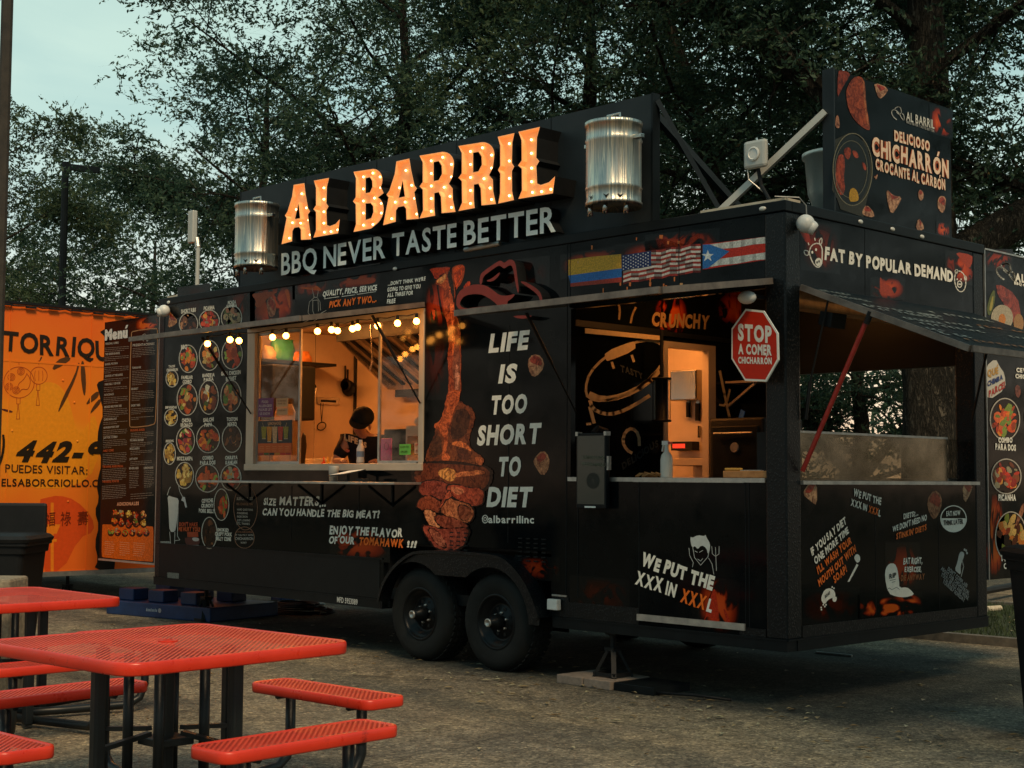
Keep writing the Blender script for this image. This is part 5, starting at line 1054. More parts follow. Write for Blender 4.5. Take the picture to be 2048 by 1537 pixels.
# ============================================================ HAT SIGN ON THE WRAP (raised red outline)
HS = thing('hat_sign', 'raised red outline sign of a hat above the propped hatch, beside the flags', 'sign', (-2.9, -.05, 3.0))
YH = -.10
def raised_shape(pts, holes=(), k=1):
    P_ = [at(*p, 'y', YH) for p in smooth([ZH(*p) for p in pts], k)]; Hh = [[at(*p, 'y', YH) for p in smooth([ZH(*q_) for q_ in h], k)] for h in holes]
    a = MB(); a.poly(P_, (1, 1, 1), Hh); o = a.build('outline', 'hatred', HS, fix=False); b = MB()
    for lp in [P_]+Hh:
        n = len(lp); b.add(lp+[p+Vector((0, .098, 0)) for p in lp], [(i, (i+1) % n, n+(i+1) % n, n+i) for i in range(n)])
    b.build('outline_side', 'blackmatte', o, fix=False)
raised_shape([(620, 545), (630, 400), (680, 340), (900, 190), (960, 165), (1010, 215), (1080, 155), (1140, 155), (1190, 210), (1215, 400), (1245, 640), (1230, 700), (1190, 540), (1150, 280), (1110, 240), (1060, 260), (1010, 300), (960, 260), (920, 245), (800, 330), (680, 420), (660, 545)])
raised_shape([(245, 850), (280, 680), (400, 580), (560, 540), (720, 560), (840, 640), (940, 720), (1060, 725), (1195, 690), (1130, 770), (1045, 825), (1110, 910), (940, 910), (830, 800), (680, 710), (560, 695), (400, 715), (320, 800), (310, 880), (400, 930), (560, 905), (780, 885), (890, 870), (760, 950), (480, 970), (300, 950)])
raised_shape([(1250, 500), (1330, 500), (1450, 560), (1570, 650), (1615, 760), (1605, 850), (1565, 850), (1570, 760), (1510, 680), (1400, 600)])
raised_shape([(720, 490), (820, 450), (950, 340), (930, 410), (860, 480), (790, 505)])
raised_shape([(1140, 1040), (1460, 1030), (1400, 1075), (1300, 1088), (1200, 1075)])

# ============================================================ STOP SIGN
SS = thing('stop_sign', 'red eight-sided stop sign with white Spanish lettering on the corner of the trailer', 'stop sign', (-.17, -.12, 2.39))
oc = [Z5(*p) for p in ((1262, 203), (1388, 216), (1487, 374), (1492, 560), (1405, 712), (1258, 706), (1163, 552), (1163, 342))]
cc = (sum(p[0] for p in oc)/8, sum(p[1] for p in oc)/8)
m_ = MB(); m_.prism([at(*p, 'y', -.12) for p in oc], (0, .012, 0)); m_.build('plate', 'whitepaint', SS)
m_ = MB(); ppoly(m_, [(cc[0]+(x-cc[0])*.94, cc[1]+(y-cc[1])*.94) for x, y in oc], 'y', -.12, FO(2), (.56, .025, .008)); m_.build('red_face', 'flat', SS, fix=False)
words([("STOP", Z5(1210, 425), Z5(1446, 445), 34), ("A COMER", Z5(1212, 520), Z5(1446, 530), 21), ("CHICHARRÓN", Z5(1212, 585), Z5(1446, 592), 13.5)], v=-.12, OFF=FO, parent=SS, bold=.05, k=6, col=(.85, .86, .82))
part(MB().box(-.2, -.14, -.108, -.0, 2.52, 2.56), 'bracket', 'trim', SS)

# ============================================================ MENU BOARDS
ML = thing('menu_board', 'tall black menu board with rows of dishes, hinged off the left end of the trailer', 'menu board', (-8.5, .03, .6))
mb4 = [at(205, 652, 'y', .02), at(318, 630, 'y', .02), at(306, 1126, 'y', .02), at(203, 1121, 'y', .02)]
zt_, zb_ = 3.19, .59; xl_, xr_ = -9.10, -7.91
part(MB().box(xl_, xr_, .02, .05, zb_, zt_), 'board', 'wrap', ML); part(MB().box(xr_-.012, xr_, .005, .019, zb_, zt_).box(xl_, xr_-.012, .008, .019, zb_-.01, zb_+.01), 'edge_trim', 'alu', ML)
ZM = Z(200, 630, 3.077); MO = dict(ax='y', v=.02, OFF=FO, parent=ML)
words([("Menú", ZM(32, 160), ZM(172, 142), 22, (.7, .66, .6))], bold=.07, gap=.03, **MO)
HD = (.42, .36, .30); TX = (.26, .21, .17); OH = (.5, .08, .02)
heads = [("PERSONAL COMBO", 36, 186, 118, 178), ("THE GREEN BARREL", 35, 250, 126, 242), ("BARREL PICANHA", 34, 312, 112, 304), ("CHICKEN AT THE BARREL", 34, 385, 144, 374), ("PORK BELLY CEVICHE", 32, 436, 128, 426), ("PATACONAZO", 30, 500, 88, 494), ("SMOKED BBQ PORK RIBS", 28, 575, 136, 566), ("QUESADILLAS", 26, 652, 104, 645), ("HAWAIIAN PORK CHOP", 25, 702, 120, 694), ("JUST FOR 2 COMBO", 24, 764, 110, 757)]
words([(t, ZM(a, b), ZM(c, d), 4.2, HD) for t, a, b, c, d in heads], bold=.03, **MO)
words([("FAMILY COMBO", ZM(22, 845), ZM(88, 840), 4.4, OH), ("THE BARREL MIXED SPECIAL", ZM(18, 942), ZM(146, 938), 4.4, OH), ("THE BARREL MONSTER", ZM(16, 1034), ZM(120, 1030), 4.4, OH), ("BIG BARREL BURGER", ZM(190, 718), ZM(278, 714), 4.4, OH)], bold=.03, **MO)
words([("PRESENTACIONES", ZM(204, 196), ZM(338, 186), 5, HD), ("TOMAHAWK", ZM(200, 334), ZM(256, 330), 4.4, HD), ("BRISKET", ZM(196, 464), ZM(238, 461), 4.4, HD), ("SHORT RIBS", ZM(194, 566), ZM(250, 562), 4.4, HD), ("PICANHA BURGER", ZM(188, 780), ZM(272, 777), 4.4, HD), ("MOZZAREPA", ZM(186, 832), ZM(246, 829), 4.4, HD), ("JUST NOW", ZM(184, 894), ZM(234, 892), 4.4, HD), ("BEVERAGES", ZM(182, 952), ZM(240, 950), 4.4, HD), ("LEMONADES", ZM(272, 950), ZM(330, 947), 4.4, HD)], bold=.03, **MO)
m_ = MB(); rr = random.Random(11)
def lines(x0, x1, y0, n, dy=10, sl=-.07, col=TX, f=ZM, ax='y', v=.02, OFF=FO, w=.75):
    for j in range(n):
        x = x0; xe = x1 if j < n-1 else x0+(x1-x0)*rr.uniform(.3, .9)
        while x < xe-6:
            l = rr.uniform(5, 22); x2 = min(x+l, xe); yy = y0+j*dy
            stroke(m_, [f(x, yy+(x-x0)*sl), f(x2, yy+(x2-x0)*sl)], w, ax, v, OFF(3), col); x = x2+rr.uniform(3, 5)
for y, n in ((205, 3), (262, 3), (326, 4), (398, 2), (450, 3), (512, 4), (586, 5), (664, 2), (714, 4), (776, 5), (858, 7), (954, 7), (1056, 8)): lines(30-(y-200)*.018, 178-(y-200)*.02, y, n, 11)
for y, n in ((208, 6), (348, 9), (476, 6), (580, 4), (634, 2), (730, 4), (792, 3), (842, 3), (906, 3)): lines(202-(y-200)*.02, 340-(y-200)*.02, y, n, 10.5)
lines(182, 240, 966, 10, 11); lines(272, 330, 962, 10, 11); lines(190, 330, 1105, 3, 14)
m_.build('menu_text', 'flat', ML, fix=False)['kind'] = 'stuff'
m_ = MB(); pp = smooth([ZM(*p) for p in ((192, 115), (205, 100), (345, 82), (358, 95), (346, 650), (330, 680), (195, 695), (180, 680))], 1); stroke(m_, pp+[pp[0]], 1.8, 'y', .02, FO(4), (.40, .19, .08)); m_.build('frame_line', 'flat', ML, fix=False)
hat(lambda x, y: ZM(250+(x-620)*.38, 118+(y-368)*.38), 1.2, 'y', .02, FO, ML, (.4, .38, .34))
m_ = MB(); ppoly(m_, smooth([ZM(*p) for p in ((14, 1296), (22, 1288), (322, 1301), (330, 1310), (328, 1512), (320, 1522), (18, 1494), (10, 1484))], 1), 'y', .02, FO(2), (.72, .12, .012)); m_.build('orange_panel', 'print', ML, fix=False)
words([("ADICIONALES", ZM(106, 1176), ZM(242, 1172), 7, (.6, .25, .14))], bold=.06, **MO)
for i, (x, y) in enumerate([(90, 1218), (130, 1222), (178, 1226), (222, 1228), (268, 1228), (90, 1270), (132, 1274), (178, 1284), (222, 1276), (270, 1278), (68, 1330), (110, 1330), (154, 1334), (200, 1332), (244, 1334), (286, 1332)]):
    m_ = MB(); cx, cy = ZM(x, y); m_.poly(ell(cx, cy+4, 6.6, 7, 'y', .02, FO(3)), (.02, .012, .01)); blobs(m_, cx, cy, 7.2, 8, 'y', .02, FO, rnd.choice(['ora', 'chk', 'yel', 'mix', 'pic']), 4, 14, i, .5); m_.build('dish_picture', 'print', ML, fix=False)
m_ = MB()
for x0 in (30, 122, 206): lines(x0, x0+60+(10 if x0 > 200 else 0), 1394+(x0-30)*.05, 7, 13, .1, (.66, .3, .16))
m_.build('menu_text', 'flat', ML, fix=False)['kind'] = 'stuff'
m_ = MB(); flame(m_, *ZM(215, 20), *ZM(362, 110), 'y', .02, FO(1), 1.6, -6); m_.build('fire_print', 'flame', ML, fix=False)
# the black flame-shaped border left of the board belongs to the neighbour's wall behind
MR = thing('menu_board', 'tall black menu board with round dish pictures beyond the short end of the trailer', 'menu board', (0, 3.1, .76))
part(MB().box(-.03, 0, 2.63, 3.75, .74, 3.31), 'board', 'wrap', MR); part(MB().box(-.002, .012, 2.622, 2.634, .74, 3.31).box(-.03, .012, 2.63, 3.75, 3.312, 3.325), 'edge_trim', 'alu', MR)
ZR2 = Z(1960, 490, 2.2925); RO = dict(ax='x', v=0, OFF=EO, parent=MR)
for i, (x, y, a, b, p) in enumerate([(112, 800, 70, 98, 'ora'), (118, 1062, 70, 82, 'pic'), (140, 1340, 74, 118, 'mix'), (262, 790, 60, 90, 'chk')]): dish(*ZR2(x, y), a/2.2925, b/2.2925, p, 'x', 0, EO, MR, seed=60+i)
words([("COMBO", ZR2(82, 908), ZR2(146, 908), 11), ("PARA DOS", ZR2(68, 940), ZR2(162, 946), 13), ("PICANHA", ZR2(82, 1174), ZR2(162, 1174), 13), ("FAMILIAR", ZR2(96, 1450), ZR2(220, 1462), 13), ("COMBO", ZR2(106, 1486), ZR2(190, 1492), 12), ("CEVICHE", ZR2(164, 584), ZR2(260, 592), 9), ("CHICHARRON", ZR2(160, 612), ZR2(290, 624), 9), ("AL BARRIL", ZR2(158, 168), ZR2(340, 200), 17), ("BBQ never taste better", ZR2(154, 182), ZR2(340, 218), 6)], bold=.05, **RO)
words([("QUÉ", ZR2(30, 610), ZR2(84, 594), 16, (.5, .30, .08)), ("CHIMBA", ZR2(30, 655), ZR2(102, 618), 12, (.10, .12, .25)), ("PARCE!", ZR2(34, 706), ZR2(112, 658), 14, (.45, .05, .03))], bold=.05, jit=.5, **RO, k=14) if False else None
m_ = MB(); ppoly(m_, smooth([ZR2(*p) for p in ((24, 560), (70, 520), (90, 560), (112, 590), (118, 660), (36, 716), (24, 650))], 1), 'x', 0, EO(3), (.55, .53, .47)); m_.build('sticker', 'flat', MR, fix=False)
words([("QUÉ", ZR2(32, 606), ZR2(82, 590), 14, (.5, .28, .07)), ("CHIMBA", ZR2(32, 650), ZR2(102, 618), 11, (.03, .05, .18)), ("PARCE!", ZR2(38, 700), ZR2(112, 656), 14, (.42, .04, .03))], bold=.05, jit=.4, **RO)
hat(lambda x, y: ZR2(70+(x-620)*.75, 85+(y-368)*.65), 3.2, 'x', 0, EO, MR, (.5, .5, .46))
m_ = MB(); q = lambda pts, c, k, s=1: ppoly(m_, smooth([ZR2(*p) for p in pts], s), 'x', 0, EO(k), c)
q([(72, 170), (170, 230), (190, 340), (160, 380), (110, 270), (78, 230)], (.30, .05, .03), 3); q([(152, 1310), (186, 1200), (202, 1180), (202, 1230)], (.35, .15, .08), 3); q([(158, 650), (176, 640), (188, 670), (178, 706), (162, 690)], (.2, .06, .04), 3); m_.build('meat_picture', 'meat', MR, fix=False)
m_ = MB(); m_.poly(ell(*ZR2(100, 335), 22, 26, 'x', 0, EO(5)), (.45, .38, .26)); m_.poly(ell(*ZR2(100, 342), 7, 11, 'x', 0, EO(7)), (.6, .2, .03)); m_.poly(ell(*ZR2(176, 360), 10, 19, 'x', 0, EO(5)), (.4, .2, .07)); q([(30, 290), (46, 230), (66, 200), (70, 250), (50, 320), (36, 325)], (.10, .12, .02), 4); q([(40, 290), (60, 220), (58, 280), (46, 310)], (.42, .33, .06), 6); m_.build('dish_picture', 'print', MR, fix=False)
m_ = MB(); flame(m_, *ZR2(20, 20), *ZR2(150, 120), 'x', 0, EO(1), 1.0); m_.build('fire_print', 'flame', MR, fix=False)
m_ = MB(); flame(m_, *ZR2(20, 1130), *ZR2(110, 1530), 'x', 0, EO(1), 1.8); m_.build('fire_print', 'flame', MR, fix=False)
part(MB().box(-.03, .0, 2.60, 2.63, 2.9, 3.0).box(-.03, .0, 2.60, 2.63, 1.0, 1.1), 'hinge', 'trim', MR)
# ============================================================ STRING LIGHTS
SL = thing('string_lights', 'string of glowing round bulbs under the propped serving hatch', 'string lights', (-4.9, -.7, 2.7))
bp = []
for px, py, y in ((415, 688, -1.05), (460, 680, -.95), (478, 682, -.9), (545, 675, -.75), (572, 672, -.7), (635, 663, -.62), (663, 660, -.70), (675, 662, -.52), (705, 658, -.55), (715, 655, -.45), (755, 652, -.40), (795, 647, -.30), (833, 643, -.25)):
    p = at(px, py, 'y', y); bp.append(p); b = MB().sphere(p, .027, 12, 8).build('bulb', 'stringbulb', SL, smooth=True)
    MB().tube([p+Vector((0, 0, .028)), p+Vector((0, 0, .065))], .014, 8).build('socket', 'blackmatte', b)
for a, b in zip(bp, bp[1:]):
    A, B = a+Vector((0, 0, .065)), b+Vector((0, 0, .065)); m_ = A.lerp(B, .5)-Vector((0, 0, .012)); MB().tube([A, m_, B], .004, 6).build('wire', 'blackmatte', SL)

# ============================================================ SMALL THINGS ON THE TRAILER
def dome_camera(p, d, label):
    t = thing('security_camera', label, 'camera', p, 'security cameras'); d = Vector(d).normalized(); p = Vector(p)
    MB().sphere(p, .062, 20, 12).build('housing', 'white', t, smooth=True)
    MB().tube([p+d*.02, p+d*.062, p+d*.078], [.05, .045, .036], 20).build('lens_ring', 'white', t, smooth=True)
    MB().sphere(p+d*.052, .034, 16, 10).build('lens', 'blackmatte', t, smooth=True)
dome_camera(at(1611, 448, 'x', .07), (.6, .5, -.5), 'white dome security camera at the near top corner of the trailer')
dome_camera(at(328, 622, 'y', -.06), (-.35, -.8, -.35), 'white dome security camera at the far left top corner of the trailer')
# antenna box with its cable on the near roof corner
t = thing('antenna', 'square pale grey antenna box on a short bracket over the roof corner', 'antenna', (-.46, .3, ZT))
c = at(1511, 309, 'y', .3); a = MB().box(c.x-.095, c.x+.095, .28, .33, c.z-.10, c.z+.10); a.build('box', 'steelwhite', t, bevel=.022)
MB().lathe([(.05, 0), (.05, -.008), (.04, -.012), (.035, -.006), (.0001, -.006)], (c.x, .278, c.z), 24, 'y').build('cover', 'white', t)
MB().tube([c+Vector((0, .03, -.1)), c+Vector((.02, .04, -.22)), (c.x+.16, .3, ZT+.02)], .014, 8).build('stem', 'blackmatte', t)
MB().tube([c+Vector((-.07, 0, -.1)), c+Vector((-.06, 0, -.17)), c+Vector((.05, .05, -.28)), (c.x+.12, .3, ZT+.03)], .005, 6).build('cable', 'alu', t)
t = thing('antenna', 'tall narrow white antenna on a pole at the far left end of the roof', 'antenna', (-7.7, .3, ZT))
p0 = at(394, 583, 'y', .3); p1 = at(396, 495, 'y', .3); p0.z = ZT+.005
MB().tube([p0, p1], .022, 10).build('pole', 'steelwhite', t); q1 = at(390, 455, 'y', .3)
MB().box(q1.x-.05, q1.x+.05, .24, .3, q1.z-.17, q1.z+.17).build('panel', 'steelwhite', t, bevel=.01); MB().tube([p1, p1+Vector((-.03, 0, .1))], .03, 8).build('clamp', 'alu', t)
# floodlights under the awning
t = tag(MB().prism([(.12, .22, 2.62), (.22, .22, 2.60), (.20, .22, 2.50), (.10, .22, 2.53)], (0, .17, 0)).build('floodlight', 'blackmatte', bevel=.006), 'small black floodlight under the short side awning', 'floodlight')
t = thing('floodlight', 'white corner floodlight just above the red stop sign', 'floodlight', (-.2, -.15, 2.7))
MB().sphere((-.19, -.16, 2.70), .055, 14, 8, (1.2, 1, .8)).build('housing', 'white', t, smooth=True); MB().box(-.215, -.165, -.13, -.001, 2.70, 2.725).build('bracket', 'blackmatte', t)
# hanging tall display left of the porch counter
DS = thing('menu_display', 'tall dim display screen in a black frame hung over the porch counter edge', 'display', (-1.68, -.06, 1.28))
x0, x1 = at(1156, 900, 'y', -.05).x, at(1216, 900, 'y', -.05).x; z0, z1 = 1.285, 1.835
f = MB().box(x0, x1, -.07, -.03, z0, z1); f.build('frame', 'trim', DS, bevel=.005)
MB().box(x0+.015, x1-.015, -.0725, -.0705, z0+.03, z1-.02).build('screen', 'screen', DS)
for a, b in ((x0-.004, z1-.02), (x1-.02, z1-.02)): MB().box(a, a+.024, -.075, -.028, b, b+.03).build('corner', 'alu', DS)
MB().box(x1-.002, x1+.018, -.065, -.035, z1-.27, z1-.17).build('clip', 'alu', DS); MB().box(x0+.09, x0+.2, -.074, -.071, z0+.004, z0+.016).build('bottom_strip', 'whitepaint', DS)
o = MB(); ring(o, 1186, 962, 13, 16, 12, 'y', -.073, (0, -.001, 0), (.02, .024, .02)); o.build('screen_shape', 'flat', DS, fix=False)
words([("LEMONADE", (1166, 918), (1210, 920), 7), ("FRESH MENU", (1164, 932), (1212, 934), 7)], v=-.0745, OFF=FO, parent=DS, bold=.02, name='screen_lettering', col=(.12, .13, .09))
MB().tube([((x0+x1)/2, -.05, z1), ((x0+x1)/2, 0, z1+.04), ((x0+x1)/2, .1, z1+.02)], .02, 8).build('arm', 'blackmatte', DS)
# porch counter: spray bottle, cutting board, knife, cloth
t = thing('spray_bottle', 'frosted spray bottle with a white and red trigger on the porch counter', 'bottle', (-.98, .15, 1.51))
bx = at(1333, 930, 'y', .15).x
MB().lathe([(.0001, 0), (.042, .0), (.044, .01), (.044, .13), (.036, .165), (.016, .19), (.014, .235), (.0001, .236)], (bx, .15, 1.51), 20).build('bottle', 'clearplastic', t, smooth=True)
MB().box(bx-.035, bx+.02, .14, .16, 1.745, 1.775).tube([(bx-.03, .15, 1.745), (bx-.04, .15, 1.70)], .006, 6).build('trigger', 'white', t); MB().box(bx+.018, bx+.05, .142, .158, 1.75, 1.768).build('nozzle', 'redpole', t)
a, b = at(1460, 950, 'y', .1), at(1542, 950, 'y', .1)
t = tag(MB().box(a.x, -.17, .02, .42, 1.513, 1.56).build('cutting_board', 'wood', bevel=.005), 'thick wooden cutting board at the right end of the porch counter', 'cutting board')
t = thing('knife', 'knife with a yellow handle lying on the wooden cutting board', 'knife', (-.35, .06, 1.565))
MB().box(a.x-.01, a.x+.13, .05, .075, 1.562, 1.58).build('handle', mat('yellow handle', (.55, .3, .05), .5), t, bevel=.006); MB().box(a.x+.13, a.x+.30, .045, .08, 1.562, 1.566).build('blade', 'steel', t)
t = MB(); rr = random.Random(4)
cx0 = at(1300, 950, 'y', .12).x
for i in range(9): t.tube([(cx0-.12+i*.02, .12+rr.uniform(-.03, .03), 1.52), (cx0-.08+i*.022, .10, 1.54+rr.uniform(0, .01)), (cx0-.02+i*.02, .15+rr.uniform(-.03, .03), 1.52)], .007, 5)
tag(t.build('cloth', 'wood'), 'crumpled light brown rag lying left of the spray bottle', 'cloth')
# hanging things in the porch: heater lamp, fan, shelf with phone
t = thing('insect_lamp', 'black wire-caged insect lamp hanging beside the porch doorway', 'lamp', (-2.0, 1.4, 2.1))
p = at(1323, 800, 'x', -2.1)
for k in range(8): aa = k*.785; MB().tube([p+Vector((.07*math.cos(aa), .07*math.sin(aa), -.17)), p+Vector((.07*math.cos(aa), .07*math.sin(aa), .17))], .004, 5).build('cage_wire', 'steelwhite' if k % 4 == 0 else 'blackmatte', t)
MB().lathe([(.0001, -.18), (.08, -.18), (.08, -.165), (.05, -.16), (.05, .16), (.08, .165), (.08, .18), (.0001, .18)], p, 18).build('body', 'blackmatte', t, smooth=True)
MB().tube([p+Vector((0, 0, .18)), (p.x, p.y, 2.72)], .014, 6).build('rod', 'blackmatte', t)
t = thing('wall_shelf', 'steel wall shelf on the dark porch wall below the stop sign', 'shelf', (-2.2, 2.3, 2.4))
a = at(1450, 745, 'x', XP); MB().box(XP, XP+.35, a.y, min(a.y+.45, 2.5), a.z-.10, a.z-.08).box(XP+.33, XP+.35, a.y, min(a.y+.45, 2.5), a.z-.08, a.z).build('shelf', 'warmsteel', t); MB().beam((XP+.01, a.y+.03, a.z-.3), (XP+.3, a.y+.03, a.z-.11), .02, .02).build('bracket', 'warmsteel', t)
p = at(1478, 840, 'y', 2.3); t = tag(MB().prism([p+Vector((-.05, 0, -.10)), p+Vector((-.01, 0, -.11)), p+Vector((.06, 0, .07)), p+Vector((.02, 0, .09))], (0, .012, 0)).build('phone', mat('blue grey phone', (.03, .07, .13), .2, emit=(.03, .08, .16), es=.1)), 'smartphone with a bluish screen leaning on the dark back wall', 'phone')
# kitchen behind the porch doorway: rear wall with knives, small lit box
ky = W_-.082
a, b = at(1340, 742, 'y', ky-.2), at(1392, 800, 'y', ky-.2); t = tag(MB().box(a.x, b.x, ky-.2, ky, b.z, a.z).build('wall_cabinet', 'steel', bevel=.01), 'dark steel cabinet on the kitchen wall seen through the porch doorway', 'cabinet')
for px, py0, py1, w in ((1378, 775, 835, .03), (1397, 772, 842, .04)):
    a, b = at(px, py0, 'y', ky), at(px, py1, 'y', ky); t = thing('knife', ('short' if px == 1378 else 'long')+' dark handled knife hanging on the orange lit kitchen wall', 'knife', b)
    MB().box(a.x-w/2, a.x+w/2, ky-.012, ky, (a.z+b.z)/2, a.z).build('blade', 'steel', t); MB().box(a.x-w/2, a.x+w/2, ky-.025, ky, b.z, (a.z+b.z)/2).build('handle', 'blackmatte', t)
a, b = at(1342, 884, 'y', ky-.1), at(1384, 901, 'y', ky-.1); t = thing('appliance', 'small black appliance with a lit red front low in the porch doorway', 'appliance', a)
MB().box(a.x, b.x, ky-.1, ky, b.z, a.z).build('case', 'blackmatte', t); MB().box(a.x+.02, b.x-.08, ky-.103, ky-.101, b.z+.02, a.z-.02).build('front', mat('red lit front', (.5, .02, .01), .4, emit=(1, .08, .03), es=.6), t)
a, b = at(1345, 918, 'y', ky-.3), at(1420, 932, 'y', ky-.3); tag(MB().box(a.x, b.x+.3, ky-.4, ky, b.z, a.z).box(a.x, b.x+.3, ky-.02, ky, .57, b.z).build('prep_table', 'warmsteel', bevel=.004), 'small steel prep table inside the kitchen doorway', 'table')
for k, (px, py0, py1) in enumerate(((1398, 852, 876), (1405, 690, 700))):
    a, b = at(px, py0, 'y', ky-.02), at(px, py1, 'y', ky-.02)
    if k == 0: tag(MB().tube([a, b], .014, 8).build('ladle', 'steel'), 'short bright ladle hanging under the two knives', 'ladle')
# food display guard on the short side counter
t = thing('display_case', 'long smoky steel and glass food case on the short side counter', 'display case', (-.4, 1.2, 1.5))
def n_smoke(nt, b):  # blotchy light and dark tones painted in to imitate reflections
    n_noisy((.03, .032, .025), (.34, .31, .23), 1.1, .04)(nt, b); tr = N(nt, 'BsdfTransparent'); tr.inputs[0].default_value = (.62, .60, .52, 1); ms = N(nt, 'MixShader'); f = ramp(nt, noise(nt, coords(nt, (1, 1.2, 2)), 1.6, 3), [(.35, (.35,)*3), (.65, (.85,)*3)]); nt.links.new(f, ms.inputs[0])
    nt.links.new(tr.outputs[0], ms.inputs[1]); nt.links.new(b.outputs[0], ms.inputs[2]); nt.links.new(ms.outputs[0], nt.nodes['Material Output'].inputs[0])
MB().box(-.14, -.125, .22, 2.26, 1.50, 1.83).build('front_panel', mat('smoked pane', (.16, .15, .11), .18, .9, .5, nodes=n_smoke), t)
MB().box(-.40, -.141, .22, 2.26, 1.815, 1.825).build('top', 'blackmatte', t); MB().box(-.40, -.141, .22, .23, 1.5, 1.815).build('side', 'blackmatte', t); MB().box(-.12, -.115, 2.27, 2.40, 1.50, 1.82).build('side_pane', 'glass', t)
MB().box(-.123, -.120, .22, 2.26, 1.82, 1.835).build('edge', 'alu', t)
# ============================================================ KITCHEN THINGS
XW = -L_+.06
t = thing('range_hood', 'dark steel range hood with slanted grease filters in the kitchen', 'range hood', (-6.5, 2.2, 2.45))
z0 = 2.47
hood = MB(); hood.prism([(-6.95, 1.6, z0+.5), (-6.95, 2.3, z0), (-6.95, 2.5, z0), (-6.95, 2.5, 3.1), (-6.95, 1.6, 3.1)], (.02, 0, 0)); hood.build('end_panel', 'steel', t)
MB().box(-6.95, -4.6, 1.58, 1.60, z0+.5, 3.1).build('front_panel', 'trim', t); MB().box(-6.95, -4.6, 1.58, 1.64, z0+.48, z0+.50).build('lip', 'blackmatte', t); MB().box(-6.95, -4.6, 2.40, 2.5, z0-.08, z0+.0).build('lip', 'blackmatte', t)
for i in range(18):
    x = -6.85+i*.13; MB().beam((x, 1.62, z0+.55), (x, 2.44, z0+.06), .05, .02).build('baffle', 'steel' if i % 2 else 'blackmatte', t)
t = thing('wall_shelf', 'dark shelf with packaged groceries behind the left sliding pane', 'shelf', (XW, 1.2, 2.5)); zs = at(545, 722, 'x', -7.6).z
MB().box(XW, XW+.40, .75, 1.95, zs-.03, zs).build('board', 'blackmatte', t); MB().box(XW+.1, XW+.16, 1.40, 1.44, 1.45, zs-.03).build('upright', 'warmsteel', t)
def bag(px, py, w, h, col, label, x=-7.62):
    p = at(px, py, 'x', x); r = random.Random(px); m_ = MB(); n = 10; rows = []
    for i, (f, sx, sy) in enumerate(((0, .8, .95), (.12, 1, 1), (.5, .95, .98), (.8, .6, .95), (.93, .15, .9), (1, .12, 1.0))):
        rows += [(p.x+.07*sx*math.copysign(abs(math.cos(a))**.6, math.cos(a))+r.uniform(-.008, .008), p.y+w/2*sy*math.copysign(abs(math.sin(a))**.5, math.sin(a))+r.uniform(-.01, .01), zs+.002+h*f+(r.uniform(-.01, .01) if i else 0)) for a in [6.283*k/n for k in range(n)]]
    m_.add(rows, [(i*n+k, i*n+(k+1) % n, (i+1)*n+(k+1) % n, (i+1)*n+k) for i in range(5) for k in range(n)]+[tuple(range(n)), tuple(5*n+k for k in range(n))])
    return tag(m_.build('grocery_bag', mat('bag', lin(col), .4, nodes=n_noisy(tuple(x*.5 for x in lin(col)), lin(col), 14, .6, .02)), smooth=True), label, 'bag')
bag(565, 700, .30, .24, (60, 150, 90), 'green grocery bag with a red print on the kitchen shelf'); bag(598, 716, .30, .13, (230, 140, 70), 'flat orange bread bag on the kitchen shelf'); bag(540, 706, .16, .16, (170, 150, 110), 'small beige package left of the green bag')
p = at(565, 790, 'x', -7.5); t = tag(MB().box(-7.55, -7.2, p.y-.34, p.y+.22, p.z-.28, p.z+.30).build('microwave_oven', 'blackmatte', bevel=.02), 'dark appliance behind the left sliding pane under the shelf', 'appliance')
p = at(570, 800, 'y', .30); t = MB(); tag(t.prism([(p.x-.16, .28, 1.63), (p.x+.14, .28, 1.63), (p.x+.16, .30, 2.12), (p.x+.1, .30, 2.2), (p.x-.12, .30, 2.2), (p.x-.17, .3, 2.12)], (0, .014, 0)).build('chopping_board', mat('cream plastic board', (.62, .45, .25), .5, nodes=n_noisy((.5, .36, .2), (.64, .47, .28), 9, .05)), bevel=.004), 'cream plastic chopping board standing behind the left pane', 'chopping board')
# knife rail, hanging fryer tools
a, b = at(634, 803, 'x', XW+.02), at(678, 808, 'x', XW+.02)
t = thing('tool_rail', 'steel tool rail with slots on the orange lit kitchen wall', 'rail', a); MB().box(XW, XW+.03, a.y, b.y, a.z-.03, a.z+.05).build('rail', 'steel', t, bevel=.003); MB().box(XW+.031, XW+.033, a.y+.05, b.y-.05, a.z-.005, a.z+.02).build('slot', 'blackmatte', t)
t = thing('skimmer', 'round wire skimmer hanging from the tool rail', 'skimmer', a); c = at(643, 853, 'x', XW+.05)
MB().tube([(c.x, c.y-.02, a.z-.02), (c.x, c.y, c.z+.05)], .004, 6).tube([(c.x, c.y+.02, a.z-.02), (c.x, c.y, c.z+.05)], .004, 6).build('handle', 'blackmatte', t)
MB().tube([(c.x+.02*math.sin(k*.52), c.y+.06*math.cos(k*.52), c.z+.045*math.sin(k*.52)) for k in range(13)], .007, 6).build('ring', 'blackmatte', t)
t = thing('tongs', 'long steel tongs hanging on the kitchen wall left of the tool rail', 'tongs', a); c = at(625, 775, 'x', XW+.03); d = at(619, 828, 'x', XW+.03)
MB().tube([c, d], .012, 6).build('arm', 'steel', t); MB().tube([c+Vector((0, .05, 0)), d+Vector((0, .035, 0))], .012, 6).build('arm', 'steel', t); MB().tube([c+Vector((0, 0, 0)), c+Vector((0, .02, .05)), c+Vector((0, .05, 0))], .01, 6).build('loop', 'blackmatte', t)
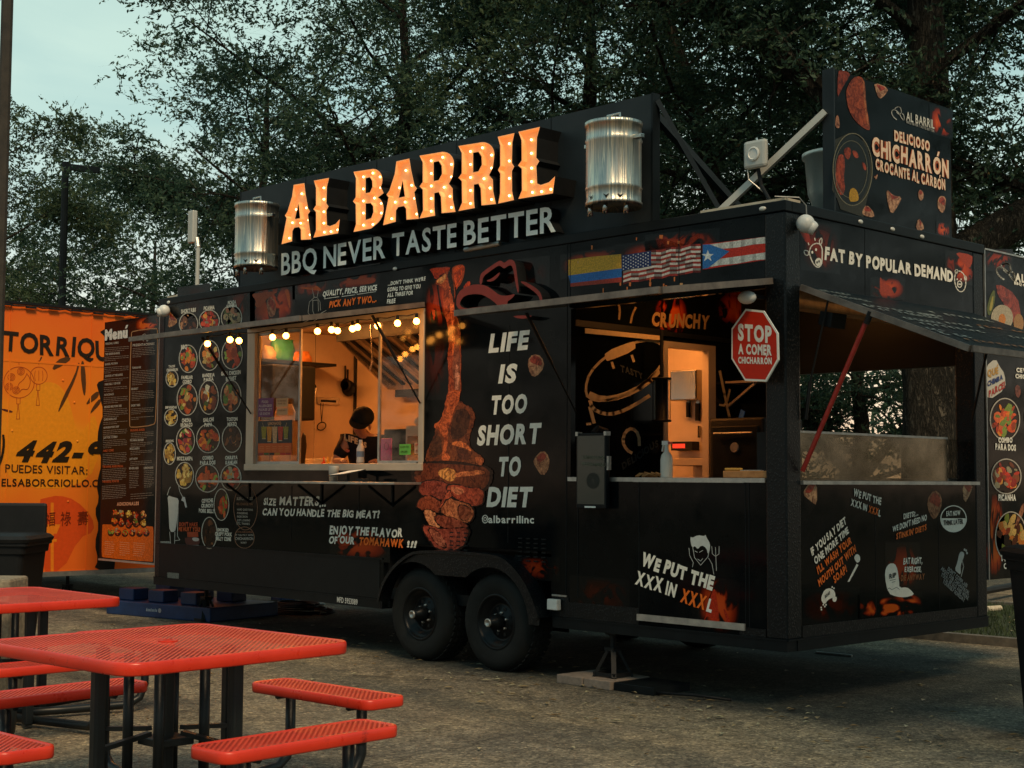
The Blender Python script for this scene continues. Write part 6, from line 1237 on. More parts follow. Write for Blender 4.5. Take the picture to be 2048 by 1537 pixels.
t = tag(MB().tube([at(742, 650, 'y', 1.1), at(745, 722, 'y', 1.1), at(740, 742, 'y', 1.1)], .008, 6).build('hook', 'steel'), 'thin steel hook hanging from the kitchen ceiling by the hood', 'hook')
for k, (px, nm, lb) in enumerate(((600, 'spatula', 'wide black spatula upright in the holder by the middle window bar'), (592, 'spatula', 'narrow black spatula upright beside the wide one'))):
    p = at(px+5, 900, 'y', .45); w = .05 if k else .09
    m_ = MB(); m_.prism([(p.x-w*.4, .45, 1.62), (p.x+w*.3, .45, 1.62), (p.x+w*.6, .45, 1.80), (p.x+w*.4, .45, 1.90), (p.x, .45, 1.93), (p.x-w*.5, .45, 1.82)], (0, .01, 0)); tag(m_.build(nm, 'blackmatte'), lb, 'spatula')
# kitchen clutter
for i, (px, c, lb) in enumerate(((648, (.5, .05, .02), 'red squeeze bottle on the sill left of the cook'), (656, (.6, .4, .05), 'yellow squeeze bottle on the sill left of the cook'), (664, (.55, .5, .42), 'white squeeze bottle on the sill nearest the cook'))):
    p = at(px, 905, 'y', .75); tag(MB().lathe([(.0001, 0), (.03, 0), (.032, .02), (.032, .12), (.02, .145), (.008, .155), (.004, .20), (.0001, .2)], (p.x, .75, 1.50), 14).build('squeeze_bottle', mat('bottle plastic', c, .35), smooth=True), lb, 'bottle')
for i in range(3): p = at(628, 905, 'y', .9); tag(MB().box(p.x-.12+.005*i, p.x+.12-.005*i, .82, 1.0, 1.50+.062*i, 1.56+.062*i).build('food_container', 'clearplastic', bevel=.006), ('bottom', 'middle', 'top')[i]+' plastic food container of the stack left of the cook', 'container', 'stack of plastic food containers')
MB_ = MB(); MB_.box(-7.8, -3.3, .45, 1.05, 1.44, 1.498); part(MB_, 'prep_counter', 'warmsteel')
for i, (px, py) in enumerate(((690, 770), (706, 778))):
    p = at(px, py, 'x', XW+.02) if i == 0 else at(px, py, 'x', XW+.02); t = thing('frying_pan', ('small', 'larger')[i]+' dark pan hanging on the kitchen wall above the cook', 'pan', p)
    MB().lathe([(.0001, 0), (.06+.02*i, 0), (.075+.02*i, .03)], (XW+.01, min(p.y, 2.4), p.z), 20, 'x').build('pan', 'blackmatte', t, smooth=True); MB().beam((XW+.02, min(p.y, 2.4), p.z+.07), (XW+.02, min(p.y, 2.4), p.z+.22), .012, .02).build('handle', 'blackmatte', t)
for y in (.75, 1.35, 1.95): part(MB().box(XW-.0, XW+.003, y-.004, y+.004, .6, 3.1), 'wall_seam', 'steel')
p = at(1515, 850, 'y', 2.2); t = thing('smoker_oven', 'black cast oven with a round dial in the dark corner of the porch', 'oven', (p.x, 2.2, .57))
MB().box(p.x-.28, p.x+.28, 1.9, 2.46, .57, p.z+.05).build('body', 'blackmatte', t, bevel=.02); MB().box(p.x-.24, p.x+.24, 1.885, 1.9, 1.2, p.z-.02).build('door', 'trim', t, bevel=.01); MB().tube([(p.x-.2, 1.86, p.z-.08), (p.x+.2, 1.86, p.z-.08)], .01, 8).build('handle', 'alu', t); MB().lathe([(.0001, -.01), (.04, -.01), (.045, 0)], (p.x, 1.884, p.z-.2), 16, 'y').build('dial', 'alu', t)
# things along the window sill
t = thing('water_bottle', 'clear water bottle with a white cap in front of the cook', 'bottle', (-5.2, .2, 1.62)); bx = at(721, 905, 'y', .16).x
MB().lathe([(.0001, 0), (.034, 0), (.036, .02), (.033, .05), (.036, .08), (.036, .13), (.02, .17), (.014, .19), (.0001, .19)], (bx, .16, 1.622), 18).build('body', mat('clear bottle', (.7, .66, .58), .1, 0, .5, alpha=.4), t, smooth=True)
MB().lathe([(.0365, .06), (.0365, .11)], (bx, .16, 1.622), 18).build('label', mat('bottle label', (.18, .25, .35), .5), t); MB().lathe([(.016, .19), (.016, .212), (.0001, .212)], (bx, .16, 1.622), 12).build('cap', 'white', t)
p = at(773, 890, 'y', .10); t = thing('pink_tray', 'upright pink plastic tray behind the right sliding pane', 'tray', (p.x, .10, 1.625)); MB().box(p.x-.075, p.x+.075, .09, .105, 1.625, 1.84).build('tray_base', 'pink', t, bevel=.006)
m_ = MB(); ring(m_, 773, 893, 5, 8, 1.5, 'y', .0895, (0, -.001, 0), (.35, .02, .18)); m_.build('embossed_ring', 'flat', t, fix=False)
p = at(795, 895, 'y', .35); tag(MB().box(p.x-.17, p.x+.17, .33, .36, 1.62, 1.93).build('tablet_register', 'blackmatte', bevel=.01), 'dark register screen standing behind the pink lid', 'register')
p = at(833, 866, 'y', .3); tag(MB().box(p.x-.12, p.x+.1, .28, .45, 1.86, 1.95).box(p.x-.12, p.x-.1, .28, .45, 1.62, 1.86).box(p.x+.08, p.x+.1, .28, .45, 1.62, 1.86).build('napkin_stand', 'warmsteel'), 'small steel stand with paper behind the right pane', 'stand')
p = at(828, 842, 'y', .3); tag(MB().sphere((p.x, .36, 1.99), .05, 10, 6, (1.1, .8, .8)).build('paper_roll', 'cream', smooth=True), 'crumpled white paper on top of the small steel stand', 'paper')
def poster(px0, py0, px1, py1, col, label, rows, y=.02, cat='sticker'):
    a, b = at(px0, py0, 'y', y), at(px1, py1, 'y', y); t = thing('window_sticker', label, cat, (a.x, y, b.z))
    m_ = MB(); m_.prism([(a.x, y, b.z), (b.x, y, b.z), (b.x, y, a.z), (a.x, y, a.z)], (0, .002, 0)); m_.build('sheet', mat('sticker sheet', col, .5, nodes=n_noisy(tuple(c*.85 for c in col), col, 9, 0)), t)
    for r_ in rows: words([r_], v=y, OFF=FO, parent=t, bold=.03)
    return t
Zk = Z(480, 640, 5.122)
poster(*Zk(188, 808), *Zk(340, 990), (.17, .03, .15), 'purple food allergy sticker with white words on the left pane', [("FOOD", Zk(228, 855), Zk(294, 855), 5.4, (.6, .45, .45)), ("ALLERGIES?", Zk(196, 896), Zk(332, 894), 5.2, (.6, .45, .45)), ("PLEASE LET", Zk(198, 936), Zk(332, 932), 5.2, (.6, .45, .45)), ("US KNOW", Zk(206, 976), Zk(314, 974), 5.2, (.6, .45, .45))], .0)
poster(*Zk(372, 808), *Zk(490, 892), (.62, .38, .18), 'upper cream paper notice on the left pane', [("NO REFUNDS", Zk(385, 840), Zk(478, 838), 3, (.25, .12, .04)), ("THANK YOU", Zk(390, 868), Zk(470, 866), 3, (.25, .12, .04))], .0)
poster(*Zk(376, 906), *Zk(490, 976), (.60, .36, .17), 'lower cream paper notice on the left pane', [("CARDS ONLY", Zk(388, 938), Zk(478, 936), 3, (.25, .12, .04))], .0)
t = poster(*Zk(186, 1040), *Zk(530, 1385), (.012, .012, .012), 'poster of five coloured lemonade cups at the bottom of the left pane', [("LEMONADES", Zk(292, 1080), Zk(424, 1074), 6, (.6, .3, .15))], .0, 'poster')
m_ = MB(); ppoly(m_, [Zk(*p) for p in ((186, 1268), (530, 1262), (530, 1385), (186, 1385))], 'y', 0, FO(2), (.60, .10, .012))
for j in range(3):
    for k in range(5): stroke(m_, [Zk(205+k*64, 1300+j*22), Zk(245+k*64, 1300+j*22)], .8, 'y', 0, FO(4), (.65, .25, .08))
for k, c in enumerate(((.3, .03, .02), (.05, .12, .04), (.02, .02, .02), (.5, .2, .02), (.5, .03, .02), (.35, .03, .02))): x_ = 190+k*56; ppoly(m_, [Zk(x_, 1362), Zk(x_+52, 1362), Zk(x_+52, 1384), Zk(x_, 1384)], 'y', 0, FO(4), c)
m_.build('poster_panel', 'flat', t, fix=False)
for k, (x, c) in enumerate(((246, (.30, .24, .02)), (302, (.62, .22, .02)), (358, (.62, .36, .18)), (416, (.5, .04, .02)), (472, (.28, .24, .04)))):
    top = 1095; bot = (1215, 1245, 1255, 1235, 1215)[k]; m_ = MB(); ppoly(m_, [Zk(x-28, top), Zk(x+28, top), Zk(x+18, bot), Zk(x-18, bot)], 'y', 0, FO(4), c); ppoly(m_, [Zk(x-20, bot), Zk(x+20, bot), Zk(x+20, bot+8), Zk(x-20, bot+8)], 'y', 0, FO(5), (.55, .4, .25)); stroke(m_, [Zk(x-4, top), Zk(x-14 if k < 2 else x+10, top-40)], .8, 'y', 0, FO(5), (.5, .35, .2)); m_.build('cup_picture', 'print', t, fix=False)
poster(799, 889, 821, 910, (.14, .48, .06), 'small bright green sticker low on the right pane', [("SCAN TO", (801, 896), (818, 895.5), 3.4, (.02, .05, .01)), ("ORDER", (802, 906), (816, 905.5), 4, (.02, .05, .01))], .0)
poster(829, 886, 845, 908, (.62, .33, .18), 'small cream and red sticker beside the green one on the right pane', [("OPEN", (831, 892), (843, 891.5), 4, (.5, .03, .01)), ("4.9", (832, 904), (842, 903.5), 4, (.25, .05, .02))], .0)
# serving shelf: cup, card reader
c = at(667, 955, 'y', -.16); t = thing('plastic_cup', 'translucent plastic cup on the serving shelf', 'cup', (c.x, -.16, 1.463)); MB().lathe([(.0001, .002), (.034, .002), (.036, 0), (.046, .13), (.048, .135), (.044, .135), (.034, .006), (.0001, .006)], (c.x, -.16, 1.463), 24).build('cup_wall', 'clearplastic', t, smooth=True)
c = at(692, 945, 'y', -.17); t = thing('card_reader', 'tilted tablet with a bright screen on a black stand on the serving shelf', 'tablet', (c.x, -.17, 1.463))
MB().prism([(c.x-.13, -.27, 1.505), (c.x+.10, -.27, 1.52), (c.x+.16, -.08, 1.56), (c.x-.07, -.08, 1.545)], (0, 0, .010)).build('tablet', 'blackmatte', t)
MB().prism([(c.x-.115, -.26, 1.517), (c.x+.085, -.26, 1.530), (c.x+.14, -.09, 1.567), (c.x-.06, -.09, 1.556)], (0, 0, .002)).build('screen', mat('bright tablet screen', (.6, .6, .5), .2, emit=(1, .85, .6), es=.35), t)
MB().tube([(c.x+.02, -.16, 1.463), (c.x+.02, -.16, 1.53)], .012, 8).box(c.x-.04, c.x+.08, -.2, -.12, 1.463, 1.472).build('stand', 'blackmatte', t)
c = at(727, 950, 'y', -.15); tag(MB().box(c.x-.06, c.x+.04, -.19, -.12, 1.463, 1.49).build('card_terminal', 'blackmatte', bevel=.005), 'small black payment terminal right of the tablet', 'terminal')
# ============================================================ THE COOK
def skin(name, J, E_, m, parent, sub=2):
    """J: name -> (x, y, z, r); E_: edges; root is the first joint"""
    ks = list(J); me = bpy.data.meshes.new(name); me.from_pydata([J[k][:3] for k in ks], [(ks.index(a), ks.index(b)) for a, b in E_], [])
    o = bpy.data.objects.new(name, me); C.objects.link(o); md = o.modifiers.new('skin', 'SKIN'); md.use_smooth_shade = True
    for i, k in enumerate(ks):
        r = J[k][3]; r = r if hasattr(r, '__len__') else (r, r)
        me.skin_vertices[0].data[i].radius = r; me.skin_vertices[0].data[i].use_root = (i == 0)
    s_ = o.modifiers.new('sub', 'SUBSURF'); s_.levels = sub; s_.render_levels = sub
    me.materials.append(M[m]); o.parent = parent; o.location = -wloc(parent); return o
_h = Vector((math.sin(YAW), math.cos(YAW), 0)); _r = Vector((math.cos(YAW), -math.sin(YAW), 0))
_o = gp(728, 13.85); _o.z = .56
CK = thing('person', 'cook in a black t-shirt and dark cap looking down behind the serving window', 'person', _o)
def cw(x, y, z): """x to the cook's left, y towards the street corner he faces, z height"""; return (_o.x+_r.x*x-_h.x*y, _o.y+_r.y*x-_h.y*y, z)
def cj(x, y, z, r): return cw(x, y, z)+(r,)
J = dict(pelvis=cj(.03, -.16, 1.44, (.15, .12)), waist=cj(.03, -.12, 1.58, (.15, .12)), chest=cj(.02, -.04, 1.76, (.17, .13)), neck0=cj(.01, .02, 1.875, (.08, .075)), neck=cj(-.005, .05, 1.915, .055), jaw=cj(-.045, .115, 1.95, (.060, .064)), head=cj(-.01, .09, 2.025, (.090, .10)), crown=cj(.015, .07, 2.09, (.07, .08)),
    shl=cj(-.17, .0, 1.83, .066), ell_=cj(-.25, .06, 1.64, .047), wrl=cj(-.17, .26, 1.645, .032), pal=cj(-.15, .33, 1.65, (.038, .018)),
    shr=cj(.21, .0, 1.84, .066), elr=cj(.28, .06, 1.63, .047), wrr=cj(.16, .24, 1.64, .032), par=cj(.12, .31, 1.645, (.038, .018)),
    hil=cj(-.08, -.16, 1.38, .085), knl=cj(-.09, -.13, 1.02, .06), anl=cj(-.10, -.16, .64, .042), tol=cj(-.10, .02, .60, .035),
    hir=cj(.13, -.16, 1.38, .085), knr=cj(.14, -.13, 1.02, .06), anr=cj(.14, -.16, .64, .042), tor=cj(.14, .02, .60, .035))
E_ = [('pelvis', 'waist'), ('waist', 'chest'), ('chest', 'neck0'), ('neck0', 'neck'), ('neck', 'jaw'), ('jaw', 'head'), ('head', 'crown'), ('chest', 'shl'), ('shl', 'ell_'), ('ell_', 'wrl'), ('wrl', 'pal'), ('chest', 'shr'), ('shr', 'elr'), ('elr', 'wrr'), ('wrr', 'par'),
    ('pelvis', 'hil'), ('hil', 'knl'), ('knl', 'anl'), ('anl', 'tol'), ('pelvis', 'hir'), ('hir', 'knr'), ('knr', 'anr'), ('anr', 'tor')]
for s_, pk, bx_, by_ in ((-1, 'pal', -.15, .33), (1, 'par', .12, .31)):
    for i in range(4):
        k1, k2 = f'{pk}f{i}', f'{pk}g{i}'; J[k1] = cj(bx_+(i-1.5)*.018, by_+.035, 1.644, .0085); J[k2] = cj(bx_+(i-1.5)*.019, by_+.062-abs(i-1.5)*.005, 1.626, .0075); E_ += [(pk, k1), (k1, k2)]
    J[pk+'t'] = cj(bx_-s_*.045, by_+.01, 1.64, .009); E_.append((pk, pk+'t'))
skin('body', J, E_, 'skin', CK)
def grow_r(k, d): r = J[k][3]; r = r if hasattr(r, '__len__') else (r, r); return J[k][:3]+((r[0]+d, r[1]+d),)
JS = {k: grow_r(k, .016) for k in ('pelvis', 'waist', 'chest', 'shl', 'shr')}; JS['neck0'] = J['neck0'][:3]+((.085, .08),)
for k, a, b_ in (('sll', 'shl', 'ell_'), ('slr', 'shr', 'elr')): JS[k] = tuple(J[a][i]*.15+J[b_][i]*.85 for i in range(3))+(.064,)
skin('shirt', JS, [('pelvis', 'waist'), ('waist', 'chest'), ('chest', 'neck0'), ('chest', 'shl'), ('chest', 'shr'), ('shl', 'sll'), ('shr', 'slr')], 'shirt', CK)
JT = {k: grow_r(k, .012) for k in ('pelvis', 'hil', 'knl', 'anl', 'hir', 'knr', 'anr')}
skin('trousers', JT, [('pelvis', 'hil'), ('hil', 'knl'), ('knl', 'anl'), ('pelvis', 'hir'), ('hir', 'knr'), ('knr', 'anr')], 'jeans', CK)
def lv(x, y, z): return (_r*x-_h*y+Vector((0, 0, z))).normalized()
dn = lv(-.30, .80, -.52); upv = lv(.28, .42, .86); upv = (upv-dn*upv.dot(dn)).normalized(); sd_ = dn.cross(upv).normalized()
hc = Vector(J['head'][:3])+upv*.035-dn*.012
b = MB(); vs = []; n, m = 20, 7
for i in range(m+1):
    el_ = R(90*i/m)
    for k in range(n): a = 2*math.pi*k/n; vs.append(hc+sd_*(.105*math.cos(el_)*math.cos(a))+dn*(.118*math.cos(el_)*math.sin(a))+upv*(.10*math.sin(el_)))
b.add(vs, [(i*n+k, i*n+(k+1) % n, (i+1)*n+(k+1) % n, (i+1)*n+k) for i in range(m) for k in range(n)]); o = b.build('cap', 'cap', CK, smooth=True)
v_ = MB(); ar = [(.102*math.cos(R(a)), .110*math.sin(R(a))) for a in range(15, 166, 10)]; br_ = [(.088*math.cos(R(a)), .105+.085*math.sin(R(a))) for a in range(165, 14, -10)]
pv = [hc+sd_*x+dn*y+upv*(.006-.10*max(0, y-.09)) for x, y in ar+br_]; v_.add(pv+[p-upv*.007 for p in pv], [tuple(range(len(pv))), tuple(range(len(pv), 2*len(pv)))]+[(i, (i+1) % len(pv), len(pv)+(i+1) % len(pv), len(pv)+i) for i in range(len(pv))]); v_.build('cap_visor', 'cap', o, fix=False)
MB().tube([hc+upv*.098, hc+upv*.106], .012, 8).build('cap_button', 'cap', o)
fc = Vector(J['jaw'][:3]); fw2 = lv(-.2, .9, -.25)
MB().sphere(fc+fw2*.062+upv*.03, .015, 8, 6, (1, 1, 1.4)).build('nose', 'skin', CK, smooth=True); MB().sphere(fc+fw2*.057-upv*.004, .010, 8, 6, (1.8, 1.8, .5)).build('mouth', mat('lips', (.30, .10, .08), .5), CK, smooth=True)
for s_ in (-1, 1): MB().sphere(Vector(J['head'][:3])+sd_*(.090*s_)-upv*.03, .024, 8, 6, (.6, .6, 1.2)).build('ear', 'skin', CK, smooth=True); MB().sphere(fc+fw2*.052+upv*.058+sd_*(.028*s_), .010, 8, 6).build('eye', 'blackmatte', CK, smooth=True)
MB().sphere(hc-dn*.03-upv*.03, .094, 14, 8, (1, 1, .9)).build('hair', 'blackmatte', CK, smooth=True)
def cloth_word(s, O, X, Y, col):
    x = 0; lay = []
    for c_ in s: g_ = glyph(c_, .06); lay.append((g_, x)); x += g_[3]+.09
    m2 = MB()
    for g_, gx in lay: m2.add([O+X*((gx+a)/x)+Y*((b+.06)/CAPH) for a, b in g_[0]], g_[1], col)
    m2.build('shirt_lettering', 'flat', CK, fix=False)
V3 = lambda *p: Vector(cw(*p))
cloth_word('LIFE', V3(-.165, .155, 1.845), V3(-.03, .165, 1.80)-V3(-.165, .155, 1.845), Vector((0, 0, .05)), (.6, .42, .22)); cloth_word('IS', V3(.0, .168, 1.78), V3(.05, .168, 1.77)-V3(.0, .168, 1.78), Vector((0, 0, .045)), (.6, .42, .22))
m2 = MB(); m2.add([V3(-.13+.02*math.cos(a), .165, 1.745+.014*math.sin(a)) for a in [k*.785 for k in range(8)]], [tuple(range(8))], (.5, .10, .05)); m2.build('shirt_print', 'flat', CK, fix=False)

# ============================================================ ORANGE TRAILER BEHIND
OX = -10.2
OT = thing('orange_trailer', 'bright orange neighbouring food trailer with black lantern and bamboo print', 'food trailer', (-12, -.6, 0))
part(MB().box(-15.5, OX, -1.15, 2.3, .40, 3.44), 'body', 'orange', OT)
part(MB().box(-15.5, OX+.02, -1.15, 2.3, .345, .398), 'bottom_rail', 'alu', OT)
part(MB().box(-15.5, OX+.015, -1.15, 2.31, 3.442, 3.47), 'roof_rail', 'blackmatte', OT)
cbl = MB(); pts = [(OX+.03, -1.1+i*.07, 3.43-.018*abs(math.sin(i*1.3))) for i in range(48)]; cbl.tube(pts, .008, 5); part(cbl, 'light_cable', 'blackmatte', OT)
for i in range(3, 44, 4): part(MB().box(OX+.02, OX+.05, pts[i][1]-.06, pts[i][1]+.06, pts[i][2]-.012, pts[i][2]+.008), 'cable_clip', 'blackmatte', OT)
XO = lambda k: (.0006*k+.0006, 0, 0); OO = dict(ax='x', v=OX, OFF=XO, parent=OT); BK = (.02, .012, .006)
words([("TORRIQUE", Z0(14, 268), Z0(640, 330), 40, BK)], bold=.03, jit=.4, slant=0, **OO)
words([(")", Z0(-12, 850), Z0(14, 850), 52, BK), ("442-9", Z0(68, 860), Z0(514, 862), 44, BK)], bold=.06, jit=.3, slant=.30, **OO)
words([("PUEDES VISITAR:", Z0(26, 914), Z0(462, 926), 16, (.05, .02, .008))], bold=.01, jit=.3, **OO)
words([("ELSABORCRIOLLO.COM", Z0(6, 988), Z0(600, 992), 15, (.03, .012, .006))], bold=.015, **OO)
words([("福", Z0(236, 1196), Z0(290, 1190), 21, (.16, .02, .005)), ("祿", Z0(318, 1192), Z0(374, 1188), 21, (.16, .02, .005)), ("壽", Z0(408, 1190), Z0(466, 1186), 21, (.16, .02, .005))], bold=.0, **OO)
m_ = MB(); q = lambda pts, c, k, s=1, f=Z0: ppoly(m_, smooth([f(*p) for p in pts], s), 'x', OX, XO(k), c)
DK = (.09, .035, .01)
for lf_ in ([(355, 300), (300, 320), (270, 378), (330, 350), (380, 312)], [(415, 330), (395, 400), (330, 520), (300, 612), (345, 540), (400, 420), (422, 340)], [(430, 320), (426, 400), (440, 500), (452, 510), (456, 420), (445, 330)], [(520, 480), (480, 510), (450, 560), (490, 540), (525, 510)], [(530, 520), (495, 560), (470, 612), (505, 580), (535, 545)], [(215, 300), (205, 335), (225, 305)]): q(lf_, DK, 5)
q([(520, 160), (560, 200), (600, 300), (560, 420), (510, 440), (520, 480), (550, 600), (520, 680), (515, 760), (540, 860), (510, 980), (525, 1060), (500, 1120), (525, 1200), (500, 1290), (520, 1380), (495, 1430), (640, 1440), (640, 150)], (.012, .009, .007), 6)
q([(10, 575), (70, 590), (60, 600), (8, 585)], (.1, .02, .015), 5)
m_.build('bamboo_print', 'flat', OT, fix=False)
m_ = MB(); q([(30, 620), (180, 470), (240, 430), (320, 450), (370, 540), (400, 680), (430, 720), (520, 560), (520, 1000), (10, 1000)], (.80, .27, .012), 1, 2); m_.build('tree_print', 'flat', OT, fix=False); m_ = MB()
q([(205, 1060), (240, 1050), (310, 1035), (400, 1060), (490, 1150), (500, 1230), (420, 1260), (330, 1440), (210, 1440)], (.62, .07, .010), 2); q([(220, 1190), (320, 1190), (300, 1240), (240, 1240), (218, 1220)], (.75, .20, .012), 3, 0); q([(268, 1075), (284, 1075), (284, 1440), (268, 1440)], (.75, .2, .012), 3, 0); q([(200, 1270), (300, 1268), (300, 1282), (200, 1285)], (.78, .22, .012), 4, 0)
m_.build('house_print', 'flat', OT, fix=False); m_ = MB()
LR = (.36, .035, .01)
def os_(pts, w, s=1, cl=False): pp = smooth([Z0(*p) for p in pts], s, cl); stroke(m_, pp+([pp[0]] if cl else []), w, 'x', OX, XO(4), LR)
for cx, cy, r in ((100, 438, 82), (205, 402, 46)):
    a = Z0(cx, cy); ring(m_, a[0], a[1], r/2.65, r*1.02/2.65, 1.0, 'x', OX, XO(4), LR)
    os_([(cx, 310), (cx, cy-r)], 1); os_([(cx-12, cy+r), (cx-12, cy+r+32), (cx+6, cy+r+32), (cx+6, cy+r)], 1, 0); os_([(cx-5, cy+r+34), (cx-14, cy+r+112), (cx+4, cy+r+112), (cx-4, cy+r+34)], 1, 0)
for r in (20, 13, 6):
    for cx, cy in ((60, 410), (48, 460), (85, 480), (110, 380)): a = Z0(cx, cy); ring(m_, a[0], a[1], r/2.65, r/2.65, .9, 'x', OX, XO(4), LR, 20)
os_([(130, 380), (165, 420), (150, 480), (115, 470), (100, 500)], 1, 2); os_([(150, 370), (130, 420), (90, 450), (100, 500)], 1, 2)
for k in (-24, 0, 24): os_([(205+k*.6, 360), (205+k, 402), (205+k*.6, 446)], .8, 2)
m_.build('lantern_print', 'flat', OT, fix=False)
part(MB().box(OX, OX+.004, -1.15, 2.3, 2.78, 2.80), 'panel_seam', 'orange', OT)
for y in (-.55, .45, 1.45): part(MB().box(OX, OX+.006, y-.006, y+.006, .41, 3.42), 'panel_joint', 'orange', OT)
for y, z in ((.1, 2.6), (.25, 2.35), (1.2, 2.2), (.3, 1.9), (-.5, 2.0), (.95, 1.4), (.2, 1.2), (1.2, 2.6)): part(MB().sphere((OX, y, z), .014, 8, 6), 'rivet', 'orange', OT)
# ============================================================ JACK STANDS AND THINGS UNDER THE TRAILER
def jack(x, y, z0, top, label, m='blackmatte'):
    t = thing('jack_stand', label, 'jack stand', (x, y, z0), 'jack stands holding up the trailers')
    h = top-z0
    for k in range(4):
        a = R(45+90*k); p = Vector((x+.14*math.cos(a), y+.14*math.sin(a), z0)); q_ = Vector((x+.035*math.cos(a), y+.035*math.sin(a), z0+h*.62)); part(MB().beam(p, q_, .035, .02), 'leg', m, t)
    part(MB().tube([(x, y, z0+h*.45), (x, y, top)], .022, 8).box(x-.045, x+.045, y-.045, y+.045, z0+h*.58, z0+h*.66), 'post', m, t); part(MB().box(x-.05, x+.05, y-.03, y+.03, top-.02, top), 'saddle', m, t)
    for a, b in (((-.1, -.1), (.1, -.1)), ((-.1, .1), (.1, .1)), ((-.1, -.1), (-.1, .1)), ((.1, -.1), (.1, .1))): part(MB().beam((x+a[0], y+a[1], z0+.02), (x+b[0], y+b[1], z0+.02), .012, .03), 'base_bar', m, t)
jack(-1.60, .09, .065, ZB, 'black jack stand on the paver blocks under the near end of the trailer')
g0 = at(450, 1240, 'z', 0); jack(g0.x, .45, 0, ZB, 'black jack stand by the coiled cable, just right of the blue pallet')
g0 = at(292, 1222, 'z', 0); jack(-9.05, 1.1, 0, .345+.2, 'black jack stand behind the menu board, left of the black trailer')
g0 = at(190, 1190, 'z', 0); jack(OX-.25, .35, 0, .345, 'black jack stand under the orange trailer'); 
g0 = at(385, 1200, 'z', 0); jack(-9.3, 2.6, .0, .40, 'blue jack stand standing behind the blue pallet', 'blue')
part(MB().tube([at(405, 1148, 'y', 1.5), at(405, 1200, 'y', 1.5)], .04, 8), 'landing_leg', 'blackmatte')
g0 = at(398, 1200, 'z', 0); tag(MB().box(-8.35, -7.95, 1.35, 1.65, .0, .06).build('wood_block', 'paver', bevel=.004), 'low brown wooden block under the trailer leg behind the pallet', 'block')
for i, (x, lb) in enumerate(((-1.83, 'left reddish paver block under the front jack stand'), (-1.56, 'middle reddish paver block under the front jack stand'))):
    tag(MB().box(x-.13, x+.13, -.13, .30, 0, .064).build('paver_block', 'paver', bevel=.006), lb, 'paver', 'paver blocks under the jack stand')
tag(MB().box(-1.42, -1.05, -.10, .30, 0, .058).build('timber_plank', 'trim', bevel=.004), 'dark weathered plank right of the two reddish pavers', 'plank')
tag(MB().tube([(-1.05, -.06, .02), (-.75, .0, .03), (-.5, .06, .02)], .010, 8).build('hose', 'blackmatte', smooth=True), 'dark hose lying along the ground at the near trailer corner', 'hose')
g1, g2 = at(1632, 1308, 'z', 0), at(1704, 1315, 'z', 0); tag(MB().tube([g1+Vector((0, 0, .012)), g2+Vector((0, 0, .012))], .011, 8).build('metal_rod', 'alu'), 'thin bright metal rod on the ground under the short end', 'rod')
g1, g2 = at(1973, 1219, 'z', .08), at(2000, 1217, 'z', .08); tag(MB().tube([g1, g2], .035, 10).build('timber_post', 'cream'), 'short pale timber post lying on the grass edge', 'timber')
g1, g2 = at(1960, 1184, 'z', .15), at(2060, 1166, 'z', .15); tag(MB().tube([g1, g2], .045, 8).build('drain_pipe', 'blackmatte'), 'dark pipe lying slantwise behind the grass island', 'pipe')
cc_ = at(560, 1225, 'z', 0); m_ = MB()
for k in range(7):
    r = .62-.05*k; m_.tube([(cc_.x+.15*math.sin(k)+r*math.cos(a/10), cc_.y+.1+.03*k+r*.55*math.sin(a/10), .015+.012*k) for a in range(0, 64, 4)], .011, 5)
tag(m_.build('coiled_cable', 'blackmatte', smooth=True), 'black cable coiled on the ground under the trailer', 'cable')
cc_ = at(515, 1220, 'z', 0); m_ = MB().sphere((cc_.x, cc_.y, .04), .05, 10, 6, (3.2, 1.6, .6)); m_.v = [(a+rnd.uniform(-.02, .02), b+rnd.uniform(-.02, .02), max(.004, c+rnd.uniform(-.015, .015))) for a, b, c in m_.v]
tag(m_.build('plastic_bag', 'steelwhite'), 'crumpled pale plastic bag beside the coiled cable', 'bag')
cc_ = at(628, 1216, 'z', 0); m_ = MB().sphere((cc_.x, cc_.y, .05), .05, 10, 6, (4.0, 1.6, .5)); tag(m_.build('plastic_sheet', 'steelwhite', smooth=True), 'small white sheet on the ground behind the coiled cable', 'sheet')
# blue moulded pallet
c0, c1 = at(212, 1228, 'z', 0), at(420, 1246, 'z', 0)
t = thing('blue_pallet', 'dark blue moulded plastic pallet with square lugs under the front of the trailer', 'pallet', (-8.4, .6, 0))
d_ = (c1-c0).normalized(); nrm = Vector((-d_.y, d_.x, 0)); W2 = (c1-c0).length
def bq(u0, u1, w0, w1, z0, z1, nm='base'):
    q_ = [c0+d_*u+nrm*w+Vector((0, 0, z0)) for u, w in ((u0, w0), (u1, w0), (u1, w1), (u0, w1))]; return MB().prism(q_, (0, 0, z1-z0)).build(nm, 'blue', t, bevel=.012)
bq(0, W2, 0, 1.0, 0, .15)
for u in (.08, .55, 1.05, 1.5):
    if u+.26 < W2+.1:
        for w in (.1, .62): bq(u, min(u+.24, W2-.02), w, w+.22, .152, .28 if w < .3 else .30, 'lug')
m_ = MB(); A_ = c0+d_*(W2*.40)-nrm*.002; 
for k in range(8): m_.add([A_+d_*(k*.022)+Vector((0, 0, .065)), A_+d_*(k*.022+.014)+Vector((0, 0, .065)), A_+d_*(k*.022+.016)+Vector((0, 0, .09+.012*(k % 3 == 0))), A_+d_*(k*.022+.003)+Vector((0, 0, .09))], [(0, 1, 2, 3)], (.35, .4, .45))
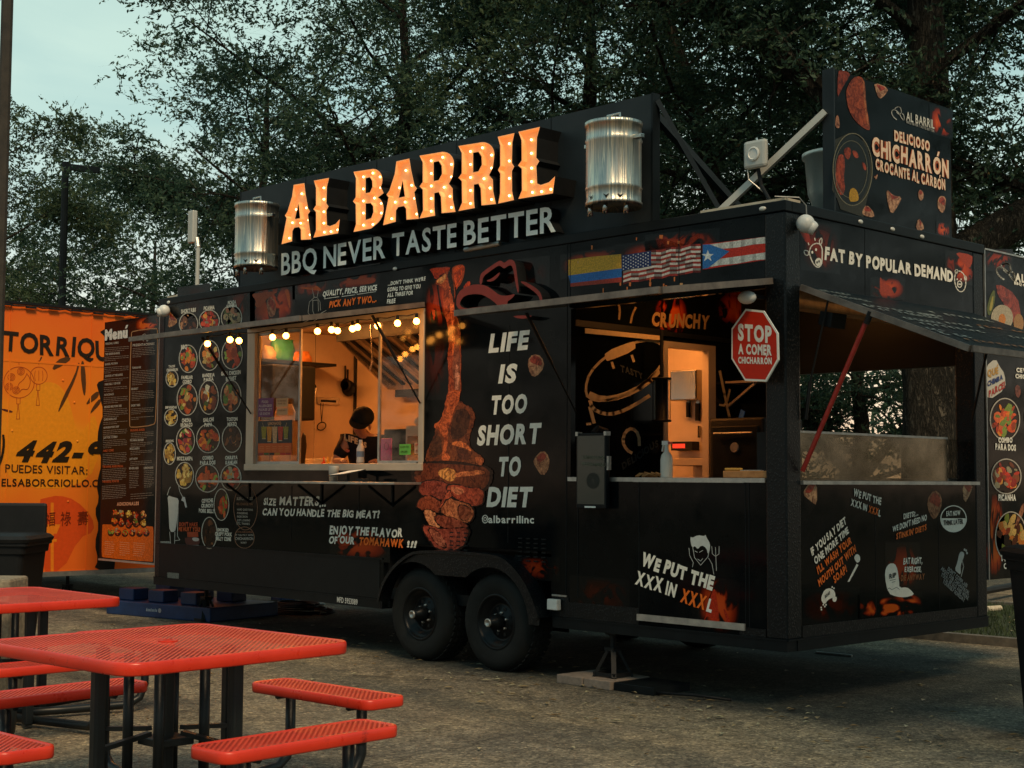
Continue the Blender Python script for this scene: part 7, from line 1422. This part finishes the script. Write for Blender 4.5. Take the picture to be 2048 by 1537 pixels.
m_.build('maker_mark', 'flat', t, fix=False); m_ = MB(); m_.add([A_+d_*(.21+.025*math.cos(a*.6))+Vector((0, 0, .082+.025*math.sin(a*.6))) for a in range(10)], [tuple(range(10))], (.4, .35, .35)); m_.build('maker_mark', 'flat', t, fix=False)

# ============================================================ PICNIC TABLES
def rrect(hx, hy, r, n=7):
    o_ = []
    for cx, cy, a0 in ((hx-r, hy-r, 0), (-hx+r, hy-r, 90), (-hx+r, -hy+r, 180), (hx-r, -hy+r, 270)):
        for k in range(n+1): a = R(a0+90*k/n); o_.append((cx+r*math.cos(a), cy+r*math.sin(a)))
    return o_
def slab(hx, hy, r, z, cx, cy, nm, par, ang=0, th=.055):
    P_ = rrect(hx, hy, r); P2 = rrect(hx-.022, hy-.022, max(r-.022, .02)); n = len(P_)
    a = MB(); a.poly([(x, y, z-.004) for x, y in P2]); 
    top = a.build(nm, 'perf', par, fix=False); top.location = (cx, cy, 0); top.rotation_euler = (0, 0, ang)
    b = MB(); prof = ((.022, -.006), (.012, 0), (.004, -.002), (0, -.010), (0, -th+.006), (.004, -th), (.012, -th))
    rows = []
    for ins, dz in prof: rows.append([(x, y, z+dz) for x, y in rrect(hx-ins, hy-ins, max(r-ins, .02))])
    vs = [p for r_ in rows for p in r_]; b.add(vs, [(i*n+k, i*n+(k+1) % n, (i+1)*n+(k+1) % n, (i+1)*n+k) for i in range(len(rows)-1) for k in range(n)])
    o_ = b.build(nm+'_rim', 'redrim', top, smooth=True); o_.location = (0, 0, 0)
    return top
def picnic():
    t = thing('picnic_table', '', 'picnic table', (0, 0, 0), 'red mesh picnic tables with four seats')
    top = slab(.60, .60, .11, .76, 0, 0, 'tabletop', t)
    m_ = MB(); m_.lathe([(.045, .757), (.045, .7625), (.022, .7625), (.022, .757)], (0, 0, 0), 20); m_.build('umbrella_hole', 'redrim', t)
    for k in range(4):
        a = R(90*k); c_, s2 = math.cos(a), math.sin(a); T2 = lambda x, y, z: (x*c_-y*s2, x*s2+y*c_, z)
        slab(.13, .46, .06, .455, *T2(.93, 0, 0)[:2], 'seat', t, a, .05)
        m_ = MB(); m_.box(-.027, .027, -.027, .027, .02, .705); o_ = m_.build('leg', 'blackpipe', t, bevel=.012); o_.location = T2(.40, .08, 0); o_.rotation_euler = (0, 0, a)
        for y in (-.27, .27):
            MB().tube([T2(.93, y, .40), T2(.93, y, .17), T2(.90, y*.97, .09), T2(.83, y*.92, .05), T2(.45, y*.55, .045), T2(.12, y*.2, .045)], .026, 10).build('seat_support', 'blackpipe', t, smooth=True)
            MB().tube([T2(.84, y, .40), T2(1.02, y, .40)], .018, 6).build('seat_bracket', 'blackpipe', t)
        MB().beam(T2(.10, .02, .36), T2(.39, .07, .33), .03, .02).build('cross_brace', 'blackpipe', t)
        MB().tube([T2(.12, .12, .03), T2(.12, .12, .705)], .024, 10).build('inner_post', 'blackpipe', t, smooth=True)
    MB().box(-.028, .028, -.028, .028, .05, .70).build('centre_post', 'blackpipe', t, bevel=.01); MB().box(-.09, .09, -.09, .09, .30, .335).build('hub_plate', 'blackpipe', t, bevel=.005)
    MB().box(-.42, .42, -.02, .02, .705, .735).build('top_bar', 'blackpipe', t); MB().box(-.02, .02, -.42, .42, .700, .704).build('top_bar', 'blackpipe', t)
    return t
t1 = picnic(); t1['label'] = 'red mesh picnic table nearest the camera at the lower left'
t2 = dup(t1, (-3.06, -3.98, 0), R(0), 'red mesh picnic table behind, cut by the left edge'); t1.location = (-.20, -4.44, 0); t1.rotation_euler = (0, 0, R(3.5))

# ============================================================ BINS, BLOCK, POSTS
def bin_(p, rz, label, lidopen=False, h=1.08):
    t = thing('wheeled_bin', label, 'rubbish bin', (0, 0, 0), 'black wheeled bins'); b = MB(); rows = []
    for z, s_ in ((.06, .23), (.1, .24), (h-.12, .295), (h-.115, .31), (h-.06, .315), (h-.055, .33), (h-.03, .33)): rows.append([(x*s_/.3, y*s_/.3, z) for x, y in rrect(.30, .34, .05, 4)])
    n = len(rows[0]); b.add([q_ for r_ in rows for q_ in r_], [(i*n+k, i*n+(k+1) % n, (i+1)*n+(k+1) % n, (i+1)*n+k) for i in range(len(rows)-1) for k in range(n)]+[tuple(range(n))]); b.build('body', 'blackmatte', t)
    if lidopen:
        MB().box(-.30, -.26, -.33, .33, h-.03, h+.26).build('lid', 'blackmatte', t, bevel=.03)
    l = MB(); rows = [[(x*s_, y*s_, z) for x, y in rrect(.34, .38, .06, 4)] for z, s_ in ((h-.03, 1.0), (h-.005, 1.02), (h+.02, .95), (h+.035, .8))]; l.add([q_ for r_ in rows for q_ in r_], [(i*n+k, i*n+(k+1) % n, (i+1)*n+(k+1) % n, (i+1)*n+k) for i in range(3) for k in range(n)]+[tuple(3*n+k for k in range(n))]); l.build('lid_rim', 'blackmatte', t)
    for s_ in (-1, 1): MB().lathe([(.0001, -.02), (.11, -.02), (.12, 0), (.11, .03), (.0001, .03)], (-.26, s_*.3, .12), 16, 'y').build('wheel', 'tyre', t)
    MB().tube([(-.33, -.28, h-.06), (-.40, -.26, h-.05), (-.40, .26, h-.05), (-.33, .28, h-.06)], .014, 8).build('handle', 'blackmatte', t)
    t.location = p; t.rotation_euler = (0, 0, rz); return t
pb = gp(-8, 11.5); B1 = bin_(pb, R(-44), 'black wheeled bin with raised lid in front of the orange trailer', True, 1.02)
pb = gp(2148, 8.8); bin_(pb, R(226), 'black wheeled bin cut off by the right edge of the picture', False, 1.08)
m_ = MB(); cc_ = gp(16, 11.17); 
h2 = Vector((math.sin(YAW), math.cos(YAW), 0)); r2_ = Vector((math.cos(YAW), -math.sin(YAW), 0)); rr = random.Random(8)
for k in range(34):
    a0 = k*.185; 
    if rr.random() < .25: continue
    a1 = a0+.11; rad = .10+rr.uniform(-.004, .004); q_ = [cc_+r2_*(rad2*math.cos(a))+Vector((0, 0, .58+rad2*math.sin(a))) for a, rad2 in ((a0, rad), (a1, rad), (a1, rad-.006), (a0, rad-.006))]; m_.add(q_, [(0, 1, 2, 3)], (.09, .10, .10))
for zz, w in ((.60, .12), (.57, .14), (.54, .09)):
    for k in range(7):
        if rr.random() < .7: x_ = -w/2+w*k/7; m_.add([cc_+r2_*x_+Vector((0, 0, zz)), cc_+r2_*(x_+w/10)+Vector((0, 0, zz)), cc_+r2_*(x_+w/10)+Vector((0, 0, zz+.013)), cc_+r2_*x_+Vector((0, 0, zz+.013))], [(0, 1, 2, 3)], (.09, .10, .10))
m_.build('faded_emblem', 'flat', B1, fix=False).matrix_parent_inverse = (Matrix.Translation(B1.location) @ Matrix.Rotation(R(-44), 4, 'Z')).inverted()
bpy.data.objects['faded_emblem'].location = (0, 0, 0)
pc = gp(-10, 10.2); m_ = MB().box(-.20, .20, -.20, .20, 0, .80); o = tag(m_.build('concrete_block', 'concrete', bevel=.02), 'weathered tan concrete block behind the far picnic table', 'concrete block'); o.location = pc; o.rotation_euler = (0, 0, R(46))
pp_ = gp(-9, 12.6); o = tag(MB().tube([(0, 0, 0), (0, 0, 6)], .052, 10).build('utility_pole', mat('weathered pole', (.08, .06, .04), .8, nodes=n_noisy((.02, .018, .015), (.045, .038, .03), 8, .3))), 'brown pole running up the left edge of the picture', 'pole'); o.location = pp_
pl_ = gp(118, 25); t = thing('street_lamp', 'dark street lamp with a boxy head among the trees on the left', 'street lamp', pl_); zt2 = 1.5+(945-312)/2952*25
MB().tube([(pl_.x, pl_.y, 0), (pl_.x, pl_.y, zt2)], [.075, .06], 10).build('pole', 'trim', t)
MB().beam((pl_.x, pl_.y, zt2-.08), (pl_.x+r2_.x*.58, pl_.y+r2_.y*.58, zt2-.14), .10, .10).build('head', 'trim', t)
# ============================================================ TREES
rng = np.random.default_rng(12)
def leafmesh(name, pts, spread, per, size, m, parent, seed=0, label=None, k=9):
    """sprigs of k leaves set alternately along a short twig, several sprigs round every branch tip"""
    rg_ = np.random.default_rng(seed); ns = max(1, int(per/k)); S_ = np.repeat(np.asarray(pts), ns, 0); q = len(S_)
    S_ = S_+rg_.normal(0, 1, (q, 3))*np.array([spread, spread, spread*.55])
    az = rg_.uniform(0, 2*np.pi, q); ti = rg_.normal(-.05, .45, q); L = size*rg_.uniform(4, 8, q); n = q*k
    dr = np.stack([np.cos(az)*np.cos(ti), np.sin(az)*np.cos(ti), np.sin(ti)], 1)
    tt = np.tile(np.arange(k)/k, q); c = np.repeat(S_, k, 0)+np.repeat(dr*L[:, None], k, 0)*tt[:, None]+rg_.normal(0, size*.35, (n, 3))
    a = np.repeat(az, k)+np.where(np.arange(n) % 2 == 0, .8, -.8)+rg_.normal(0, .35, n); tilt = np.repeat(ti, k)+rg_.normal(0, .5, n); l = size*rg_.uniform(.6, 1.25, n); w = l*rg_.uniform(.30, .46, n); c = c+0*l[:, None]
    u = np.stack([np.cos(a)*np.cos(tilt), np.sin(a)*np.cos(tilt), np.sin(tilt)], 1); r = rg_.normal(0, 1, (n, 3)); v = np.cross(u, r); v /= np.linalg.norm(v, axis=1)[:, None]+1e-9
    A = c-u*l[:, None]; B = c-v*w[:, None]+u*(l*.1)[:, None]; Cc = c+u*l[:, None]; D_ = c+v*w[:, None]+u*(l*.1)[:, None]
    V = np.stack([A, B, Cc, D_], 1).reshape(-1, 3).astype(np.float32)
    me = bpy.data.meshes.new(name); me.vertices.add(4*n); me.vertices.foreach_set('co', V.ravel()); me.loops.add(4*n); me.loops.foreach_set('vertex_index', np.arange(4*n, dtype=np.int32)); me.polygons.add(n)
    me.polygons.foreach_set('loop_start', np.arange(0, 4*n, 4, dtype=np.int32)); me.update(calc_edges=True)
    ca = me.color_attributes.new('Col', 'FLOAT_COLOR', 'POINT'); k = np.clip(np.repeat(rg_.random(n)**1.3*.85+(rg_.random(n) < .02)*.15, 4), 0, 1); col = np.stack([k, k, k, np.ones_like(k)], 1).astype(np.float32); ca.data.foreach_set('color', col.ravel())
    me.materials.append(M[m]); o = bpy.data.objects.new(name, me); C.objects.link(o); o['kind'] = 'stuff'
    if parent is not None: o.parent = parent; o.location = -wloc(parent)
    if label: o['label'] = label
    return o
def tree(px, D_, H, rt, crown, label, lean=0, leaf='leafdark', per=30, size=0.051, limbs=12, zlow=.35, seed=1, extra=(), spread=.25, sub=7, fwd=0, clump=-.10, base=None):
    base = Vector(base) if base else gp(px, D_); r = random.Random(seed); t = thing('oak_tree', label, 'tree', base, 'trees standing behind the trailers')
    tips = []; wood = MB()
    h_ = Vector((math.sin(YAW), math.cos(YAW), 0)); s_ = Vector((math.cos(YAW), -math.sin(YAW), 0))
    tp = []; nseg = 12
    for i in range(nseg+1):
        f = i/nseg; tp.append((base+s_*(lean*f*f*0.6+lean*f*.4)+h_*(fwd*f)+Vector((r.uniform(-.06, .06), r.uniform(-.06, .06), H*.86*f)), rt*(1.35 if i == 0 else 1)*(1-(.62 if rt > .4 else .85)*f)))
    trk = MB(); trk.tube([p for p, _ in tp], [q for _, q in tp], 18, False)
    trk.v = [(x+math.sin(z*5+y*9)*.025*rt/.4, y+math.cos(z*4+x*8)*.025*rt/.4, z) for x, y, z in trk.v]
    trk.build('trunk', 'bark', t, smooth=True)
    def branch(p, d, L, rad, lvl):
        pts = [p]; n = 6 if lvl == 0 else 4; dd = Vector(d)
        for i in range(n):
            dd = (dd+Vector((r.uniform(-.28, .28), r.uniform(-.28, .28), r.uniform(-.16, .2)))*(.9 if lvl else .7)+Vector((0, 0, -.05*lvl))).normalized(); pts.append(pts[-1]+dd*(L/n))
        rs = [rad*(1-.8*i/n) for i in range(n+1)]; wood.tube(pts, rs, (7, 5, 4)[lvl], False)
        if lvl == 2 or L < .7:
            for i in range(1, n+1): tips.append(pts[i])
            return
        for k in range(sub if lvl == 0 else 6):
            f = r.uniform(.22, 1.0); i = min(int(f*n), n-1); q_ = pts[i].lerp(pts[i+1], f*n-i); base_d = (pts[i+1]-pts[i]).normalized()
            ang = Vector((r.gauss(0, 1), r.gauss(0, 1), r.gauss(0, .55))).normalized(); nd = (base_d*.55+ang*.9).normalized()
            branch(q_, nd, L*r.uniform(.38, .6), rs[i]*.55, lvl+1)
    for k in range(limbs):
        f = zlow+(1-zlow)*(k+r.random())/limbs; i = min(int(f*nseg), nseg-1); q_ = tp[i][0].lerp(tp[i+1][0], f*nseg-i); a = k*2.4+r.uniform(-.4, .4)
        L = crown*(1.0-.45*max(0, f-.5))*r.uniform(.8, 1.1); el_ = .15+.75*f+r.uniform(-.15, .15)
        branch(q_, Vector((math.cos(a), math.sin(a), el_*.8)), L, min(.085, tp[i][1]*.36), 0)
    for (f, dx, dz, L, rad) in extra:   # limbs the photograph shows
        i = min(int(f*nseg), nseg-1); q_ = tp[i][0].lerp(tp[i+1][0], f*nseg-i); d0 = (s_*dx+Vector((0, 0, dz))).normalized(); pts = [q_]
        for j in range(7): d0 = (d0+Vector((r.uniform(-.12, .12), r.uniform(-.12, .12), r.uniform(-.08, .14)))).normalized(); pts.append(pts[-1]+d0*L/7)
        lm_ = MB(); lm_.tube(pts, [rad*(1-.07*j) for j in range(8)], 14, False); lm_.build('limb', 'bark', t, smooth=True)
        for j in range(3, 8):
            for _ in range(3): branch(pts[j], Vector((r.gauss(0, 1), r.gauss(0, 1), r.uniform(-.2, .9))).normalized(), L*.35, rad*.35, 1)
    wood.build('branches', 'bark', t, fix=False)['kind'] = 'stuff'
    from mathutils import noise as mn
    tips = [p for p in tips if mn.noise(p*.95+Vector((seed, 0, 0)))+.5*mn.noise(p*2.3) > clump]
    leafmesh('crown', tips, spread, per, size, leaf, t, seed)
    return t, len(tips)
stat = []
for a in (
    dict(px=1868, D_=18.5, H=12, rt=.42, crown=5.2, label='large oak with a thick straight trunk right behind the short end of the trailer', lean=-.1, limbs=13, zlow=.62, seed=3, extra=((.40, 1.0, .50, 4.6, .27), (.50, -1.0, .9, 4.0, .2)), per=75, size=0.043),
    dict(px=1560, D_=23, H=12, rt=.30, crown=4.6, label='dark oak leaning left behind the gap between the two rooftop signs', lean=-2.2, limbs=13, zlow=.38, seed=8, extra=((.45, .9, 1.0, 3.6, .16),), per=84, size=0.045),
    dict(px=1180, D_=25, H=12.5, rt=.30, crown=4.6, label='tall oak rising behind the middle of the rooftop sign', limbs=14, zlow=.34, seed=14, per=71, size=0.045, leaf='leafolive'),
    dict(px=800, D_=26, H=12.5, rt=.30, crown=4.8, label='broad dark oak behind the left half of the rooftop sign', limbs=15, zlow=.28, seed=21, per=77, size=0.046),
    dict(px=520, D_=28, H=10.5, rt=.24, crown=4.0, label='oak with feathery edges standing between the sky gap and the rooftop sign', limbs=13, zlow=.25, seed=33, per=62, size=0.046, extra=((.7, -1, .2, 2.6, .08),)),
    dict(px=-10, D_=31, H=9.6, rt=.2, crown=2.9, label='slender tree at the left edge behind the orange trailer', limbs=12, zlow=.2, seed=41, per=51, size=0.046, leaf='leafolive'),
    dict(px=2230, D_=22, H=11, rt=.3, crown=4.6, label='oak at the right edge behind the far menu board', limbs=12, zlow=.3, seed=52, per=71, size=0.045),
    dict(px=300, D_=40, H=9.2, rt=.2, crown=4.2, label='low distant tree behind the street lamp', limbs=12, zlow=.14, seed=61, per=62, size=0.061),
    dict(px=1330, D_=38, H=11, rt=.25, crown=5, label='distant tree seen between the leaning oak and the middle oak', limbs=12, zlow=.16, seed=71, per=60, size=0.061),
    dict(px=1720, D_=31, H=9.5, rt=.22, crown=4.5, label='forked dark tree seen through the open porch of the trailer', limbs=12, zlow=.16, clump=.08, seed=81, per=62, size=0.056, extra=((.16, -.8, 1, 3, .12), (.18, .8, 1, 3, .1))),
    dict(px=110, D_=37, H=8.2, rt=.2, crown=3.6, label='low dense tree between the street lamp and the left edge', limbs=12, zlow=.12, seed=105, per=40, size=.055),
    dict(px=0, D_=1, base=(7.0, -1.3, 0), H=10, rt=.2, crown=3.4, label='oak standing beside the car park well to the right of the trailer', limbs=13, zlow=.42, seed=17, per=40, size=.05, clump=-.05),  # out of view, added to shade the ground and the end face
    dict(px=980, D_=42, H=12, rt=.25, crown=5, label='far tree filling the gap over the lit letters', limbs=12, zlow=.14, seed=91, per=56, size=0.063)):
    t, n_ = tree(**a); stat.append((a['px'], n_))
print('TIPS', stat)
# belt of woods; its unseen part is taller and nearer to darken reflections
rg_ = np.random.default_rng(5); n = 6200; th_ = rg_.uniform(0, 2*np.pi, n); rad = rg_.uniform(56, 70, n)
away = np.clip((np.abs((th_-(np.pi/2-YAW)+np.pi) % (2*np.pi)-np.pi)-.42)/.25, 0, 1); rad = rad-away*22
hh = rg_.random(n)**.8*(7.0+7.5*away+2.5*np.sin(th_*7)+1.6*np.sin(th_*17+1))
fr = np.stack([CAM.x+rad*np.cos(th_), CAM.y+rad*np.sin(th_), hh], 1)
o = leafmesh('woods', fr, 1.1, 27, .20, 'leafdark', None, 77, 'far belt of dark woods, raised out of view to darken reflections')
# pieces that share a builder but are separate things to point at become objects of their own
def split_loose(o):
    me = o.data; bm = bmesh.new(); bm.from_mesh(me); bm.verts.ensure_lookup_table(); seen = set(); groups = []
    for v in bm.verts:
        if v.index in seen: continue
        st = [v]; seen.add(v.index); g_ = set()
        while st:
            w = st.pop(); g_.add(w.index)
            for e_ in w.link_edges:
                u = e_.other_vert(w)
                if u.index not in seen: seen.add(u.index); st.append(u)
        groups.append(g_)
    bm.free()
    if len(groups) < 2: return
    for i, g_ in enumerate(groups):
        b2 = bmesh.new(); b2.from_mesh(me); b2.verts.ensure_lookup_table(); bmesh.ops.delete(b2, geom=[v for v in b2.verts if v.index not in g_], context='VERTS')
        m2 = bpy.data.meshes.new(o.name); b2.to_mesh(m2); b2.free()
        for mt in me.materials: m2.materials.append(mt)
        c = o if i == len(groups)-1 else o.copy()
        if c is not o: C.objects.link(c)
        c.data = m2
for o in list(C.objects):
    if o.type == 'MESH' and o.name.split('.')[0] in SPLIT and not o.children: split_loose(o)
